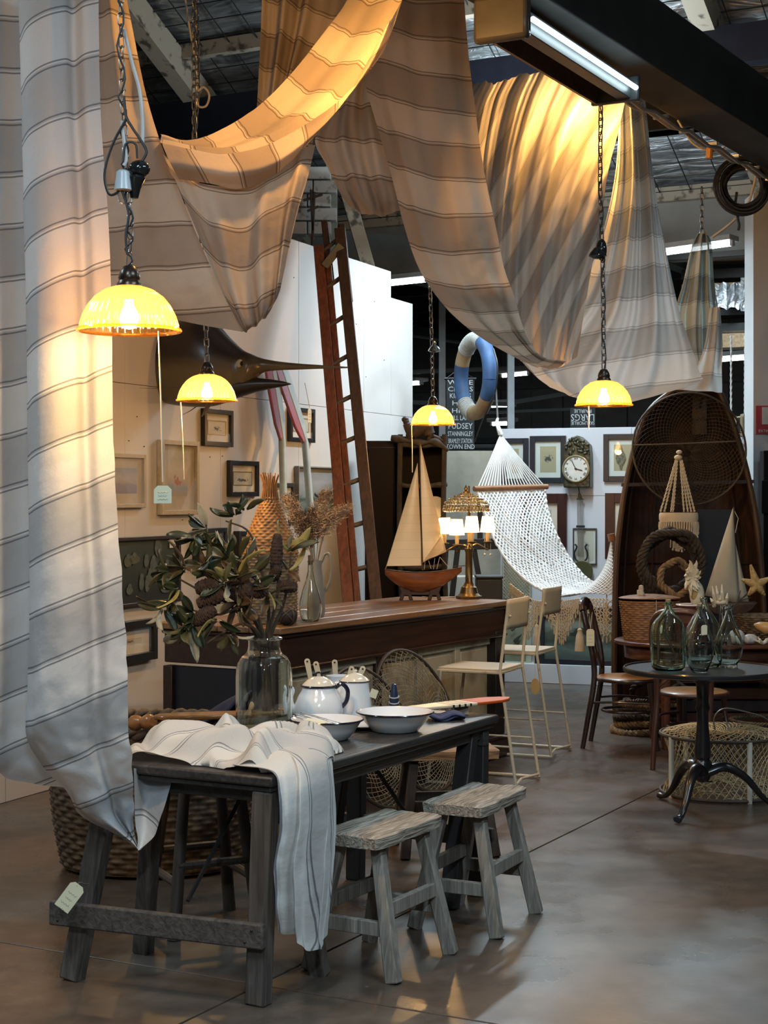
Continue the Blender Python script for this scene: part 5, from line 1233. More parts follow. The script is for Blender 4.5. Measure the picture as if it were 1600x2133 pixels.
t = lathed('stoneware_jug', 'pale grey jug with a tall loop handle behind the corked bottle', 'jug', c, [(0, .002), (.045, .002), (.052, .03), (.05, .14), (.04, .22), (.032, .27), (.036, .31), (.03, .31), (.026, .26), (.0, .2)], STONE)
B(MB().tube(curve([c + V((x, 0, z)) for x, z in ((.03, .30), (.05, .345), (.075, .34), (.085, .28), (.078, .2), (.05, .14))], 24), 0.0085, 8), 'handle', STONE, t)
jc = c
t = thing('dried_plumes', 'feathery dried reed plumes standing in the grey jug', 'dried grass', c + ZD * .28)
PL = M('plume_tan', (0.42, 0.31, 0.22), 0.95, var=0.3); PL2 = M('plume_brown', (0.17, 0.11, 0.07), 0.95, var=0.3)
random.seed(21)
for (x, y, L_, lean, m_) in ((690, 1075, .22, (.9, 0, .45), PL), (668, 1065, .22, (.25, 0, 1), PL), (648, 1100, .20, (.1, 0, 1), PL2), (612, 1068, .20, (-.4, 0, .9), PL), (632, 1105, .18, (-.15, 0, 1), PL2), (680, 1095, .2, (.7, 0, .6), PL)):
    tip = at(x, y, c.y + .02); d = V(lean).normalized(); root = c + ZD * .26
    B(MB().tube(curve([root, root.lerp(tip, .5) + ZD * .03, tip], 14), 0.0022, 5), 'stem', PL2, t)
    vs, fs = [], []
    for i in range(1300):
        s = random.uniform(-.5, .5); p = tip + d * (L_ * s) + V((random.gauss(0, .024), random.gauss(0, .02), random.gauss(0, .018))) * (1.1 - abs(s))
        e = (d * random.uniform(.3, 1) + V((random.uniform(-1, 1), random.uniform(-1, 1), random.uniform(-.8, .8)))).normalized() * random.uniform(.012, .03)
        w = e.orthogonal().normalized() * .0022
        k = len(vs); vs += [p - w, p + w, p + e]; fs.append((k, k + 1, k + 2))
    o = B(MB().add(vs, fs), 'plume', m_, t, smooth=0); o['kind'] = 'stuff'
t = thing('dark_ball', 'dark round woven ball resting on the counter beside the demijohn', 'ball', onz(599, 1303, CH))
c = onz(599, 1303, CH) + ZD * .048
B(MB().ball(c, .046, 20, 14), 'core', M('ball_dark', (0.02, 0.014, 0.011), 0.6), t)
for k in range(5):
    ax = V((math.sin(k * 1.3), math.cos(k * 1.3), math.sin(k * 2.1))).normalized(); s1 = ax.orthogonal().normalized(); s2 = ax.cross(s1)
    B(MB().tube([c + (s1 * math.cos(a) + s2 * math.sin(a)) * .047 for a in [2 * math.pi * i / 28 for i in range(28)]], .004, 5, closed=True), 'cane_band', M('ball_band', (0.06, 0.04, 0.028), 0.6), t)

# model yacht
yc = onz(878, 1250, CH); YY = yc.y
t = thing('model_yacht', 'wooden model yacht with cream sails on a small cradle on the counter', 'model boat', yc)
HULL = wood('varnished_hull', (0.30, 0.105, 0.035), (0.16, 0.05, 0.018), 0.25, 2.5, 'x', 0.03, coat=0.4)
def yp(px, py, dy=0.0): return at(px, py, YY + dy)
hs = []
for i in range(17):
    s = i / 16; px = 802 + 160 * s
    wd = 0.075 * math.sin(math.pi * min(1, 0.16 + .84 * s) ** 0.9) ** .7 if s < 1 else 0.002
    top = 1186 + 8 * math.sin(math.pi * s) - 4 * s; bot = top + 2 + 46 * math.sin(math.pi * (s * .92 + .04)) ** .8 * (1 - .25 * s)
    ring = []
    for j in range(13):
        a = math.pi * j / 12
        ring.append(yp(px, top + (bot - top) * math.sin(a), -wd * math.cos(a)))
    hs.append(ring)
mbh = MB().grid(hs); B(mbh, 'hull', HULL, t, smooth=60)
B(MB().grid([[r[0] - ZD * .004, (r[0] + r[-1]) / 2 - ZD * .002, r[-1] - ZD * .004] for r in hs]), 'deck', wood('yacht_deck', (0.34, 0.17, 0.07), (0.2, 0.1, 0.04), .3), t)
B(MB().tube([(r[0]) for r in hs] + [r[-1] for r in reversed(hs)], .0035, 5, closed=True), 'gunwale', M('dark_gunwale', (.06, .03, .015), .4), t)
B(MB().tube([yp(874, 920), yp(880, 1188)], [0.003, 0.006], 8), 'mast', MATS['dark_gunwale'], t)
SAIL = linen('sail_cloth', (0.70, 0.56, 0.37), (0.68, 0.545, 0.36), (0.64, 0.51, 0.33), transl=0.4, clearness=0.0, period=0.11, lined=0.0)
def sail(pts3, belly, nm):
    a, b, c_ = [V(p) for p in pts3]; rows, uv_ = [], []
    for i in range(17):
        s = i / 16; r_, q_ = [], []
        for j in range(13):
            u = j / 12; p = a.lerp(b, s).lerp(a.lerp(c_, s), u)
            p = p + V((0, -1, 0)) * belly * math.sin(math.pi * u) * math.sin(math.pi * min(1, s * .9 + .05)); r_.append(p); q_.append(((p.x), p.z))
        rows.append(r_); uv_.append(q_)
    return B(MB().grid(rows, uv_), nm, SAIL, t, smooth=180)
sail((yp(870, 965), yp(805, 1179, .02), yp(879, 1178)), 0.05, 'fore_sail')
sail((yp(876, 924), yp(877, 1170), yp(930, 1150, .04)), 0.03, 'main_sail')
sail((yp(918, 1118, -.05), yp(880, 1172, -.03), yp(925, 1146, -.06)), 0.015, 'stay_sail')
B(MB().tube([yp(878, 1172), yp(934, 1148, .04)], .003, 6), 'boom', MATS['dark_gunwale'], t)
B(MB().tube([yp(945, 1180), yp(972, 1178)], .003, 6), 'bowsprit', MATS['dark_gunwale'], t)
for a, b in (((893, 1168), (898, 1185)), ((916, 1160), (910, 1186)), ((916, 1160), (935, 1182)), ((936, 1150), (938, 1180)), ((886, 1165), (884, 1186)), ((870, 965), (803, 1186)), ((906, 1163), (903, 1186))):
    B(MB().tube([yp(*a, -.02), yp(*b, -.03)], .0014, 4), 'rigging', STRING, t)
for px in (846, 905):
    B(MB().prism([(-.045, 0), (-.02, 0), (-.012, .03), (.012, .03), (.02, 0), (.045, 0), (.03, .05), (.045, .085), (-.045, .085), (-.03, .05)], .03, V((yp(px, 1250).x, YY, CH + .0)), V((1, 0, 0)), ZD), 'cradle_foot', M('dark_cradle', (.05, .025, .014), .5), t, bevel=.004)
B(MB().bar(V((yp(846, 1250).x, YY, CH + .045)), V((yp(905, 1250).x, YY, CH + .045)), .02, .02), 'cradle_bar', MATS['dark_cradle'], t)

# four-light table lamp with a beaded crown
lc = onz(977, 1247, CH); LY = lc.y
t = thing('table_lamp', 'brass table lamp with four small lit shades and a glass-beaded crown', 'lamp', lc)
BRS = M('aged_brass', (0.20, 0.13, 0.05), 0.35, metal=0.85, c2=(0.10, 0.065, 0.03))
B(MB().prism([(.085 * math.cos(a), .085 * math.sin(a)) for a in [2 * math.pi * i / 8 for i in range(8)]], .02, lc + ZD * .01, V((1, 0, 0)), V((0, 1, 0))), 'foot', BRS, t, bevel=.004)
B(MB().lathe([(.075, .02), (.06, .035), (.05, .075), (.042, .08), (.030, .10), (.024, .11), (.023, .30), (.028, .31), (.030, .325), (.02, .33), (.012, .35), (.010, .56)], 12, lc, close=True), 'column', BRS, t, smooth=30)
def lp_(px, py, dy=0.0): return at(px, py, LY + dy)
SHADE = M('lit_cream_shade', (0.9, 0.78, 0.55), 0.8)
def shade_mat():
    m, n, l, b = nt('lit_parchment_shade'); n.remove(b)
    d_ = n.new('ShaderNodeBsdfDiffuse'); tr_ = n.new('ShaderNodeBsdfTranslucent')
    for q in (d_, tr_): q.inputs['Color'].default_value = (0.92, 0.80, 0.58, 1)
    mx = n.new('ShaderNodeMixShader'); mx.inputs[0].default_value = .7; l.new(d_.outputs[0], mx.inputs[1]); l.new(tr_.outputs[0], mx.inputs[2])
    l.new(mx.outputs[0], n['Material Output'].inputs['Surface']); return m
SHM = shade_mat()
for k, (px, py, dy) in enumerate(((926, 1095, -.08), (952, 1098, .07), (983, 1092, -.1), (1016, 1092, .02))):
    s = lp_(px, py, dy)
    sh = B(MB().lathe([(.050, -.052), (.036, .052)], 28, s, close=False), 'shade', SHM, t)
    B(MB().lathe([(.0015, -.05), (.012, -.045), (.014, -.02), (.006, .02), (.001, .03)], 10, s), 'bulb', BULB, sh)
    B(MB().lathe([(.012, -.115), (.014, -.07), (.012, -.05)], 10, s), 'candle_tube', M('ivory_tube', (.6, .45, .25), .5), t)
    B(MB().lathe([(.006, -.125), (.028, -.118), (.030, -.112), (.012, -.11)], 16, s), 'drip_pan', BRS, t)
    a = lc + ZD * .33
    B(MB().tube(curve([a, a.lerp(s, .45) + ZD * -.045, s + V((0, 0, -.165)).lerp(V((0, 0, -.165)), 1), s - ZD * .12], 18), .0055, 7), 'arm', BRS, t)
    bulb_light('shade_light', s - ZD * .005, 2.6, WARM, .02)
top = lp_(964, 1012)
CRY = clear('crystal_beads', (0.95, 0.9, 0.8), 0.05, 0.25, 0.95, gcol=(1, .92, .75))
B(MB().tube([lc + ZD * .5, V((lc.x, lc.y, top.z))], .006, 8), 'crown_stem', BRS, t)
cc = V((lc.x - .02, lc.y, 0)); zc = lp_(964, 1062).z
for (rad, z, n_, br) in ((.145, zc, 40, .0095), (.142, zc + .02, 38, .0085), (.135, zc + .045, 34, .009), (.105, zc + .065, 26, .009), (.075, zc + .085, 20, .008), (.04, zc + .10, 12, .008)):
    mb = MB()
    for i in range(n_):
        a = 2 * math.pi * i / n_; mb.ball(cc + V((math.cos(a) * rad, math.sin(a) * rad, z)), (br, br, br * (1.5 if rad > .14 else 1)), 7, 5)
    B(mb, 'bead_ring', CRY, t)
    B(MB().tube([cc + V((math.cos(a) * rad, math.sin(a) * rad, z + br)) for a in [2 * math.pi * i / 32 for i in range(32)]], .002, 4, closed=True), 'ring_wire', BRS, t)
B(MB().lathe([(.012, 0), (.018, .012), (.008, .022), (.014, .032), (.006, .045), (.0, .06)], 12, V((cc.x, cc.y, zc + .105))), 'finial', BRS, t)
for k, px in enumerate((1010, 1022)):
    a = lp_(px, 1115, .02); B(MB().tube([a, a - ZD * .12], .0015, 4), 'pull_string', STRING, t)
    B(MB().ball(a - ZD * .125, .008, 8, 6), 'pull_bead', M('pale_bead', (.6, .58, .5), .5), t)
B(MB().tube(curve([lc + V((-.05, 0.02, .012)), lc + V((-.15, .06, .006)), lc + V((-.25, .02, .006)), lc + V((-.3, .1, .006))], 20), .004, 6), 'flex', STRING, t)

# ------------------------------------------------------------------ cream metal bar stools
CRMET = M('cream_chipped_metal', (0.52, 0.44, 0.31), 0.45, c2=(0.22, 0.14, 0.08), scale=14, detail=8, p=(0.28, 0.42))
BRDW = M('cream_board', (0.50, 0.42, 0.29), 0.5, var=0.15, scale=6)
def bar_stool():
    t = thing('bar_stool', 'x', 'stool', (0, 0, 0), 0, 'cream metal bar stools by the counter')
    SH, BH, hw = 0.665, 1.03, 0.19
    B(MB().box((0, 0, SH), (0.38, 0.38, 0.016)), 'seat', BRDW, t, world=False, bevel=.005)
    B(MB().tube([V((x, y, SH - .012)) for x, y in ((-hw, -hw), (hw, -hw), (hw, hw), (-hw, hw))], .009, 6, closed=True), 'seat_frame', CRMET, t, world=False)
    for sy in (-1, 1):
        # rear upright runs from the floor past the seat to the back board
        B(MB().tube([V((-hw - .10, sy * .20, 0.012)), V((-hw, sy * hw, SH)), V((-hw - .035, sy * .17, BH - .04))], .0095, 8), 'upright', CRMET, t, world=False)
        B(MB().tube([V((hw + .06, sy * .20, 0.012)), V((hw - .02, sy * hw, SH - .01))], .0095, 8), 'leg', CRMET, t, world=False)
        B(MB().tube(curve([V((-hw - .10, sy * .20, .012)), V((-hw - .05, sy * .205, .012)), V((hw + .02, sy * .205, .012)), V((hw + .06, sy * .20, .012))], 12), .0095, 8), 'runner', CRMET, t, world=False)
        B(MB().tube([V((-hw - .065, sy * .195, .24)), V((hw + .035, sy * .195, .24))], .006, 6), 'side_rung', CRMET, t, world=False)
    B(MB().tube([V((hw + .03, -.195, .26)), V((hw + .03, .195, .26))], .007, 6), 'foot_rung', CRMET, t, world=False)
    B(MB().tube([V((-hw - .10, -.20, .03)), V((-hw - .06, 0, .03)), V((-hw - .10, .20, .03))], .0075, 6), 'rear_rung', CRMET, t, world=False)
    rows = [[V((-hw - .03 - .012 * (i / 6) - .012 * math.cos(math.pi * (j / 10 - .5)), (j / 10 - .5) * .36, BH - .13 + .17 * i / 6)) for j in range(11)] for i in range(7)]
    B(MB().grid(rows), 'back_board', BRDW, t, world=False, solid=.014, bevel=0)
    for sy in (-1, 1): B(MB().ball((-hw - .052, sy * .165, BH - .055), .008, 8, 5), 'bolt', CRMET, t, world=False)
    return t
b1 = bar_stool(); place(b1, (0.56, 9.48, 0), R(156), 'cream metal bar stool nearer the trestle table, left of its twin')
b2 = copy_tree(b1); place(b2, (0.87, 10.58, 0), R(156), 'cream metal bar stool further back with an orange tag on its leg')
tg = thing('price_tag', 'orange oval paper tag hanging from the farther bar stool', 'tag', at(1114, 1428, 10.2))
B(MB().prism([(.028 * math.cos(a), .05 * math.sin(a)) for a in [2 * math.pi * i / 20 for i in range(20)]], .001, at(1115, 1430, 10.15), V((1, 0, 0)), ZD), 'card', M('orange_tag', (.5, .30, .10), .8), tg)
B(MB().tube([at(1115, 1415, 10.15), at(1113, 1362, 10.25)], .0015, 4), 'string', STRING, tg)

# ------------------------------------------------------------------ pictures
def artmat(name, stops, blob=None, nscale=6.0, ndist=0.15):
    if name in MATS: return MATS[name]
    m, n, l, b = nt(name)
    uvn = n.new('ShaderNodeUVMap'); sp = n.new('ShaderNodeSeparateXYZ'); l.new(uvn.outputs[0], sp.inputs[0])
    no = n.new('ShaderNodeTexNoise'); no.inputs['Scale'].default_value = nscale; no.inputs['Detail'].default_value = 6; l.new(uvn.outputs[0], no.inputs['Vector'])
    a = n.new('ShaderNodeMath'); a.operation = 'MULTIPLY_ADD'; l.new(no.outputs['Fac'], a.inputs[0]); a.inputs[1].default_value = ndist * 2; l.new(sp.outputs[1], a.inputs[2])
    s_ = n.new('ShaderNodeMath'); s_.operation = 'SUBTRACT'; l.new(a.outputs[0], s_.inputs[0]); s_.inputs[1].default_value = ndist
    r = n.new('ShaderNodeValToRGB'); e = r.color_ramp.elements
    while len(e) < len(stops): e.new(0.5)
    for i, (p, c) in enumerate(stops): e[i].position = p; e[i].color = (*c, 1)
    l.new(s_.outputs[0], r.inputs[0]); out = r.outputs[0]
    if blob:
        (cx, cy, rx, ry, col, thr, bs) = blob
        mp = n.new('ShaderNodeMapping'); mp.vector_type = 'POINT'; mp.inputs['Location'].default_value = (-cx / rx, -cy / ry, 0); mp.inputs['Scale'].default_value = (1 / rx, 1 / ry, 1)
        l.new(uvn.outputs[0], mp.inputs[0])
        ln = n.new('ShaderNodeVectorMath'); ln.operation = 'LENGTH'; l.new(mp.outputs[0], ln.inputs[0])
        n2 = n.new('ShaderNodeTexNoise'); n2.inputs['Scale'].default_value = bs; n2.inputs['Detail'].default_value = 5; n2.inputs['Distortion'].default_value = 1.0; l.new(uvn.outputs[0], n2.inputs['Vector'])
        q = n.new('ShaderNodeMath'); q.operation = 'MULTIPLY_ADD'; l.new(ln.outputs['Value'], q.inputs[0]); q.inputs[1].default_value = -0.5; l.new(n2.outputs['Fac'], q.inputs[2])
        rr = ramp(n, (0, 0, 0), (1, 1, 1), thr, thr + .08); l.new(q.outputs[0], rr.inputs[0])
        mx = n.new('ShaderNodeMix'); mx.data_type = 'RGBA'; mx.inputs['B'].default_value = (*col, 1); l.new(rr.outputs[0], mx.inputs['Factor']); l.new(out, mx.inputs['A']); out = mx.outputs['Result']
    l.new(out, b.inputs['Base Color']); b.inputs['Roughness'].default_value = 0.55
    MATS[name] = m
    return m
PANE = clear('picture_glass', (0.99, 0.99, 0.99), 0.02, 0.02, 0.22, tedge=(.96, .96, .96))
BLACKF = M('black_frame', (0.016, 0.014, 0.013), 0.3)
MOUNT = M('cream_mount', (0.74, 0.67, 0.53), 0.8, var=0.04)
def picture(label, center, dx, nrm, w, h, fw_, fm, mount, mm, art, depth=0.025, lean=0.0, glass=True, inner=None, group='framed pictures on the left partition', name='framed_picture'):
    dx = V(dx).normalized(); nrm = V(nrm).normalized(); up = ZD.copy()
    if lean: up = (ZD - nrm * math.tan(lean)).normalized(); nrm = dx.cross(up); nrm = nrm if nrm.y < 0 else -nrm
    c = V(center) + nrm * (depth / 2 + .003)
    t = thing(name, label, 'picture', c - up * (h / 2), 0, group)
    for (a, b, vert) in ((-1, 0, 1), (1, 0, 1), (0, -1, 0), (0, 1, 0)):
        p = c + dx * (a * (w / 2 - fw_ / 2)) + up * (b * (h / 2 - fw_ / 2))
        m3 = Matrix((dx, nrm, up)).transposed()
        B(MB().box(p, (fw_, depth, h) if vert else (w - 2 * fw_, depth, fw_), m3), 'frame_bar', fm, t, bevel=.0025)
    def sheet(ww, hh, off, mat, nm):
        q = c + nrm * off
        rows = [[q + dx * ((j - .5) * ww) + up * ((i - .5) * hh) for j in (0, 1)] for i in (0, 1)]
        return B(MB().grid(rows, [[(j, i) for j in (0, 1)] for i in (0, 1)]), nm, mat, t, smooth=0)
    iw, ih = w - 2 * fw_ + .002, h - 2 * fw_ + .002
    B(MB().box(c - nrm * (depth * .4), (iw, .004, ih), Matrix((dx, nrm, up)).transposed()), 'backing', MATS['cream_mount'], t)
    if mount:
        sheet(iw, ih, -depth * .18, mm, 'mount'); sheet(iw - 2 * mount, ih - 2 * mount * 1.05, -depth * .16, art, 'print')
        if inner:
            ww, hh = iw - 2 * mount + .012, ih - 2.1 * mount + .012
            for (a, b, vert) in ((-1, 0, 1), (1, 0, 1), (0, -1, 0), (0, 1, 0)):
                p = c + dx * (a * ww / 2) + up * (b * hh / 2) - nrm * (depth * .15)
                B(MB().box(p, (.006, .002, hh) if vert else (ww, .002, .006), Matrix((dx, nrm, up)).transposed()), 'fillet', inner, t)
    else: sheet(iw, ih, -depth * .16, art, 'painting')
    if glass: sheet(iw, ih, depth * .3, PANE, 'glass')
    return t
def wallpic(label, x0, y0, x1, y1, *a, **k):
    p = onwall((x0 + x1) / 2, (y0 + y1) / 2); q0, q1 = onwall(x0, (y0 + y1) / 2), onwall(x1, (y0 + y1) / 2)
    h = (y1 - y0) / F * p.y
    return picture(label, p, WD, WN, (q1 - q0).length, h, *a, **k)
INK = artmat('ink_sketch', [(0, (.62, .56, .42)), (1, (.66, .60, .46))], (.5, .42, .42, .3, (.10, .10, .09), .24, 9))
INK2 = artmat('ink_sketch_whale', [(0, (.58, .54, .42)), (1, (.66, .60, .46))], (.5, .36, .5, .22, (.08, .08, .075), .20, 6))
INK3 = artmat('ink_ship', [(0, (.50, .45, .33)), (.3, (.60, .54, .40)), (1, (.62, .56, .42))], (.5, .5, .35, .45, (.15, .14, .12), .24, 8))
GOLD = M('gold_fillet', (.36, .25, .11), .4, metal=.4)
wallpic('black-framed small print just under the fish mount, highest on the left', 418, 853, 478, 930, .032, BLACKF, .05, MOUNT, INK, .032, inner=GOLD)
wallpic('black-framed print of a whale-like shape left of the demijohn neck', 472, 960, 532, 1034, .032, BLACKF, .05, MOUNT, INK2, .032, inner=GOLD)
wallpic('black-framed print between the oars and the ladder', 598, 850, 649, 921, .032, BLACKF, .05, MOUNT, INK, .032, inner=GOLD)
wallpic('tall pale ornate-framed print of soft pastel figures', 327, 918, 405, 1072, .03, M('cream_carved_frame', (.50, .42, .29), .5, scale=30, bump=.3), .085, M('pale_mount', (.55, .49, .38), .8), artmat('pastel_figures', [(0, (.42, .33, .27)), (.22, (.30, .36, .44)), (.4, (.50, .40, .33)), (.7, (.56, .50, .40)), (1, (.44, .42, .34))], (.45, .38, .5, .4, (.42, .20, .14), .30, 4)), .04)
wallpic('pale-framed pastel seascape beside the hanging drape', 205, 945, 297, 1058, .025, M('limed_frame', (.46, .41, .32), .5), .06, M('pale_mount', (.55, .49, .38), .8), artmat('pastel_seascape', [(0, (.27, .25, .30)), (.35, (.30, .28, .33)), (.42, (.40, .36, .33)), (.6, (.44, .42, .42)), (1, (.30, .32, .38))]), .03)
FLOCK = artmat('dark_flock', [(0, (.012, .018, .014)), (.4, (.022, .032, .026)), (1, (.03, .045, .035))], None, 5)
fp = wallpic('large dark green painting of pale standing birds with a white label', 195, 1118, 372, 1262, .022, M('dark_wood_frame', (.03, .022, .017), .4), 0, MOUNT, FLOCK, .03, glass=False)
wallpic('black-framed ship print low on the partition beside the drape', 215, 1293, 315, 1380, .05, BLACKF, .09, MOUNT, INK3, .05, inner=None)
wallpic('black-framed print half hidden behind banksia leaves', 400, 1100, 461, 1178, .03, BLACKF, .05, MOUNT, INK, .05)
wallpic('narrow dark-framed print behind the banksia leaves and demijohn', 486, 1105, 545, 1182, .03, BLACKF, .05, MOUNT, INK2, .05)
wallpic('unframed grey landscape canvas of a dark headland behind the ladder', 613, 972, 692, 1075, .012, M('canvas_edge', (.22, .22, .2), .8), 0, MOUNT, artmat('grey_headland', [(0, (.05, .07, .065)), (.2, (.16, .20, .18)), (.32, (.05, .075, .065)), (.42, (.24, .27, .26)), (.7, (.34, .36, .36)), (1, (.24, .26, .27))], (.75, .42, .5, .14, (.02, .03, .028), .25, 4)), .04, glass=False)
wallpic('thin dark-topped frame just right of the demijohn neck', 566, 1006, 607, 1092, .03, M('thin_dark_frame', (.05, .045, .04), .4), .03, MOUNT, artmat('blank_paper', [(0, (.42, .38, .29)), (1, (.46, .41, .31))]), .03)
wallpic('low dark-framed print just above the counter behind the branches', 420, 1215, 512, 1300, .03, BLACKF, .06, MOUNT, INK3, .04)
# white birds of the dark painting, painted flat on its canvas, and its paper label
BIRD = M('painted_bird_grey', (.11, .135, .12), .7, c2=(.05, .07, .06), scale=25)
BIRDG = M('painted_bird_yellow', (.10, .10, .045), .7, c2=(.06, .07, .04), scale=25)
for k, (x, y, w_, h_) in enumerate(((325, 1140, 9, 30), (343, 1185, 8, 24), (332, 1190, 9, 30), (315, 1180, 9, 30), (300, 1170, 6, 18), (290, 1215, 6, 24), (302, 1218, 6, 24), (308, 1200, 7, 20), (342, 1222, 16, 20), (275, 1165, 14, 16), (262, 1170, 10, 18), (345, 1205, 9, 24), (265, 1230, 8, 14))):
    p = onwall(x, y) + WN * .018
    poly = [(w_ / F * p.y * math.cos(a) * 1.6, h_ / F * p.y * .62 * math.sin(a) * (1 - .25 * math.cos(a))) for a in [2 * math.pi * i / 14 for i in range(14)]]
    B(MB().prism(poly, .0012, p, WD, ZD), 'painted_bird', BIRDG if k in (9, 10) else BIRD, fp)
    hd = p + ZD * (h_ / F * p.y * .62) + WN * .0005
    B(MB().prism([(.022 * math.cos(a), .016 * math.sin(a)) for a in [2 * math.pi * i / 10 for i in range(10)]], .0012, hd, WD, ZD), 'painted_head', BIRD, fp)
p = onwall(354, 1132) + WN * .02
lb = B(MB().box(p, (.075, .002, .055), Matrix.Rotation(math.atan2(WD.y, WD.x), 3, 'Z')), 'price_label', M('white_label', (.75, .74, .70), .7), fp)
for k in range(2):
    B(MB().tube([p + WN * .002 + WD * (-.028 + .0056 * j) + ZD * (.01 - .018 * k + .003 * math.sin(j * 2.1 + k)) for j in range(11)], .0009, 4), 'handwriting', MATS['pencil_ink'], lb)

# mounted marlin head standing out from the partition
mbse = onwall(345, 765)
lo, hi = 0.3, 3.0
for _ in range(40):
    md = (lo + hi) / 2; q = mbse + WN * md
    if CX + q.x / q.y * F < 725: lo = md
    else: hi = md
MLN = lo
t = thing('marlin_head', 'mounted marlin head with a long dark bill jutting from the left partition', 'fish mount', mbse)
def mx_at(px):
    lo_, hi_ = 0.0, MLN * 1.2
    for _ in range(30):
        md = (lo_ + hi_) / 2; q = mbse + WN * md
        if CX + q.x / q.y * F < px: lo_ = md
        else: hi_ = md
    return lo_
def marl():
    m, n, l, b = nt('marlin_skin')
    tc = n.new('ShaderNodeTexCoord'); sp = n.new('ShaderNodeSeparateXYZ'); l.new(tc.outputs['Object'], sp.inputs[0])
    no = n.new('ShaderNodeTexNoise'); no.inputs['Scale'].default_value = 6; l.new(tc.outputs['Object'], no.inputs['Vector'])
    a = n.new('ShaderNodeMath'); a.operation = 'MULTIPLY_ADD'; l.new(no.outputs['Fac'], a.inputs[0]); a.inputs[1].default_value = .12; l.new(sp.outputs[2], a.inputs[2])
    r = ramp(n, (.105, .085, .045), (.018, .013, .010), .02, .13); l.new(a.outputs[0], r.inputs[0]); l.new(r.outputs[0], b.inputs['Base Color'])
    b.inputs['Roughness'].default_value = .28; return m
MSK = marl(); BILL = M('marlin_bill', (.022, .017, .014), .3)
secs = [(325, 700, 825), (340, 684, 838), (370, 668, 845), (410, 655, 848), (445, 668, 846), (478, 703, 836), (505, 728, 822), (525, 738, 800), (545, 746, 778), (575, 752, 772), (620, 757, 770), (680, 761, 768), (726, 764, 767)]
rings = []
for (px, y0, y1) in secs:
    q = mbse + WN * (mx_at(max(px, 346)) - (0 if px >= 346 else (346 - px) / F * mbse.y)); sc_ = q.y / F
    zt, zb = EYE - (y0 - HZ) * sc_, EYE - (y1 - HZ) * sc_
    wdt = (zt - zb) * (.26 if px < 520 else .42)
    if px == 325: wdt *= .8
    rings.append([V((q.x, q.y, 0)) + WD * (wdt * math.cos(a)) + ZD * ((zt + zb) / 2 + (zt - zb) / 2 * math.sin(a)) for a in [2 * math.pi * i / 28 for i in range(29)]])
rr_ = [curve([r[j] for r in rings], 60) for j in range(29)]
B(MB().grid([[rr_[j][i] for j in range(29)] for i in range(61)]).add(rings[0][:-1], [tuple(range(28))]), 'head', MSK, t, smooth=60)
jr_ = []
for (px, y0, y1, wq) in ((470, 790, 836, .08), (500, 786, 828, .07), (530, 786, 818, .055), (560, 789, 811, .035), (590, 794, 805, .018), (606, 799, 801, .004)):
    q = mbse + WN * mx_at(px); sc_ = q.y / F; zt, zb = EYE - (y0 - HZ) * sc_, EYE - (y1 - HZ) * sc_
    jr_.append([V((q.x, q.y, 0)) + WD * (wq * math.cos(a)) + ZD * ((zt + zb) / 2 + (zt - zb) / 2 * math.sin(a)) for a in [2 * math.pi * i / 16 for i in range(17)]])
B(MB().grid(jr_), 'lower_jaw', BILL, t)
q = mbse + WN * mx_at(509) + WD * -.052; q.z = EYE - (758 - HZ) * q.y / F
B(MB().ball(q, .030, 14, 9), 'eye', M('fish_eye', (.42, .40, .33), .15), t)
B(MB().ball(q + V((.012, -.02, 0)), .016, 12, 8), 'pupil', M('fish_pupil', (.01, .01, .01), .1), t)
q = mbse + WN * mx_at(470) - WD * .06
B(MB().tube(curve([at(478, 808, q.y - .02), at(510, 792, q.y - .05), at(540, 778, q.y - .05)], 12), .008, 6), 'lip_line', M('lip_red', (.16, .07, .05), .5), t)
for (a, b, th_) in (((385, 806), (290, 808), .006), ((418, 840), (376, 866), .010), ((435, 842), (420, 868), .022)):
    pa_, pb_ = at(*a, 8.95), at(*b, 8.9)
    B(MB().tube(curve([pa_, pa_.lerp(pb_, .5) + ZD * -.006, pb_], 12), [th_ * (1 - .75 * i / 12) for i in range(13)], 6, flat=.35), 'fin', BILL, t)
dq = mbse + WN * mx_at(430); 
B(MB().prism([(-.12, 0), (.08, 0), (.06, .10), (.0, .24), (-.10, .26)], .03, V((dq.x, dq.y, EYE - (664 - HZ) * dq.y / F - .04)), WN, ZD), 'dorsal_fin', BILL, t, bevel=.008)

# old extension ladder leaning on the partition
REDW = wood('red_brown_ladder', (0.23, 0.075, 0.032), (0.10, 0.032, 0.015), 0.45, 3, 'z', 0.15)
DKW = wood('dark_ladder', (0.085, 0.045, 0.028), (0.035, 0.02, 0.013), 0.55, 3, 'z', 0.15)
RUNG = wood('ladder_rung', (0.15, 0.11, 0.075), (0.07, 0.05, 0.035), 0.5, 3, 'x', 0.1)
t = thing('ladder', 'tall red-brown timber extension ladder leaning on the left partition', 'ladder', onz(785, 1574))
la0, la1 = onz(752, 1574), at(664, 516, 12.05)
lb0, lb1 = onz(815, 1570), at(708, 480, 12.05)
B(MB().bar(la0, la1, .075, .085, up=(0, 1, 0)), 'stile', REDW, t, bevel=.006)
B(MB().bar(la0 + V((.062, .02, 0)), la1 + V((.06, .02, 0)), .045, .06, up=(0, 1, 0)), 'inner_stile', REDW, t, bevel=.005)
B(MB().bar(lb0, lb1, .08, .085, up=(0, 1, 0)), 'stile', DKW, t, bevel=.006)
ex0, ex1 = la0.lerp(la1, .93) + V((.07, .05, 0)), at(676, 462, 12.15)
B(MB().bar(ex0, ex1, .05, .06, up=(0, 1, 0)), 'extension_stile', DKW, t, bevel=.008)
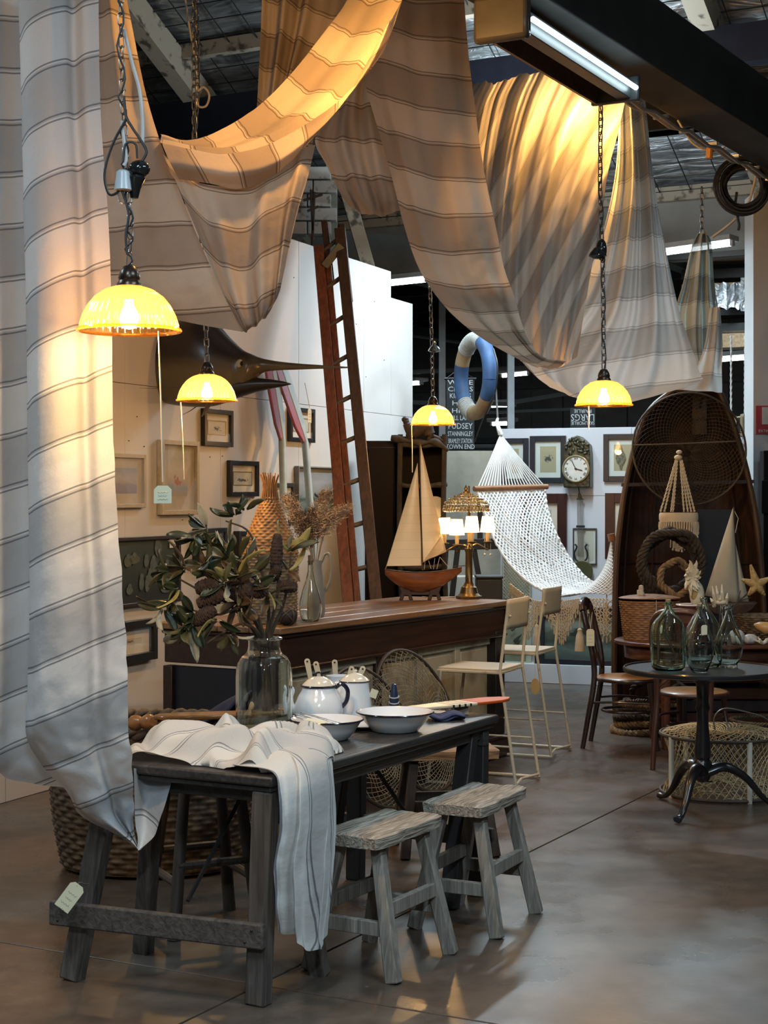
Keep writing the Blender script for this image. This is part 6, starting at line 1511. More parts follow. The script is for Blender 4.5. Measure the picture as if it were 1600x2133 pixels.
B(MB().bar(lb0.lerp(lb1, .85) + V((.02, .05, 0)), at(712, 470, 12.15), .05, .06, up=(0, 1, 0)), 'extension_stile', DKW, t, bevel=.008)
Ln = (la1 - la0).length
n_ = int(Ln / .30)
for k in range(1, n_ + 1):
    s = k / n_ * .985
    a, b = la0.lerp(la1, s), lb0.lerp(lb1, s)
    B(MB().tube([a, b], .017, 10), 'rung', RUNG, t)
B(MB().bar(la0.lerp(la1, .955) + V((.03, -.05, 0)), lb0.lerp(lb1, .965) + V((0, -.05, 0)), .02, .06), 'iron_strap', M('strap_grey', (.12, .12, .11), .5, metal=.5), t, bevel=.003)
# two painted oars leaning between the pictures
PINK = M('faded_red_oar_paint', (.34, .055, .085), .55, c2=(.22, .10, .14), scale=5)
PALEB = M('pale_blue_oar_paint', (.40, .50, .52), .55, c2=(.27, .34, .36), scale=5)
for lab, (bx, by_), (mx_, my_), (tx, ty), off in (('left one of two oars with faded red blades and pale blue shafts', (566, 1010), (548, 930), (538, 770), .16), ('right one of two oars with faded red blades and pale blue shafts', (612, 1110), (583, 935), (556, 762), .22)):
    a = onwall(tx, ty) + WN * .10; c_ = onwall(mx_, my_) + WN * off; e_ = onwall(bx, by_) + WN * (off + .12)
    d = (a - c_).normalized()
    g_ = onz(602, 1575) if bx < 580 else onz(684, 1568)
    t = thing('painted_oar', lab, 'oar', g_, 0, 'pair of painted oars')
    sd = d.cross(WN).normalized(); L_ = (a - c_).length
    B(MB().prism([(-.02, 0), (-.075, L_ * .3), (-.09, L_ * .8), (-.085, L_), (-.002, L_), (-.002, 0)], .022, c_, sd, d), 'blade_half', PINK, t, bevel=.006)
    B(MB().prism([(.002, 0), (.002, L_), (.085, L_), (.09, L_ * .8), (.075, L_ * .3), (.02, 0)], .022, c_, sd, d), 'blade_half', PALEB, t, bevel=.006)
    B(MB().tube([c_ + d * .05, c_.lerp(g_, .5), g_], .026, 10), 'shaft', PALEB, t)
tg = thing('price_tag', 'yellowed paper tag hanging between the two painted oars', 'tag', onwall(561, 868) + WN * .3)
tag_card(tg, onwall(561, 868) + WN * .32, .06, .10, WD, ZD, 'card', 4)
B(MB().tube([onwall(561, 850) + WN * .32, onwall(556, 800) + WN * .3], .002, 4), 'string', STRING, tg)
# ------------------------------------------------------------------ round pedestal table with bottles
RT = V((1.66, 8.5, 0)); RH = 0.755
BLKW = M('black_lacquer', (0.012, 0.011, 0.013), 0.28, var=0.3, coat=0.3)
t = thing('pedestal_table', 'round black tripod pedestal table carrying the glass bottles', 'table', RT)
B(MB().lathe([(0, RH - .022), (.39, RH - .022), (.408, RH - .016), (.412, RH - .006), (.41, RH + .004), (.402, RH + .006), (.398, RH), (0, RH)], 64, RT), 'tabletop', M('dark_slate_top', (0.020, 0.021, 0.023), 0.3, var=0.3, scale=6), t)
B(MB().tube([RT + V((.405 * math.cos(a), .405 * math.sin(a), RH + .002)) for a in [2 * math.pi * i / 64 for i in range(64)]], .007, 6, closed=True), 'raised_rim', BLKW, t)
B(MB().lathe([(.09, RH - .022), (.06, RH - .05), (.034, RH - .08), (.030, .58), (.038, .55), (.030, .53), (.030, .47), (.042, .34), (.044, .30), (.036, .285), (.046, .27), (.046, .20), (.03, .17), (0, .16)], 28, RT), 'column', BLKW, t)
for lab, tgt in (('leg', onz(1410, 1716)), ('leg', onz(1374, 1664)), ('leg', V((2.12, 8.5, 0)))):
    d = V((tgt.x - RT.x, tgt.y - RT.y, 0)); L_ = d.length; d.normalize()
    pts = curve([RT + d * .02 + ZD * .22, RT + d * (L_ * .25) + ZD * .245, RT + d * (L_ * .48) + ZD * .19, RT + d * (L_ * .68) + ZD * .085, RT + d * (L_ * .85) + ZD * .03, RT + d * L_ + ZD * .02], 28)
    B(MB().tube(pts, [.042 - .024 * min(1, i / 18) for i in range(25)] + [.019, .022, .026, .020], 10, flat=.75), lab, BLKW, t)
GG = solid_glass('green_glass', (.87, .965, .935))
GC = solid_glass('pale_green_glass', (.94, .985, .97))
CORK = M('cork', (0.30, 0.21, 0.12), 0.9)
def bottle(label, px, py, w, prof, mat, cork=True, flat=1.0):
    c = onz(px, py, RH); r = w / 2
    t = thing('glass_bottle', label, 'bottle', c, 0, 'glass bottles on the round table')
    pr = [(0, .004)] + [(a * r, z) for a, z in prof]
    B(MB().lathe(pr + [(max(0.0, a - .0035), z + (.009 if i < 2 else 0.0)) for i, (a, z) in reversed(list(enumerate(pr)))], 40, c, 1, flat, close=False), 'glass', mat, t)
    zt = prof[-1][1]; rt = prof[-1][0] * r
    B(MB().tube([c + V((math.cos(a) * rt, math.sin(a) * rt, zt - .008)) for a in [2 * math.pi * i / 20 for i in range(20)]], .004, 6, closed=True), 'lip', mat, t)
    if cork: B(MB().lathe([(rt * .75, zt - .02), (rt * .85, zt + .012), (0, zt + .014)], 14, c), 'cork', CORK, t)
    return t
bottle('squat green-tinted corked demijohn, leftmost bottle on the round table', 1392, 1397, .178, [(.80, .004), (.97, .02), (1.0, .06), (1.0, .20), (.96, .225), (.80, .255), (.45, .290), (.25, .315), (.20, .335), (.21, .345), (.19, .355)], GG)
bottle('corked teardrop bottle at the front of the round table', 1457, 1402, .148, [(.50, .004), (.62, .02), (.92, .075), (1.0, .115), (.95, .155), (.70, .215), (.40, .265), (.22, .30), (.19, .325), (.21, .332), (.19, .34)], GC)
bottle('large demijohn standing behind the teardrop bottle', 1466, 1389, .19, [(.85, .004), (1.0, .03), (1.0, .16), (.92, .21), (.60, .265), (.30, .305), (.20, .33), (.19, .355), (.21, .36), (.19, .366)], GC, cork=False)
bottle('rightmost clear bottle, bulbous with a narrow foot, on the round table', 1518, 1391, .15, [(.62, .004), (.60, .02), (.85, .05), (1.0, .10), (.95, .145), (.70, .195), (.40, .25), (.26, .285), (.22, .30), (.30, .31), (.22, .318), (.28, .33)], GC, cork=False)
tg = thing('price_tag', 'white paper tag round the neck of the front teardrop bottle', 'tag', onz(1457, 1402, RH) + V((.02, -.04, .23)))
tag_card(tg, onz(1457, 1402, RH) + V((.01, -.075, .225)), .03, .05, V((1, 0, .1)).normalized(), ZD, 'card', 0)

# ------------------------------------------------------------------ bentwood chairs
BENT = M('dark_bentwood', (0.030, 0.014, 0.010), 0.28, var=0.3, coat=0.3)
BENT2 = M('reddish_bentwood', (0.070, 0.027, 0.016), 0.35, var=0.3, coat=0.2)
SEATP = M('ochre_ply_seat', (0.36, 0.17, 0.05), 0.4, var=0.2, scale=5, coat=.2)
def bentwood(label, bm, open_back=True):
    t = thing('bentwood_chair', label, 'chair', (0, 0, 0), 0, 'bentwood chairs near the round table')
    B(MB().lathe([(0, .435), (.19, .435), (.205, .445), (.205, .458), (.19, .466), (0, .462)], 40), 'seat', SEATP, t, world=False)
    B(MB().tube([V((.207 * math.cos(a), .207 * math.sin(a), .448)) for a in [2 * math.pi * i / 48 for i in range(48)]], .013, 8, closed=True), 'seat_ring', bm, t, world=False)
    for sy in (-1, 1):
        B(MB().tube(curve([V((-.27, sy * .17, 0)), V((-.235, sy * .17, .2)), V((-.195, sy * .165, .45)), V((-.205, sy * .175, .62)), V((-.245, sy * .185, .80)), V((-.27, sy * .17, .90))], 26), [.016 + .003 * math.sin(math.pi * i / 26) for i in range(27)], 9), 'back_leg', bm, t, world=False)
        B(MB().tube(curve([V((.22, sy * .16, 0)), V((.19, sy * .15, .2)), V((.165, sy * .14, .44))], 12), [.013 + .005 * i / 12 for i in range(13)], 9), 'leg', bm, t, world=False)
    B(MB().tube(curve([V((-.27, -.17, .90)), V((-.285, -.12, .95)), V((-.29, 0, .965)), V((-.285, .12, .95)), V((-.27, .17, .90))], 20), .020, 9), 'top_rail', bm, t, world=False)
    B(MB().prism([(-.11, 0), (.11, 0), (.09, .07), (.06, .09), (0, .095), (-.06, .09), (-.09, .07)], .022, V((-.283, 0, .89)), V((0, 1, 0)), ZD), 'crest', bm, t, world=False, bevel=.006)
    for sy in (-1, 1):
        B(MB().tube(curve([V((-.265, sy * .10, .93)), V((-.255, sy * .11, .84)), V((-.235, sy * .05, .74)), V((-.215, sy * .02, .64)), V((-.2, sy * .09, .55)), V((-.195, sy * .15, .50))], 22), .0105, 8), 'back_scroll', bm, t, world=False)
    B(MB().tube([V((.165 * math.cos(a), .155 * math.sin(a), .24)) for a in [2 * math.pi * i / 40 for i in range(40)]], .010, 8, closed=True), 'stretcher_ring', bm, t, world=False)
    for sy in (-1, 1):
        B(MB().tube(curve([V((-.21, sy * .16, .30)), V((-.05, sy * .185, .31)), V((.175, sy * .145, .30))], 12), .008, 7), 'side_brace', bm, t, world=False)
    return t
ch1 = bentwood('dark bentwood chair seen from the side, left of the round table', BENT)
place(ch1, (1.61, 10.80, 0), R(-16))
ch2 = bentwood('reddish bentwood chair turned away behind the round table', BENT2)
place(ch2, (1.90, 10.02, 0), R(62))
tg = thing('price_tag', 'tall cream paper tag hanging on the dark bentwood chair', 'tag', at(1230, 1320, 10.6))
tag_card(tg, at(1230, 1328, 10.62), .052, .11, V((1, 0, 0)), ZD, 'card', 3)
B(MB().tube([at(1230, 1310, 10.62), at(1234, 1275, 10.66)], .0016, 4), 'string', STRING, tg)

# ------------------------------------------------------------------ round net trap and rope coil on the floor
PALEM = M('white_painted_rod', (0.55, 0.54, 0.48), 0.5, c2=(.3, .26, .2), scale=18, p=(.3, .4))
tc_ = V((1.88, 9.1, 0)); tr_, th_ = .335, .33
t = thing('net_trap', 'round netted crab trap with white posts under the pedestal table', 'trap', tc_)
for z, m_ in ((.012, HOOPM), (th_, HOOPM)):
    B(MB().tube([tc_ + V((tr_ * math.cos(a), tr_ * math.sin(a), z)) for a in [2 * math.pi * i / 56 for i in range(56)]], .010, 7, closed=True), 'ring', m_, t)
for a in (R(205), R(285), R(25), R(115)):
    B(MB().tube([tc_ + V((tr_ * math.cos(a), tr_ * math.sin(a), 0)), tc_ + V((tr_ * math.cos(a), tr_ * math.sin(a), th_))], .014, 9), 'post', PALEM, t)
NETP = M('pale_net_twine', (0.42, 0.36, 0.22), 0.9, var=.3); NETD = M('dark_net_twine', (0.10, 0.075, 0.05), 0.9, var=.3)
def side(u, v):
    a = 2 * math.pi * u; return tc_ + V((tr_ * .97 * math.cos(a), tr_ * .97 * math.sin(a), th_ * v)) * 1.0 - V((math.cos(a), math.sin(a), 0)) * .045 * math.sin(math.pi * v) + V((0, 0, .006 * noise.noise(V((u * 30, v * 6, 0)))))
B(diamond_net(side, 46, 6, .0024), 'side_netting', NETP, t, smooth=0)
def lid(u, v):
    a = 2 * math.pi * u; rr = tr_ * (1 - .93 * v)
    return tc_ + V((rr * math.cos(a), rr * math.sin(a), th_ + .035 * math.sin(math.pi * v) + .012 * noise.noise(V((u * 14, v * 5, 3)))))
B(diamond_net(lid, 36, 8, .0027), 'top_netting', NETP, t, smooth=0)
random.seed(5)
tang = MB()
for k in range(60):
    a0 = random.uniform(0, 6.28); p = tc_ + V((random.uniform(-.26, .26), random.uniform(-.26, .26), .03 + random.random() * .05)); pts = []
    for i in range(12):
        pts.append(p.copy()); a0 += random.uniform(-.9, .9); p = p + V((math.cos(a0) * .03, math.sin(a0) * .03, random.uniform(-.016, .016)))
        p.z = max(.02, min(.16, p.z)); 
        if (p - tc_).to_2d().length > .30: p = tc_ + (p - tc_) * .92; p.z = max(.02, p.z)
    tang.tube(pts, .0022, 3)
o = B(tang, 'tangled_net', NETP, t, smooth=0); o['kind'] = 'stuff'
t = thing('wire_hoop', 'thin bent wire handle lying on the net trap', 'wire', tc_ + V((.1, 0, th_)))
B(MB().tube(curve([tc_ + V(p) for p in ((-.05, -.1, th_ + .01), (-.06, -.1, th_ + .10), (.0, -.08, th_ + .15), (.12, -.06, th_ + .13), (.24, -.04, th_ + .09), (.3, 0, th_ + .01))], 30), .004, 6), 'wire', M('grey_wire', (.2, .2, .2), .4, metal=.6), t)
B(MB().tube(curve([tc_ + V(p) for p in ((.03, -.12, th_ + .01), (.01, -.1, th_ + .08), (.0, -.09, th_ + .14))], 12), .004, 6), 'brace', MATS['grey_wire'], t)
def rope_pts(fn, n): return [fn(i / n) for i in range(n + 1)]
def rope(pts, r, strands=3, tw=60.0, seg=5):
    """twisted rope along a dense list of points"""
    mb = MB(); pts = [V(p) for p in pts]; k = len(pts)
    acc = 0.0; fr = []
    x = None
    for i in range(k):
        tdir = (pts[min(i + 1, k - 1)] - pts[max(0, i - 1)]).normalized()
        if x is None: x = tdir.orthogonal().normalized()
        x = (x - tdir * x.dot(tdir)).normalized(); y = tdir.cross(x)
        if i: acc += (pts[i] - pts[i - 1]).length
        fr.append((pts[i], x.copy(), y, acc))
    for s in range(strands):
        q = [p + xx * (r * .55 * math.cos(tw * a + s * 2 * math.pi / strands)) + yy * (r * .55 * math.sin(tw * a + s * 2 * math.pi / strands)) for p, xx, yy, a in fr]
        mb.tube(q, r * .58, seg)
    return mb
MANILA = M('manila_rope', (0.26, 0.165, 0.075), 0.9, c2=(.10, .06, .03), scale=30, bump=.2)
DKROPE = M('tarred_rope', (0.060, 0.042, 0.028), 0.9, c2=(.02, .014, .01), scale=30, bump=.2)
t = thing('rope_coil', 'thick manila rope coiled on the floor at the foot of the boat', 'rope', (1.98, 11.5, 0))
for k in range(5):
    c_ = V((1.98 + .02 * math.sin(k * 2), 11.42 + .02 * k, .025 + .045 * k))
    R_ = .36 - .02 * k
    B(rope([c_ + V((R_ * 1.05 * math.cos(a), R_ * .62 * math.sin(a), .012 * math.sin(3 * a + k))) for a in [2 * math.pi * i / 110 for i in range(111)]], .024, tw=70), 'turn', MANILA if k < 2 else DKROPE, t)
B(rope(curve([V((1.75, 11.35, .2)), V((1.72, 11.3, .32)), V((1.82, 11.28, .36)), V((1.92, 11.3, .28)), V((2.05, 11.3, .34)), V((2.2, 11.32, .24))], 60), .02, tw=70), 'loose_loop', DKROPE, t)

# ------------------------------------------------------------------ upright dinghy
BY = 11.94
ol = [(1512, 1284, 1591), (1420, 1280, 1594), (1350, 1280, 1594), (1200, 1283, 1588), (1100, 1291, 1578), (1000, 1306, 1560), (900, 1332, 1533), (850, 1358, 1514), (812, 1404, 1498)]
t = thing('upright_dinghy', 'dark wooden dinghy stood on end with its open inside facing the room', 'boat', at(1437, 1512, BY))
BOATW = M('dark_red_brown_hull', (0.034, 0.013, 0.009), 0.55, c2=(0.014, 0.007, 0.006), scale=5, bump=.1)
BOATI = wood('boat_inside', (0.055, 0.021, 0.011), (0.018, 0.009, 0.006), 0.6, 2.0, 'z', .15)
L3 = curve([at(x0, y, BY) for y, x0, x1 in ol], 40); R3 = curve([at(x1, y, BY) for y, x0, x1 in ol], 40)
rows = []
for i in range(41):
    a, b = L3[i], R3[i]; w = b.x - a.x; c_ = (a + b) / 2; dep = .34 * math.sin(math.pi * min(1, .25 + .75 * (i / 40) ** .9)) ** .8 + .06
    dep = min(.42, .9 * w * .5)
    rows.append([V((c_.x - w / 2 * math.cos(q) * abs(math.cos(q)) ** -.35 if abs(math.cos(q)) > 1e-4 else c_.x, BY + dep * math.sin(q) ** .8, c_.z)) for q in [math.pi * j / 20 for j in range(21)]])
B(MB().grid(rows), 'hull_shell', BOATI, t, solid=.02, smooth=60)
top = rows[-1]
B(MB().add(top, [tuple(range(21))]), 'bow_transom', BOATW, t, solid=.02)
bot = rows[0]
B(MB().add(bot, [tuple(range(21))]), 'stern_transom', BOATW, t, solid=.02)
GUN = wood('gunwale_brown', (0.10, 0.050, 0.024), (.035, .018, .010), .5, 2.5, 'z')
for P_ in (L3, R3): B(MB().tube(P_, .022, 8), 'gunwale', GUN, t)
B(MB().tube([L3[-1], R3[-1]], .022, 8), 'gunwale', GUN, t)
for frac in (.15, .42, .68):
    i = int(frac * 40); r_ = rows[i]
    B(MB().tube([p + V((0, -.012, 0)) for p in r_], .013, 6), 'rib', BOATW, t)
for fx in (-.28, -.14, .14, .28):
    pts = [rows[i][10].lerp(rows[i][10 + (6 if fx > 0 else -6)], abs(fx) / .3) + V((0, -.03, 0)) for i in range(2, 39, 3)]
    B(MB().tube(pts, .008, 5, flat=.5), 'stringer', BOATW, t)
B(MB().bar(at(1457, 812, BY + .16), at(1457, 905, BY + .22), .11, .03, up=(0, 1, 0)), 'foredeck_plank', wood('boat_plank', (.11, .075, .05), (.05, .03, .02), .7, 2.5, 'z'), t, bevel=.004)
B(MB().bar(at(1295, 1010, BY + .02), at(1570, 1003, BY + .02), .05, .025), 'thwart_edge', BOATW, t)
# hoop net and macrame hanger hung on the boat
hc = at(1436, 935, BY - .07)
t = thing('hanging_hoop_net', 'wide dark hoop net hung across the upper half of the upright dinghy', 'net', hc)
HR = 118 / F * hc.y
B(MB().tube([hc + V((HR * math.cos(a), .02 * math.sin(3 * a), HR * .99 * math.sin(a))) for a in [2 * math.pi * i / 60 for i in range(60)]], .008, 6, closed=True), 'hoop', M('dim_cane_hoop', (.07, .055, .035), .7), t)
def hn(u, v):
    a = 2 * math.pi * u; rr = HR * (1 - .93 * v)
    return hc + V((rr * math.cos(a), .10 * v - .03 * math.sin(6 * a) * v, rr * math.sin(a) - .03 * v))
B(diamond_net(hn, 46, 13, .0016), 'netting', M('dim_net', (.06, .05, .032), .9), t, smooth=0)
B(MB().tube([at(1320, 927, BY - .09), at(1420, 924, BY - .1), at(1533, 919, BY - .09)], .006, 6), 'cross_cord', M('dim_cord', (.13, .11, .08), .9), t)
MAC = M('macrame_cotton', (.60, .52, .38), .9, var=.15)
t = thing('macrame_hanger', 'cream macrame plant hanger hanging in front of the dinghy', 'macrame', at(1414, 1130, 11.6))
my = 11.62
B(MB().ball(at(1413, 953, my), (.03, .025, .02), 12, 8), 'knot', MAC, t)
B(MB().ball(at(1415, 942, my), (.022, .02, .016), 12, 8), 'knot', MAC, t)
for (x0, x1) in ((1408, 1376), (1410, 1384), (1411, 1398), (1411, 1402), (1417, 1425), (1418, 1433), (1419, 1440), (1420, 1447)):
    a, b = at(x0, 958, my), at(x1, 1066, my)
    B(rope([a.lerp(b, i / 40) for i in range(41)], .0075, 2, 120), 'cord', MAC, t)
bc_ = at(1414, 1078, my)
B(MB().lathe([(.135, -.03), (.14, -.01), (.14, .02), (.135, .035)], 44, bc_, 1, .55, fr=lambda a, i: 1 + .02 * math.sin(a * 44 / 2), close=False), 'woven_band', MAC, t)
random.seed(8)
for i in range(46):
    a = 2 * math.pi * i / 46; p = bc_ + V((.138 * math.cos(a), .075 * math.sin(a), -.03)); L_ = .06 + .05 * abs(math.sin(a * 3)) + (.10 if abs(math.cos(a)) < .35 else 0)
    B(MB().tube([p, p + V((.004 * math.sin(i), 0, -L_ * .5)), p + V((0, 0, -L_))], .0045, 5), 'fringe', MAC, t)
    if i % 2: B(MB().ball(p + V((0, 0, -L_)), .009, 7, 5), 'fringe_knot', MAC, t)
# black panel leaning inside the boat
t = thing('black_board', 'plain blue-black board leaning inside the upright dinghy behind the small sailboat', 'board', (at(1488, 1150, 11.8).x, 11.8, 0))
B(MB().box((at(1488, 1150, 11.8).x, 11.8, .78), (.26, .03, 1.56)), 'board', M('blue_black_board', (.006, .008, .014), .5), t, bevel=.003)

# ------------------------------------------------------------------ display table with shells, creel, sailboat
DC = V((2.26, 10.90, 0)); DH = .70
REDT = wood('red_brown_table', (.13, .042, .022), (.06, .02, .012), .3, 2.5, 'x', .05, coat=.3)
t = thing('display_table', 'oval red-brown display table in front of the dinghy, crowded with shells', 'table', DC)
B(MB().lathe([(0, DH - .03), (.70, DH - .03), (.72, DH - .02), (.72, DH - .006), (.71, DH), (0, DH)], 64, DC, 1, .66), 'tabletop', REDT, t)
B(MB().lathe([(.64, DH - .12), (.645, DH - .03)], 64, DC, 1, .60, close=False), 'apron', REDT, t, solid=.02)
for sx in (-1, 1):
    for sy in (-1, 1):
        B(MB().lathe([(.024, 0), (.032, .05), (.026, .15), (.036, .4), (.03, .5), (.04, DH - .12), (.04, DH - .03)], 16, DC + V((sx * .42, sy * .24, 0))), 'leg', REDT, t)
# wicker creel
cc = V((at(1352, 1300, 10.9).x, 10.88, DH))
t = thing('wicker_creel', 'lidded brown wicker creel on the display table, with a string tag', 'basket', cc)
WK4 = M('amber_wicker', (.24, .115, .045), .6, c2=(.10, .045, .02), scale=26, p=(.3, .65), bump=.3)
B(woven(MB(), cc, lambda s: .17 + .03 * s, .26, 40, 18, .003, .0035, 1, .72), 'wall', WK4, t, smooth=70)
B(MB().lathe([(0, .012), (.17, .012), (.17, .002), (0, .002)], 40, cc, 1, .72), 'base', WK4, t)
B(woven(MB(), cc, lambda s: .205 - .19 * s * s, .03, 40, 6, .002, .002, 1, .72, z0=.275), 'lid', WK4, t, smooth=70)
B(braid(cc, .205, .148, .272, .012, tw=34), 'rim_plait', WK4, t)
B(MB().tube([cc + V((.02, -.15, .27)), cc + V((.02, -.158, .10))], .0018, 4), 'string', STRING, t)
B(MB().prism([(.016 * math.cos(a), .028 * math.sin(a)) for a in [2 * math.pi * i / 14 for i in range(14)]], .001, cc + V((.02, -.16, .08)), V((1, 0, 0)), ZD), 'price_tag', TAGM, t)
t = thing('small_figure', 'tiny pale stone figure standing on the creel lid', 'figurine', cc + V((-.06, -.02, .29)))
q = cc + V((-.06, -.03, .275))
B(MB().lathe([(.022, .015), (.024, .03), (.016, .05), (.018, .065), (.014, .085), (.0, .09)], 12, q), 'figure', M('pale_stone', (.45, .41, .33), .8), t)
B(MB().box(q + V((-.016, 0, .036)), (.02, .03, .04)), 'base', MATS['pale_stone'], t, bevel=.004)
# rope wreaths
def ring_rope(name, label, px, py, Y, R_, r_, m_, k=2, tilt=0.0, arc=(0, 2 * math.pi), sq=1.0):
    c = at(px, py, Y); t = thing(name, label, 'rope', c - ZD * R_)
    for j in range(k):
        rr = R_ * (1 + .07 * (j - k / 2)); n_ = 120
        B(rope([c + V((rr * math.cos(a) * sq, -.02 * j + .05 * math.sin(a + j) , rr * math.sin(a) + .01 * math.sin(5 * a + j))) for a in [arc[0] + (arc[1] - arc[0]) * i / n_ for i in range(n_ + 1)]], r_, 3, 60), 'turn', m_, t)
    return t
w1 = ring_rope('rope_wreath', 'large dark tarred rope wreath standing behind the creel', 1395, 1172, 11.35, .205, .026, DKROPE, 4)
B(rope(curve([at(x, y, 11.28) for x, y in ((1375, 1118), (1390, 1104), (1408, 1108), (1420, 1120), (1440, 1126), (1450, 1148))], 60), .024, 3, 60), 'knot', DKROPE, w1)
ring_rope('rope_coil', 'smaller brown rope coil inside the dark rope wreath', 1408, 1205, 11.15, .115, .022, MATS['manila_rope'], 2)
# red pot and frilled shell
rp = V((at(1440, 1300, 10.65).x, 10.68, DH))
t = lathed('red_pot', 'dark red pot with a white rim behind the bottles', 'pot', rp, [(0, .002), (.06, .002), (.075, .05), (.08, .16), (.085, .235), (.095, .245), (.08, .24), (.07, .05), (0, .02)], M('dark_red_glaze', (.09, .014, .010), .25, coat=.4))
B(MB().tube([rp + V((.09 * math.cos(a), .09 * math.sin(a), .245)) for a in [2 * math.pi * i / 32 for i in range(32)]], .006, 6, closed=True), 'rim', ENAM, t)
SHELL = M('bone_shell', (.66, .60, .46), .5, c2=(.50, .42, .28), scale=14, bump=.1); SHY = M('yellow_shell', (.52, .36, .13), .5, var=.25)
t = thing('frilled_shell', 'large bone-coloured frilled murex shell standing on the red pot', 'shell', rp + ZD * .25)
sb = at(1452, 1232, 10.62)
B(MB().ball(sb + ZD * -.02, (.048, .045, .085), 20, 14), 'body', SHELL, t)
B(MB().ball(sb + V((-.02, -.02, .0)), (.03, .03, .06), 16, 10), 'aperture', SHY, t)
fc = at(1442, 1203, 10.58); mbf = MB()
for ring_, (R0, R1, n_) in enumerate(((.044, .054, 17), (.026, .040, 12))):
    for i in range(n_):
        a = 2 * math.pi * i / n_ + .1 * ring_; d = V((math.cos(a) * .85, -.25 - .3 * ring_, math.sin(a) * 1.6)) * (1 + .22 * math.sin(i * 2.7))
        s_ = V((-math.sin(a), 0, math.cos(a))) * .011
        p0_, p1_ = fc + d * R0, fc + d * R1 + V((0, -.01, .004 * math.sin(i * 3)))
        mbf.tube([p0_ * .6 + fc * .4, p0_, p1_, p1_ + d * .008 + s_ * .6], [.018, .015, .008, .002], 6)
B(mbf, 'frill', SHELL, t)
B(MB().ball(fc + V((0, .01, 0)), (.045, .032, .078), 16, 10), 'fan', SHELL, t)
# finger coral
t = thing('finger_coral', 'white finger-like coral on a clear stand behind the bottles', 'coral', V((at(1502, 1260, 10.5).x, 10.5, DH)))
q = at(1502, 1258, 10.5)
B(MB().lathe([(.03, DH - q.z), (.035, DH - q.z + .01), (.014, DH - q.z + .03), (.012, -.03), (.02, 0)], 14, q), 'stand', GC, t)
for (x, y, x2, y2) in ((1490, 1255, 1484, 1221), (1497, 1252, 1492, 1220), (1505, 1252, 1504, 1217), (1513, 1256, 1516, 1236), (1488, 1258, 1480, 1246), (1500, 1258, 1500, 1240), (1488, 1262, 1486, 1262)):
    B(MB().tube([at(x, y, 10.5), at((x + x2) / 2, (y + y2) / 2, 10.48), at(x2, y2, 10.5)], [.013, .011, .004], 8), 'finger', SHELL, t)
B(MB().ball(q + ZD * .01, (.04, .025, .018), 14, 8), 'base', SHELL, t)
# small sailboat model
t = thing('model_sailboat', 'small model sailboat with grey canvas sails on the display table', 'model boat', V((at(1515, 1280, 11.25).x, 11.25, DH)))
SAIL2 = M('grey_canvas_sail', (.42, .38, .29), .85, var=.1, scale=8)
def tri(a, b, c_, belly, nm):
    rows = [[V(a).lerp(V(b), i / 10).lerp(V(a).lerp(V(c_), i / 10), j / 8) + V((0, -belly * math.sin(math.pi * j / 8) * math.sin(math.pi * (i / 10) * .9), 0)) for j in range(9)] for i in range(11)]
    B(MB().grid(rows), nm, SAIL2, t, smooth=180, solid=.002)
tri(at(1527, 1058, 11.25), at(1468, 1240, 11.25), at(1541, 1258, 11.25), .04, 'main_sail')
tri(at(1532, 1130, 11.27), at(1537, 1250, 11.27), at(1562, 1258, 11.3), .02, 'jib')
B(MB().tube([at(1529, 1056, 11.25), at(1531, 1250, 11.25)], .006, 7), 'mast', MATS['dark_gunwale'], t)
B(MB().tube([at(1529, 1062, 11.25), at(1538, 1080, 11.25), at(1532, 1110, 11.25)], .0025, 4), 'rigging', STRING, t)
hq = at(1518, 1268, 11.25)
B(MB().prism([(-.17, .04), (.2, .05), (.16, -.01), (.1, -.045), (-.1, -.045), (-.15, -.01)], .09, hq, V((1, 0, 0)), ZD), 'hull', MATS['dark_cradle'], t, bevel=.015)
B(MB().box(V((hq.x, hq.y, (hq.z - .045 + DH) / 2)), (.12, .06, hq.z - .045 - DH)), 'stand', MATS['dark_cradle'], t, bevel=.004)
# starfish, twigs, basket of shells, stones
nb = V((at(1592, 1300, 10.75).x, 10.78, DH))
t = thing('shell_basket', 'dark shallow wicker basket of shells at the right end of the display table', 'basket', nb)
B(woven(MB(), nb, lambda s: .11 + .10 * s, .17, 36, 12, .003, .004), 'wall', WICK, t, smooth=70)
B(MB().lathe([(0, .004), (.11, .004), (.11, .014), (0, .014)], 32, nb), 'base', WICK, t)
B(braid(nb, .212, .212, .175, .012, tw=30), 'rim_plait', WICK, t)
t = thing('starfish', 'knobbly ochre starfish propped up in the shell basket', 'starfish', at(1580, 1255, 10.68))
q = at(1575, 1218, 10.66)
STF = M('ochre_starfish', (.50, .34, .13), .8, c2=(.30, .16, .05), scale=40, bump=.5)
for k, a in enumerate((R(105), R(160), R(25), R(235), R(310))):
    L_ = (.135, .10, .11, .085, .09)[k]; d = V((math.cos(a), 0, math.sin(a)))
    B(MB().tube([q, q + d * L_ * .35 + V((0, -.012, 0)), q + d * L_ * .8, q + d * L_], [.036, .026, .014, .008], 10), 'arm', STF, t)
    for j in range(6):
        B(MB().ball(q + d * L_ * (.15 + .13 * j) + V((.008 * (-1) ** j, -.026 + .002 * j, 0)), .006, 6, 4), 'spine', STF, t)
t = thing('cone_shell', 'pointed ochre cone shell in the shell basket', 'shell', nb + V((.05, -.1, .18)))
B(MB().tube([at(1571, 1301, 10.5), at(1580, 1303, 10.48), at(1596, 1308, 10.46), at(1612, 1310, 10.45)], [.006, .025, .04, .03], 12), 'shell', M('ochre_shell', (.50, .27, .09), .4, var=.2), t)
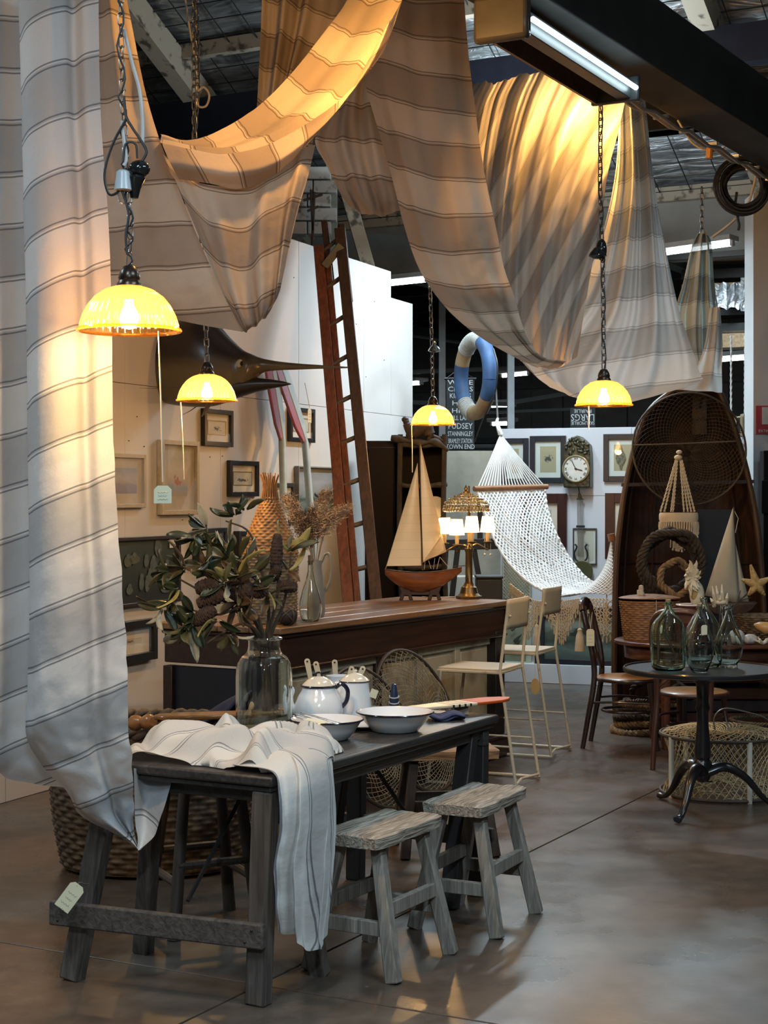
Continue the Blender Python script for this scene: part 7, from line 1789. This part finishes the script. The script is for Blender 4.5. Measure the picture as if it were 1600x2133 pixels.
t = thing('dry_twigs', 'thin dry twigs leaning between the sailboat and basket', 'twigs', at(1520, 1280, 10.7))
for pts in (((1520, 1278), (1535, 1255), (1560, 1236)), ((1535, 1255), (1543, 1230)), ((1520, 1278), (1545, 1250), (1565, 1245)), ((1530, 1262), (1560, 1232), (1575, 1228))):
    B(MB().tube([at(x, y, 10.7) for x, y in pts], .0035, 5), 'twig', BARK, t)
PEB = M('speckled_stone', (.50, .48, .43), .5, c2=(.28, .27, .25), scale=60)
for lab, px, py, sz in (('smooth speckled egg-shaped stone, the one lying flat by the bottles', 1563, 1330, (.052, .04, .034)), ('smooth speckled egg-shaped stone, the taller one half behind a bottle', 1538, 1324, (.042, .042, .048))):
    p = at(px, py, 10.5); p.z = DH + sz[2]
    t = thing('stone_egg', lab, 'stone', p - ZD * sz[2], 0, 'speckled stone eggs'); B(MB().ball(p, sz, 20, 14), 'stone', PEB, t)
t = thing('bleached_coral', 'small bleached coral sprig at the table edge', 'coral', at(1590, 1335, 10.45))
q = V((at(1590, 1335, 10.45).x, 10.45, DH + .012))
for k in range(6):
    a = k * 1.05; B(MB().tube([q, q + V((math.cos(a) * .03, math.sin(a) * .02, .012)), q + V((math.cos(a) * .055, math.sin(a) * .03, .02 + .01 * (k % 3)))], [.010, .008, .004], 6), 'branch', SHELL, t)
# things under and behind the display table
t = thing('wooden_crate', 'dark low wooden crate under the display table', 'crate', (2.35, 11.35, 0))
for k in range(4):
    B(MB().box((2.35, 11.16, .05 + .085 * k), (.6, .016, .075)), 'slat', REDT if k % 2 else BOATW, t, bevel=.003)
for sx in (-1, 1): B(MB().box((2.35 + sx * .29, 11.3, .18), (.02, .3, .36)), 'side', BOATW, t, bevel=.003)
B(MB().box((2.35, 11.44, .18), (.6, .016, .34)), 'back', BOATW, t, bevel=.003)
# ------------------------------------------------------------------ back of the shop: cabinet, hammock, clock, signs
t = thing('dark_cabinet', 'tall near-black cabinet behind the model yacht', 'cabinet', (.07, 12.6, 0))
CABM = M('near_black_cabinet', (.009, .0055, .005), .6, spec=.12, c2=(.006, .0045, .0045), scale=4)
x0_, x1_ = at(760, 1000, 12.5).x, at(832, 1000, 12.5).x
B(MB().box(((x0_ + x1_) / 2, 12.75, 1.04), (x1_ - x0_, .5, 2.08)), 'body', CABM, t, bevel=.006)
B(MB().box(((x0_ + x1_) / 2, 12.49, 1.04), (x1_ - x0_ - .05, .02, 1.98)), 'door', CABM, t, bevel=.006)
t = thing('log_shelf', 'dark open shelf framed with rough branches behind the yacht sails', 'shelf', (.33, 12.5, 0))
s0_, s1_ = at(834, 1000, 12.4).x, at(926, 1000, 12.4).x; zt_ = at(880, 905, 12.4).z
for x in (s0_, s1_): B(MB().box((x, 12.6, zt_ / 2), (.02, .4, zt_)), 'side', CABM, t)
B(MB().box(((s0_ + s1_) / 2, 12.8, zt_ / 2), (s1_ - s0_, .02, zt_)), 'back', CABM, t)
BRN = M('grey_branch', (.055, .048, .042), .85, spec=.2, c2=(.025, .02, .018), scale=18, bump=.4)
for y in (925, 1010, 1090, 1180):
    z = at(880, y, 12.4).z
    B(MB().box(((s0_ + s1_) / 2, 12.6, z), (s1_ - s0_, .38, .02)), 'shelf_board', CABM, t)
    B(MB().tube(curve([V((s0_ - .02, 12.4, z)), V((s0_ + .1, 12.39, z - .012)), V((s1_ - .12, 12.39, z - .008)), V((s1_ + .02, 12.4, z + .004))], 14), [.02 + .004 * math.sin(i * 1.7) for i in range(15)], 8), 'branch_edge', BRN, t)
for x in (s0_, s1_): B(MB().tube(curve([V((x, 12.39, 0)), V((x + .012, 12.38, .7)), V((x - .008, 12.38, 1.4)), V((x, 12.39, zt_))], 16), .02, 8), 'branch_post', BRN, t)
B(MB().tube(curve([at(815, 912, 12.38), at(850, 918, 12.36), at(880, 922, 12.35), at(905, 920, 12.36), at(934, 938, 12.38)], 20), [.022 + .008 * math.sin(i * .9) for i in range(21)], 9), 'top_branch', BRN, t)
t = thing('round_plate', 'pale round plate standing on the branch-framed shelf', 'plate', at(908, 1068, 12.45))
q = at(906, 1062, 12.5)
B(MB().lathe([(0, 0), (.07, .004), (.085, .012), (.07, .010), (0, .006)], 32), 'plate', M('dull_white_plate', (.45, .44, .42), .3), t, world=False); t.children[0].rotation_euler = (R(80), 0, 0); t.children[0].location = (q.x - t.matrix_basis.translation.x, 0.02, .04)
t = thing('carved_animal', 'dark carved driftwood animal on top of the branch-framed shelf', 'carving', at(880, 915, 12.4))
DRW = M('dark_driftwood', (.035, .022, .016), .75, c2=(.015, .01, .008), scale=12, bump=.4)
for nm, pts, rs in (('body', ((858, 905), (872, 893), (888, 890), (895, 905)), (.05, .06, .055, .045)), ('neck', ((858, 910), (850, 890), (845, 872)), (.04, .032, .022)), ('head', ((847, 880), (842, 873), (839, 870)), (.026, .022, .016)), ('hind_leg', ((890, 895), (897, 905), (893, 918)), (.035, .026, .018)), ('fore_leg', ((858, 903), (852, 912), (848, 919)), (.03, .022, .016)), ('tail', ((893, 905), (912, 912), (922, 918), (926, 911)), (.02, .014, .010, .006))):
    B(MB().tube(curve([at(x, y, 12.38) for x, y in pts], 12), [rs[min(len(rs) - 1, int(i / 12 * (len(rs) - 1) + .5))] for i in range(13)], 10), nm, DRW, t)
# dim furniture between cabinet and partition
t = thing('folding_easel', 'black timber easel standing behind the table lamp', 'easel', at(965, 1250, 13.6))
EY = 13.6; EB = M('black_easel', (.015, .014, .013), .5)
for a, b in (((955, 1130), (935, 1300)), ((985, 1130), (1015, 1300)), ((1000, 1040), (1000, 1130))):
    B(MB().bar(at(*a, EY), at(*b, EY), .045, .03, up=(0, 1, 0)), 'leg', EB, t, bevel=.004)
B(MB().bar(at(930, 1135, EY), at(1045, 1132, EY), .05, .09), 'tray', EB, t, bevel=.004)
B(MB().bar(at(930, 1130, EY - .01), at(915, 1330, EY), .045, .03, up=(0, 1, 0)), 'leg', EB, t, bevel=.004)
t = thing('pale_chest', 'pale painted box front glimpsed behind the lamp and easel', 'box', (at(980, 1230, 14.2).x, 14.2, 0))
B(MB().box((at(975, 1200, 14.2).x, 14.3, .48), (.30, .2, .96)), 'box', M('pale_chest_paint', (.50, .46, .38), .6), t, bevel=.01)
t = thing('black_case', 'black case standing at the end of the counter behind the lamp', 'case', (at(1020, 1230, 12.3).x, 12.3, 0))
B(MB().box((at(1018, 1230, 12.3).x, 12.3, .52), (.19, .3, 1.04)), 'case', M('black_case_skin', (.02, .022, .024), .6), t, bevel=.012)
B(MB().box((at(1018, 1230, 12.3).x, 12.3, 1.05), (.2, .31, .02)), 'lid', MATS['black_case_skin'], t, bevel=.006)

# ------------------------------------------------------------------ pictures on the back partition
def backpic(label, x0, y0, x1, y1, *a, **k):
    p = onback((x0 + x1) / 2, (y0 + y1) / 2); q0, q1 = onback(x0, (y0 + y1) / 2), onback(x1, (y0 + y1) / 2)
    return picture(label, p + k.pop('fwd', V((0, 0, 0))), BD, BN, (q1 - q0).length, (y1 - y0) / F * p.y, *a, group='framed pictures on the back partition', **k)
NAVF = M('blue_black_frame', (.016, .020, .028), .35); MTW = M('greenish_white_mount', (.62, .66, .60), .8, var=.03)
CRAB = artmat('crab_engraving', [(0, (.36, .33, .20)), (1, (.40, .36, .22))], (.5, .52, .40, .22, (.06, .06, .045), .22, 10))
SHL = artmat('shell_engraving', [(0, (.36, .33, .20)), (1, (.40, .36, .22))], (.5, .5, .25, .45, (.09, .085, .06), .28, 8))
backpic('blue-black framed engraving of a crab-like creature left of the clock', 1105, 908, 1180, 1006, .048, NAVF, .045, MTW, CRAB, .03)
backpic('blue-black framed engraving half hidden behind the hammock cords', 1046, 913, 1102, 1008, .048, NAVF, .045, MTW, SHL, .03)
sp_ = backpic('blue-black framed engraving of a pointed shell right of the clock', 1258, 904, 1345, 1003, .048, NAVF, .045, MTW, artmat('tan_paper', [(0, (.36, .33, .20)), (1, (.40, .36, .22))]), .03)
q = onback(1294, 953) + BN * .02; s_ = q.y / F
B(MB().prism([(x * s_, y * s_) for x, y in ((0, 27), (4, 16), (9, 6), (11, -3), (7, -12), (3, -18), (2, -25), (-2, -25), (-3, -16), (-9, -10), (-11, 0), (-8, 8), (-3, 17))], .001, q, BD, ZD), 'drawn_shell', M('engraved_ink', (.10, .095, .06), .8, c2=(.2, .18, .11), scale=50, p=(.4, .6)), sp_)
DRED = M('dark_red_frame', (.045, .012, .009), .35)
GRN = artmat('grey_green_print', [(0, (.10, .13, .11)), (.5, (.28, .31, .27)), (1, (.44, .46, .42))], None, 4)
backpic('wide dark red-framed print behind the hammock body', 1085, 1028, 1182, 1165, .085, DRED, .06, M('cream_mount', (.6, .5, .4)), GRN, .04)
backpic('dark red-framed print beside the upright dinghy below the shell engraving', 1262, 1027, 1350, 1165, .085, DRED, .06, M('cream_mount', (.6, .5, .4)), GRN, .04)
backpic('thin-framed pale print behind the clock pendulum', 1194, 1100, 1244, 1176, .012, M('thin_grey_frame', (.06, .065, .06), .4), .02, MTW, artmat('pale_sketch', [(0, (.52, .52, .42)), (1, (.56, .56, .46))], (.65, .5, .35, .4, (.30, .33, .28), .30, 7)), .02)
netp = backpic('pale square frame strung with netting left of the hammock', 1048, 1150, 1108, 1248, .02, M('pale_rope_frame', (.46, .43, .33), .8), 0, MTW, artmat('sage_board', [(0, (.36, .38, .28)), (1, (.42, .44, .33))]), .03, glass=False)
q = onback(1078, 1199) + BN * .035; s_ = q.y / F
B(diamond_net(lambda u, v: q + BD * ((u - .5) * 58 * s_) + ZD * ((v - .5) * 94 * s_) + BN * .004 * math.sin(9 * u + 7 * v), 9, 13, .0035), 'netting', MAC, netp, smooth=0)
bp_ = backpic('sage-framed bird print leaning on the plinth beside the bar stools', 1050, 1268, 1118, 1385, .05, M('sage_frame', (.40, .46, .36), .6), .0, MTW, artmat('sage_bird_paper', [(0, (.20, .22, .15)), (1, (.26, .28, .19))]), .03, lean=R(4), fwd=BN * .16)
q = onback(1086, 1330) + BN * .20; s_ = q.y / F
INKB = M('bird_ink', (.05, .055, .035), .8)
B(MB().prism([(x * s_, y * s_) for x, y in ((-4, 2), (4, 8), (14, 14), (8, 4), (6, -4), (-2, -6), (-6, -2))], .001, q, BD, ZD), 'drawn_bird', INKB, bp_)
B(MB().prism([(x * s_, y * s_) for x, y in ((-12, 22), (-4, 24), (0, 28), (-2, 22), (-8, 18))], .001, q, BD, ZD), 'drawn_bird', INKB, bp_)
for k in range(5): B(MB().tube([q + (BD * (-10 + 5 * k) + ZD * -28) * s_ - BN * 0, q + (BD * (-4 + 2 * k) + ZD * (-8 - 3 * k)) * s_], .003, 4), 'drawn_stem', INKB, bp_)
backpic('large black-framed green landscape leaning on the plinth behind the tassels', 1126, 1262, 1330, 1390, .085, NAVF, 0, MTW, artmat('green_landscape', [(0, (.05, .075, .065)), (.25, (.10, .14, .12)), (.4, (.03, .045, .035)), (.6, (.07, .09, .065)), (.75, (.20, .24, .20)), (1, (.24, .27, .22))], (.45, .62, .3, .16, (.015, .022, .016), .25, 4)), .05, lean=R(5), fwd=BN * .19, glass=False)

# ------------------------------------------------------------------ wall clock
ck = onback(1208, 975) + BN * .07; s_ = ck.y / F
t = thing('wall_clock', 'brass-crowned wall clock with white numbered dial and lyre pendulum', 'clock', ck - ZD * .2)
BRZ = M('embossed_brass', (.11, .10, .055), .4, metal=.6, c2=(.03, .03, .02), scale=28, bump=.6)
def pq(x, y): return ((x - 1208) * s_, (975 - y) * s_)
B(MB().prism([pq(*p) for p in ((1180, 1016), (1236, 1016), (1236, 948), (1234, 928), (1224, 918), (1216, 911), (1208, 908), (1200, 911), (1192, 916), (1183, 927), (1180, 948))], .13, ck, BD, ZD), 'case', BRZ, t, bevel=.01)
random.seed(4)
for k in range(34):
    x, y = random.uniform(1184, 1232), random.uniform(914, 946)
    if (x - 1208) ** 2 / 800 + (y - 946) ** 2 / 1100 > 1: continue
    px_, pz_ = pq(x, y)
    B(MB().ball(ck + BD * px_ + ZD * pz_ + BN * .066, (.018 + .01 * random.random(), .012, .014), 8, 6, Matrix.Rotation(random.uniform(0, 3), 3, 'Y')), 'embossing', BRZ, t)
fx, fz = pq(1207, 977); fc_ = ck + BD * fx + ZD * fz + BN * .07
dial = B(MB().prism([(.112 * math.cos(a), .112 * math.sin(a)) for a in [2 * math.pi * i / 48 for i in range(48)]], .016, fc_, BD, ZD), 'dial', M('enamel_dial', (.66, .66, .60), .3), t)
B(MB().tube([fc_ + BN * .01 + BD * .115 * math.cos(a) + ZD * .115 * math.sin(a) for a in [2 * math.pi * i / 48 for i in range(48)]], .009, 7, closed=True), 'bezel', M('gilt_bezel', (.42, .36, .22), .3, metal=.7), t)
FONTS = []
def text(s, loc, ax, up, size, mat, parent, name='lettering', align='CENTER', sx=1.0, th=.0012):
    cu = bpy.data.curves.new(name, 'FONT'); cu.body = s; cu.size = size; cu.align_x = align; cu.align_y = 'CENTER'; cu.extrude = th; cu.resolution_u = 2
    cu.materials.append(mat)
    o = bpy.data.objects.new(name, cu); COL.objects.link(o)
    ax, up = V(ax).normalized(), V(up).normalized(); nn = ax.cross(up)
    m = Matrix((ax * sx, up, nn)).transposed().to_4x4(); m.translation = V(loc)
    o.parent = parent; o.matrix_basis = wm(parent).inverted() @ m
    FONTS.append(o)
    return o
INKM = M('black_numeral', (.02, .02, .02), .5)
for k, s in enumerate(('XII', 'I', 'II', 'III', 'IIII', 'V', 'VI', 'VII', 'VIII', 'IX', 'X', 'XI')):
    a = R(90 - 30 * k); d = BD * math.cos(a) + ZD * math.sin(a)
    text(s, fc_ + d * .090 + BN * .0095, d.cross(BN) * -1 if False else (BD * math.sin(a) - ZD * math.cos(a)), d, .030, INKM, dial, 'numeral')
for a, L_, w_ in ((R(90 - 105), .060, .008), (R(90 + 27), .085, .006)):
    d = BD * math.cos(a) + ZD * math.sin(a)
    B(MB().bar(fc_ + BN * .013 - d * .012, fc_ + BN * .013 + d * L_, w_, .003, up=BN), 'clock_hand', INKM, dial)
B(MB().ball(fc_ + BN * .012, .009, 10, 6), 'arbor', INKM, dial)
def pk(x, y, o=.03): 
    a, b = pq(x, y); return ck + BD * a + ZD * b + BN * (o - .05)
pn = B(MB().tube([pk(1208, 1014), pk(1210, 1034)], .005, 6), 'pendulum_hook', IRON, t)
B(MB().prism([pq(*p) for p in ((1207, 1028), (1212, 1028), (1216, 1038), (1219, 1041), (1203, 1041), (1206, 1036))], .012, ck - BN * .02, BD, ZD), 'pendulum_yoke', BRZ, t)
for k in range(5): B(MB().tube([pk(1205 + 2.8 * k, 1040), pk(1207 + 2.6 * k, 1160)], .0028, 5), 'pendulum_rod', M('steel_rod', (.35, .36, .36), .3, metal=.8), t)
B(MB().bar(pk(1203, 1097), pk(1221, 1097), .012, .02), 'pendulum_bar', IRON, t)
for sg in (-1, 1):
    B(MB().tube(curve([pk(1213 + sg * 13, 1134), pk(1213 + sg * 9, 1140), pk(1213 + sg * 14, 1152), pk(1213 + sg * 12, 1164), pk(1213 + sg * 4, 1172)], 18), .008, 7), 'lyre_arm', IRON, t)
B(MB().prism([(.095 * math.cos(a), .095 * math.sin(a)) for a in [2 * math.pi * i / 36 for i in range(36)]], .02, pk(1216, 1190), BD, ZD), 'pendulum_bob', M('olive_brass_disc', (.13, .13, .06), .35, metal=.5), t, bevel=.004)

# ------------------------------------------------------------------ rope hammock
HAM = M('white_hammock_cotton', (.72, .74, .74), .9, var=.1)
t = thing('rope_hammock', 'white knotted rope hammock with a wooden spreader bar slung before the back partition', 'hammock', at(1160, 1240, 13.2))
bl_, br_ = at(994, 1018, 13.0), at(1134, 1014, 13.35)
e = (br_ - bl_).normalized()
B(MB().tube([bl_ - e * .03, br_ + e * .03], .022, 12), 'spreader_bar', wood('hammock_bar', (.32, .15, .06), (.2, .09, .04), .45), t)
ap = at(1043, 905, 13.3)
for k in range(22):
    b = bl_.lerp(br_, (k + .5) / 22)
    B(MB().tube([b + ZD * .02, b.lerp(ap, .5) + V((0, .01, 0)), ap], .0055, 5), 'clew_cord', HAM, t)
B(MB().tube(curve([ap, at(1039, 893, 13.3), at(1035, 880, 13.35), at(1037, 872, 13.4)], 12), [.022 - .001 * i for i in range(13)], 8), 'gather', HAM, t)
B(MB().tube([at(1037, 874, 13.4), at(1030, 760, 13.6)], .008, 6), 'hanging_rope', M('dark_hang_rope', (.08, .08, .07), .8), t)
hrows = [[bl_ - ZD * .02, bl_.lerp(br_, .5) - ZD * .02, br_ - ZD * .02], rowpx((1012, 1075, 12.9), (1075, 1072, 13.05), (1142, 1065, 13.25)), rowpx((1033, 1130, 12.8), (1098, 1125, 12.95), (1160, 1115, 13.15)), rowpx((1066, 1180, 12.7), (1128, 1172, 12.9), (1185, 1160, 13.1)), rowpx((1112, 1220, 12.62), (1165, 1215, 12.8), (1215, 1198, 13.0)), rowpx((1160, 1240, 12.55), (1200, 1234, 12.72), (1240, 1216, 12.95))]
rr2 = [curve(r, 16) for r in hrows]; cl2 = [curve([r[j] for r in rr2], 60) for j in range(17)]
def hfn(u, v):
    x = max(0, min(15.999, u * 16)); y = max(0, min(59.999, v * 60)); j, i = int(x), int(y)
    a = cl2[j][i].lerp(cl2[j + 1][i], x - j); b = cl2[j][i + 1].lerp(cl2[j + 1][i + 1], x - j)
    return a.lerp(b, y - i) + V((0, -.012 * math.sin(u * 90) * math.sin(v * 120), 0)) + V((.008 * noise.noise(V((u * 30, v * 40, 0))), 0, .008 * noise.noise(V((u * 30, v * 40, 5)))))
B(diamond_net(hfn, 19, 22, .0072, 4), 'netting', HAM, t, smooth=60)
for u in (0, 1): B(MB().tube([hfn(u, i / 60) for i in range(61)], .010, 6), 'edge_cord', HAM, t)
# far end rising to the post beside the dinghy
HAM2 = M('shaded_hammock_cotton', (.58, .53, .46), .9, var=.15)
grows = [rowpx((1150, 1244, 12.55), (1195, 1240, 12.6), (1255, 1225, 12.75)), rowpx((1190, 1238, 12.5), (1228, 1222, 12.55), (1262, 1196, 12.65)), rowpx((1235, 1236, 12.4), (1255, 1195, 12.42), (1268, 1160, 12.5)), rowpx((1278, 1240, 12.3), (1277, 1180, 12.3), (1275, 1122, 12.35))]
rr3 = [curve(r, 12) for r in grows]; cl3 = [curve([r[j] for r in rr3], 30) for j in range(13)]
def gfn(u, v):
    x = max(0, min(11.999, u * 12)); y = max(0, min(29.999, v * 30)); j, i = int(x), int(y)
    return cl3[j][i].lerp(cl3[j + 1][i], x - j).lerp(cl3[j][i + 1].lerp(cl3[j + 1][i + 1], x - j), y - i)
B(diamond_net(gfn, 15, 12, .0066, 4), 'far_netting', HAM, t, smooth=60)
B(MB().tube([gfn(1, i / 30) for i in range(31)], .009, 6), 'edge_cord', HAM, t)
B(MB().tube([at(1273, 1112, 12.34), at(1276, 1127, 12.34)], .03, 9), 'post_hook', MATS['hammock_bar'], t)
# fringe: knotted lattice along the near edge with three tassels
def fpt(u): 
    return curve([at(1062, 1215, 12.6), at(1110, 1248, 12.55), at(1160, 1252, 12.5), at(1210, 1246, 12.42), at(1278, 1246, 12.28)], 40)[int(max(0, min(40, u * 40)))]
def dropf(u): return (18 + 62 * max(0, math.sin(math.pi * (u * 2.6 + .02)) ** 2)) / F * 12.4 if u > .15 else 18 / F * 12.4
B(diamond_net(lambda u, v: fpt(u) - ZD * (v * dropf(u)) + V((0, -.01, 0)), 38, 6, .0048, 4), 'fringe_lattice', MAC, t, smooth=60)
for k in range(40):
    u = (k + .5) / 40; a = fpt(u) - ZD * dropf(u)
    B(MB().tube([a, a + V((.006 * math.sin(k), 0, -.035)), a + V((0, 0, -.05))], [.006, .009, .004], 5), 'fringe_end', MAC, t)
for (x, y0, y1, w_) in ((1118, 1300, 1345, 7), (1208, 1308, 1356, 10), (1264, 1255, 1300, 7), (1113, 1258, 1300, 2)):
    a, b = at(x, y0, 12.4), at(x, y1, 12.4); r_ = w_ / F * 12.4
    if w_ < 4: B(MB().tube([a, b], .005, 5), 'tassel_cord', MAC, t); continue
    B(MB().lathe([(.006, 0), (r_ * .55, -.012), (r_ * .5, -.03), (r_ * .8, -.06), (r_ * 1.05, b.z - a.z + .03), (r_ * 1.1, b.z - a.z), (0, b.z - a.z + .01)], 24, a, fr=lambda q, i: 1 + .07 * math.sin(12 * q)), 'tassel', MAC, t)
    B(MB().tube([a, a + ZD * .12], .005, 5), 'tassel_cord', MAC, t)

# ------------------------------------------------------------------ lifebuoy
lbp = at(990, 784, 13.8)
t = thing('lifebuoy', 'blue, white and tan canvas lifebuoy hanging edge-on above the hammock', 'lifebuoy', lbp - ZD * .37)
BLU = M('worn_blue_canvas', (.022, .075, .19), .6, c2=(.012, .04, .10), scale=8); WHT = M('rope_bound_white', (.36, .37, .34), .85, c2=(.28, .29, .27), scale=40, bump=.3); TAN = M('tan_canvas', (.32, .23, .12), .7, c2=(.20, .13, .065), scale=8)
th0 = R(70); hx = V((math.cos(th0), -math.sin(th0), 0)); R0, r0 = .31, .062
def ringp(a): return lbp + hx * (R0 * math.cos(a)) + ZD * (R0 * math.sin(a))
for (a0, a1, m_, nm) in ((-8, 62, BLU, 'blue_section'), (62, 132, WHT, 'bound_section'), (132, 158, TAN, 'tan_section'), (158, 222, BLU, 'blue_section'), (222, 262, WHT, 'bound_section'), (262, 322, TAN, 'tan_section'), (322, 352, BLU, 'blue_section')):
    n_ = max(4, int((a1 - a0) / 5))
    B(MB().tube([ringp(R(a0 + (a1 - a0) * i / n_)) for i in range(n_ + 1)], r0 * (1.04 if m_ is WHT else 1), 18), nm, m_, t)
    if m_ is WHT:
        for i in range(n_):
            a = R(a0 + (a1 - a0) * (i + .5) / n_); c_ = ringp(a); rad = (c_ - lbp).normalized(); nn = rad.cross(hx.cross(ZD)).normalized() if False else hx.cross(ZD).normalized()
            B(MB().tube([c_ + rad * (r0 * 1.06 * math.cos(q)) + nn * (r0 * 1.06 * math.sin(q)) for q in [2 * math.pi * j / 16 for j in range(16)]], .006, 5, closed=True), 'binding', WHT, t)
B(MB().tube(curve([lbp + hx * .38 + ZD * .2, lbp + hx * .46 + ZD * .05, lbp + hx * .42 - ZD * .15, lbp + hx * .30 - ZD * .25, lbp + hx * .12 - ZD * .42, lbp - ZD * .55], 30), .008, 6), 'grab_line', BF, t)
B(MB().tube([lbp + ZD * .36, lbp + ZD * 1.6], .006, 5), 'hanging_rope', BF, t)

# ------------------------------------------------------------------ destination blinds
SIGNB = M('black_blind_cloth', (.018, .022, .024), .7); LET = M('white_letters', (.62, .66, .66), .6)
y0_, y1_, SY = 790, 936, 15.0
t = thing('destination_blind', 'black destination blind with white place names hanging behind the lifebuoy', 'sign', at(959, 936, SY))
a, b = at(930, y0_, SY), at(988, y1_, SY)
B(MB().box(((a.x + b.x) / 2, SY, (a.z + b.z) / 2), (b.x - a.x, .006, a.z - b.z)), 'cloth', SIGNB, t)
B(MB().tube([at(926, 789, SY), at(992, 789, SY)], .012, 8), 'rod', EB, t)
for a2 in ((930, 788), (988, 788)): B(MB().tube([at(*a2, SY), at(955, 770, SY)], .004, 4), 'cord', EB, t)
lines = [('WYKE', 797), ('CROSS', 811), ('KILLING', 825), ('HAL', 840), ('HILL', 856), ('HILL LANE', 871), ('PUDSEY', 888), ('STANNINGLEY', 904), ('BRAMLEY STATION', 919), ('TOWN END', 931)]
for s, y in lines:
    wpx = 54; nat = len(s) * 0.62; size = .062 if y not in (888,) else .075
    text(s, at(959, y, SY) - V((0, .005, 0)), (1, 0, 0), ZD, size, LET, t, 'lettering', sx=min(1.35, (wpx / F * SY) / (nat * size)))
t = thing('destination_blind', 'upside-down black blind reading LARGS above the back partition', 'sign', at(1214, 882, 16.2))
a, b = at(1188, 850, 16.2), at(1240, 884, 16.2)
B(MB().box(((a.x + b.x) / 2, 16.2, (a.z + b.z) / 2 - .1), (b.x - a.x, .006, a.z - b.z + .2)), 'cloth', SIGNB, t)
text('LARGS', at(1214, 869, 16.2) - V((0, .006, 0)), (-1, 0, 0), -ZD, .095, LET, t, sx=.85)
text('FAIRLIE', at(1214, 856, 16.2) - V((0, .006, 0)), (-1, 0, 0), -ZD, .05, LET, t, sx=1.1)
text('SKELMORLIE', at(1214, 881, 16.2) - V((0, .006, 0)), (-1, 0, 0), -ZD, .05, LET, t, sx=.85)

# ------------------------------------------------------------------ right edge: swing shelf of books, safety sign, dark cupboard edge
t = thing('swing_shelf', 'small hanging shelf on two white ropes behind the dinghy', 'shelf', at(1545, 906, 14.0))
B(MB().bar(at(1518, 907, 14), at(1590, 905, 13.9), .22, .025), 'board', RAW, t, bevel=.003)
for x in (1523, 1552): B(rope([at(x, 700, 14).lerp(at(x, 904, 14), i / 60) for i in range(61)], .009, 2, 60), 'rope', HAM, t)
BK = [(1527, 8, (.50, .42, .28), 0), (1536, 5, (.03, .03, .03), 0), (1541, 6, (.48, .38, .22), 0), (1547, 4, (.22, .2, .16), 3), (1560, 5, (.12, .11, .09), -16), (1568, 5, (.30, .24, .16), -20)]
for k, (x, w_, c_, tilt) in enumerate(BK):
    lab = ('cream-spined book, leftmost on the hanging shelf', 'thin black book on the hanging shelf', 'tan book on the hanging shelf', 'tall grey book on the hanging shelf', 'dark book leaning on the hanging shelf', 'brown book leaning at the right on the hanging shelf')[k]
    p = at(x, 905, 13.95); hh = (34 + 8 * (k == 3) - 3 * (k % 2)) / F * 14
    t = thing('book', lab, 'book', p, 0, 'books on the hanging shelf')
    m3 = Matrix.Rotation(R(tilt), 3, 'Y')
    B(MB().box(p + ZD * (hh / 2 + .014) + V((0, -.0, 0)), (w_ / F * 14, .14, hh), m3), 'cover', M('book_%d' % k, c_, .6, var=.1), t, bevel=.002)
    B(MB().box(p + ZD * (hh / 2 + .016) + V((0, .004, 0)), (w_ / F * 14 * .8, .141, hh * .985), m3), 'pages', M('page_block', (.55, .5, .4), .8), t)
t = thing('number_card', 'small pale card numbered 4 below the hanging books', 'sign', at(1565, 940, 14.2))
B(MB().box(at(1563, 924, 14.2), (.16, .006, .16)), 'card', M('pale_card', (.42, .47, .46), .6), t)
text('4', at(1569, 928, 14.19), (1, 0, 0), ZD, .10, M('white_letters', (.6, .6, .6)), t)
t = thing('lit_cabinet', 'pale lit display cabinet glimpsed beyond the dinghy edge', 'cabinet', (at(1575, 1000, 15).x, 15, 0))
B(MB().box((at(1575, 1000, 15.2).x, 15.2, .95), (.4, .3, 1.9)), 'body', M('pale_cabinet', (.60, .52, .40), .6), t, bevel=.01)
for z in (.9, 1.3, 1.62): B(MB().box((at(1575, 1000, 15.0).x, 15.0, z), (.4, .12, .03)), 'shelf', RAW, t)
t = thing('safety_sign', 'red safety sign with a white pictogram on the right-hand column', 'sign', at(1600, 903, 12.55))
RED = M('sign_red', (.42, .015, .018), .4)
a, b = at(1575, 845, 12.58), at(1640, 904, 12.58)
B(MB().box(((a.x + b.x) / 2, 12.585, (a.z + b.z) / 2), (b.x - a.x, .012, a.z - b.z)), 'panel', RED, t)
WS = M('sign_white', (.62, .60, .56), .5)
a2, b2 = at(1588, 848, 12.57), at(1628, 884, 12.57)
B(MB().box(((a2.x + b2.x) / 2, 12.572, (a2.z + b2.z) / 2), (b2.x - a2.x, .006, a2.z - b2.z)), 'pictogram', WS, t)
text('FIRE', at(1608, 889, 12.566), (1, 0, 0), ZD, .035, WS, t); text('EXTINGUISHER', at(1608, 898, 12.566), (1, 0, 0), ZD, .030, WS, t)
t = thing('dark_cupboard', 'dark cupboard edge at the right border beside the dinghy', 'cupboard', (at(1640, 1300, 12.3).x, 12.3, 0))
xl = at(1590, 1000, 12.3).x
B(MB().box((xl + .3, 12.35, 1.0), (.6, .12, 2.0)), 'body', CABM, t, bevel=.006)
B(MB().box((xl + .02, 12.28, 1.65), (.08, .04, .25)), 'bracket', CABM, t, bevel=.004)

# turn the lettering into plain meshes
bpy.context.view_layer.update()
dg = bpy.context.evaluated_depsgraph_get()
for o in FONTS:
    me = bpy.data.meshes.new_from_object(o.evaluated_get(dg))
    n = bpy.data.objects.new(o.name, me); COL.objects.link(n)
    n.parent = o.parent; n.matrix_basis = o.matrix_basis.copy()
    nm = o.name
    bpy.data.objects.remove(o, do_unlink=True)
    n.name = nm
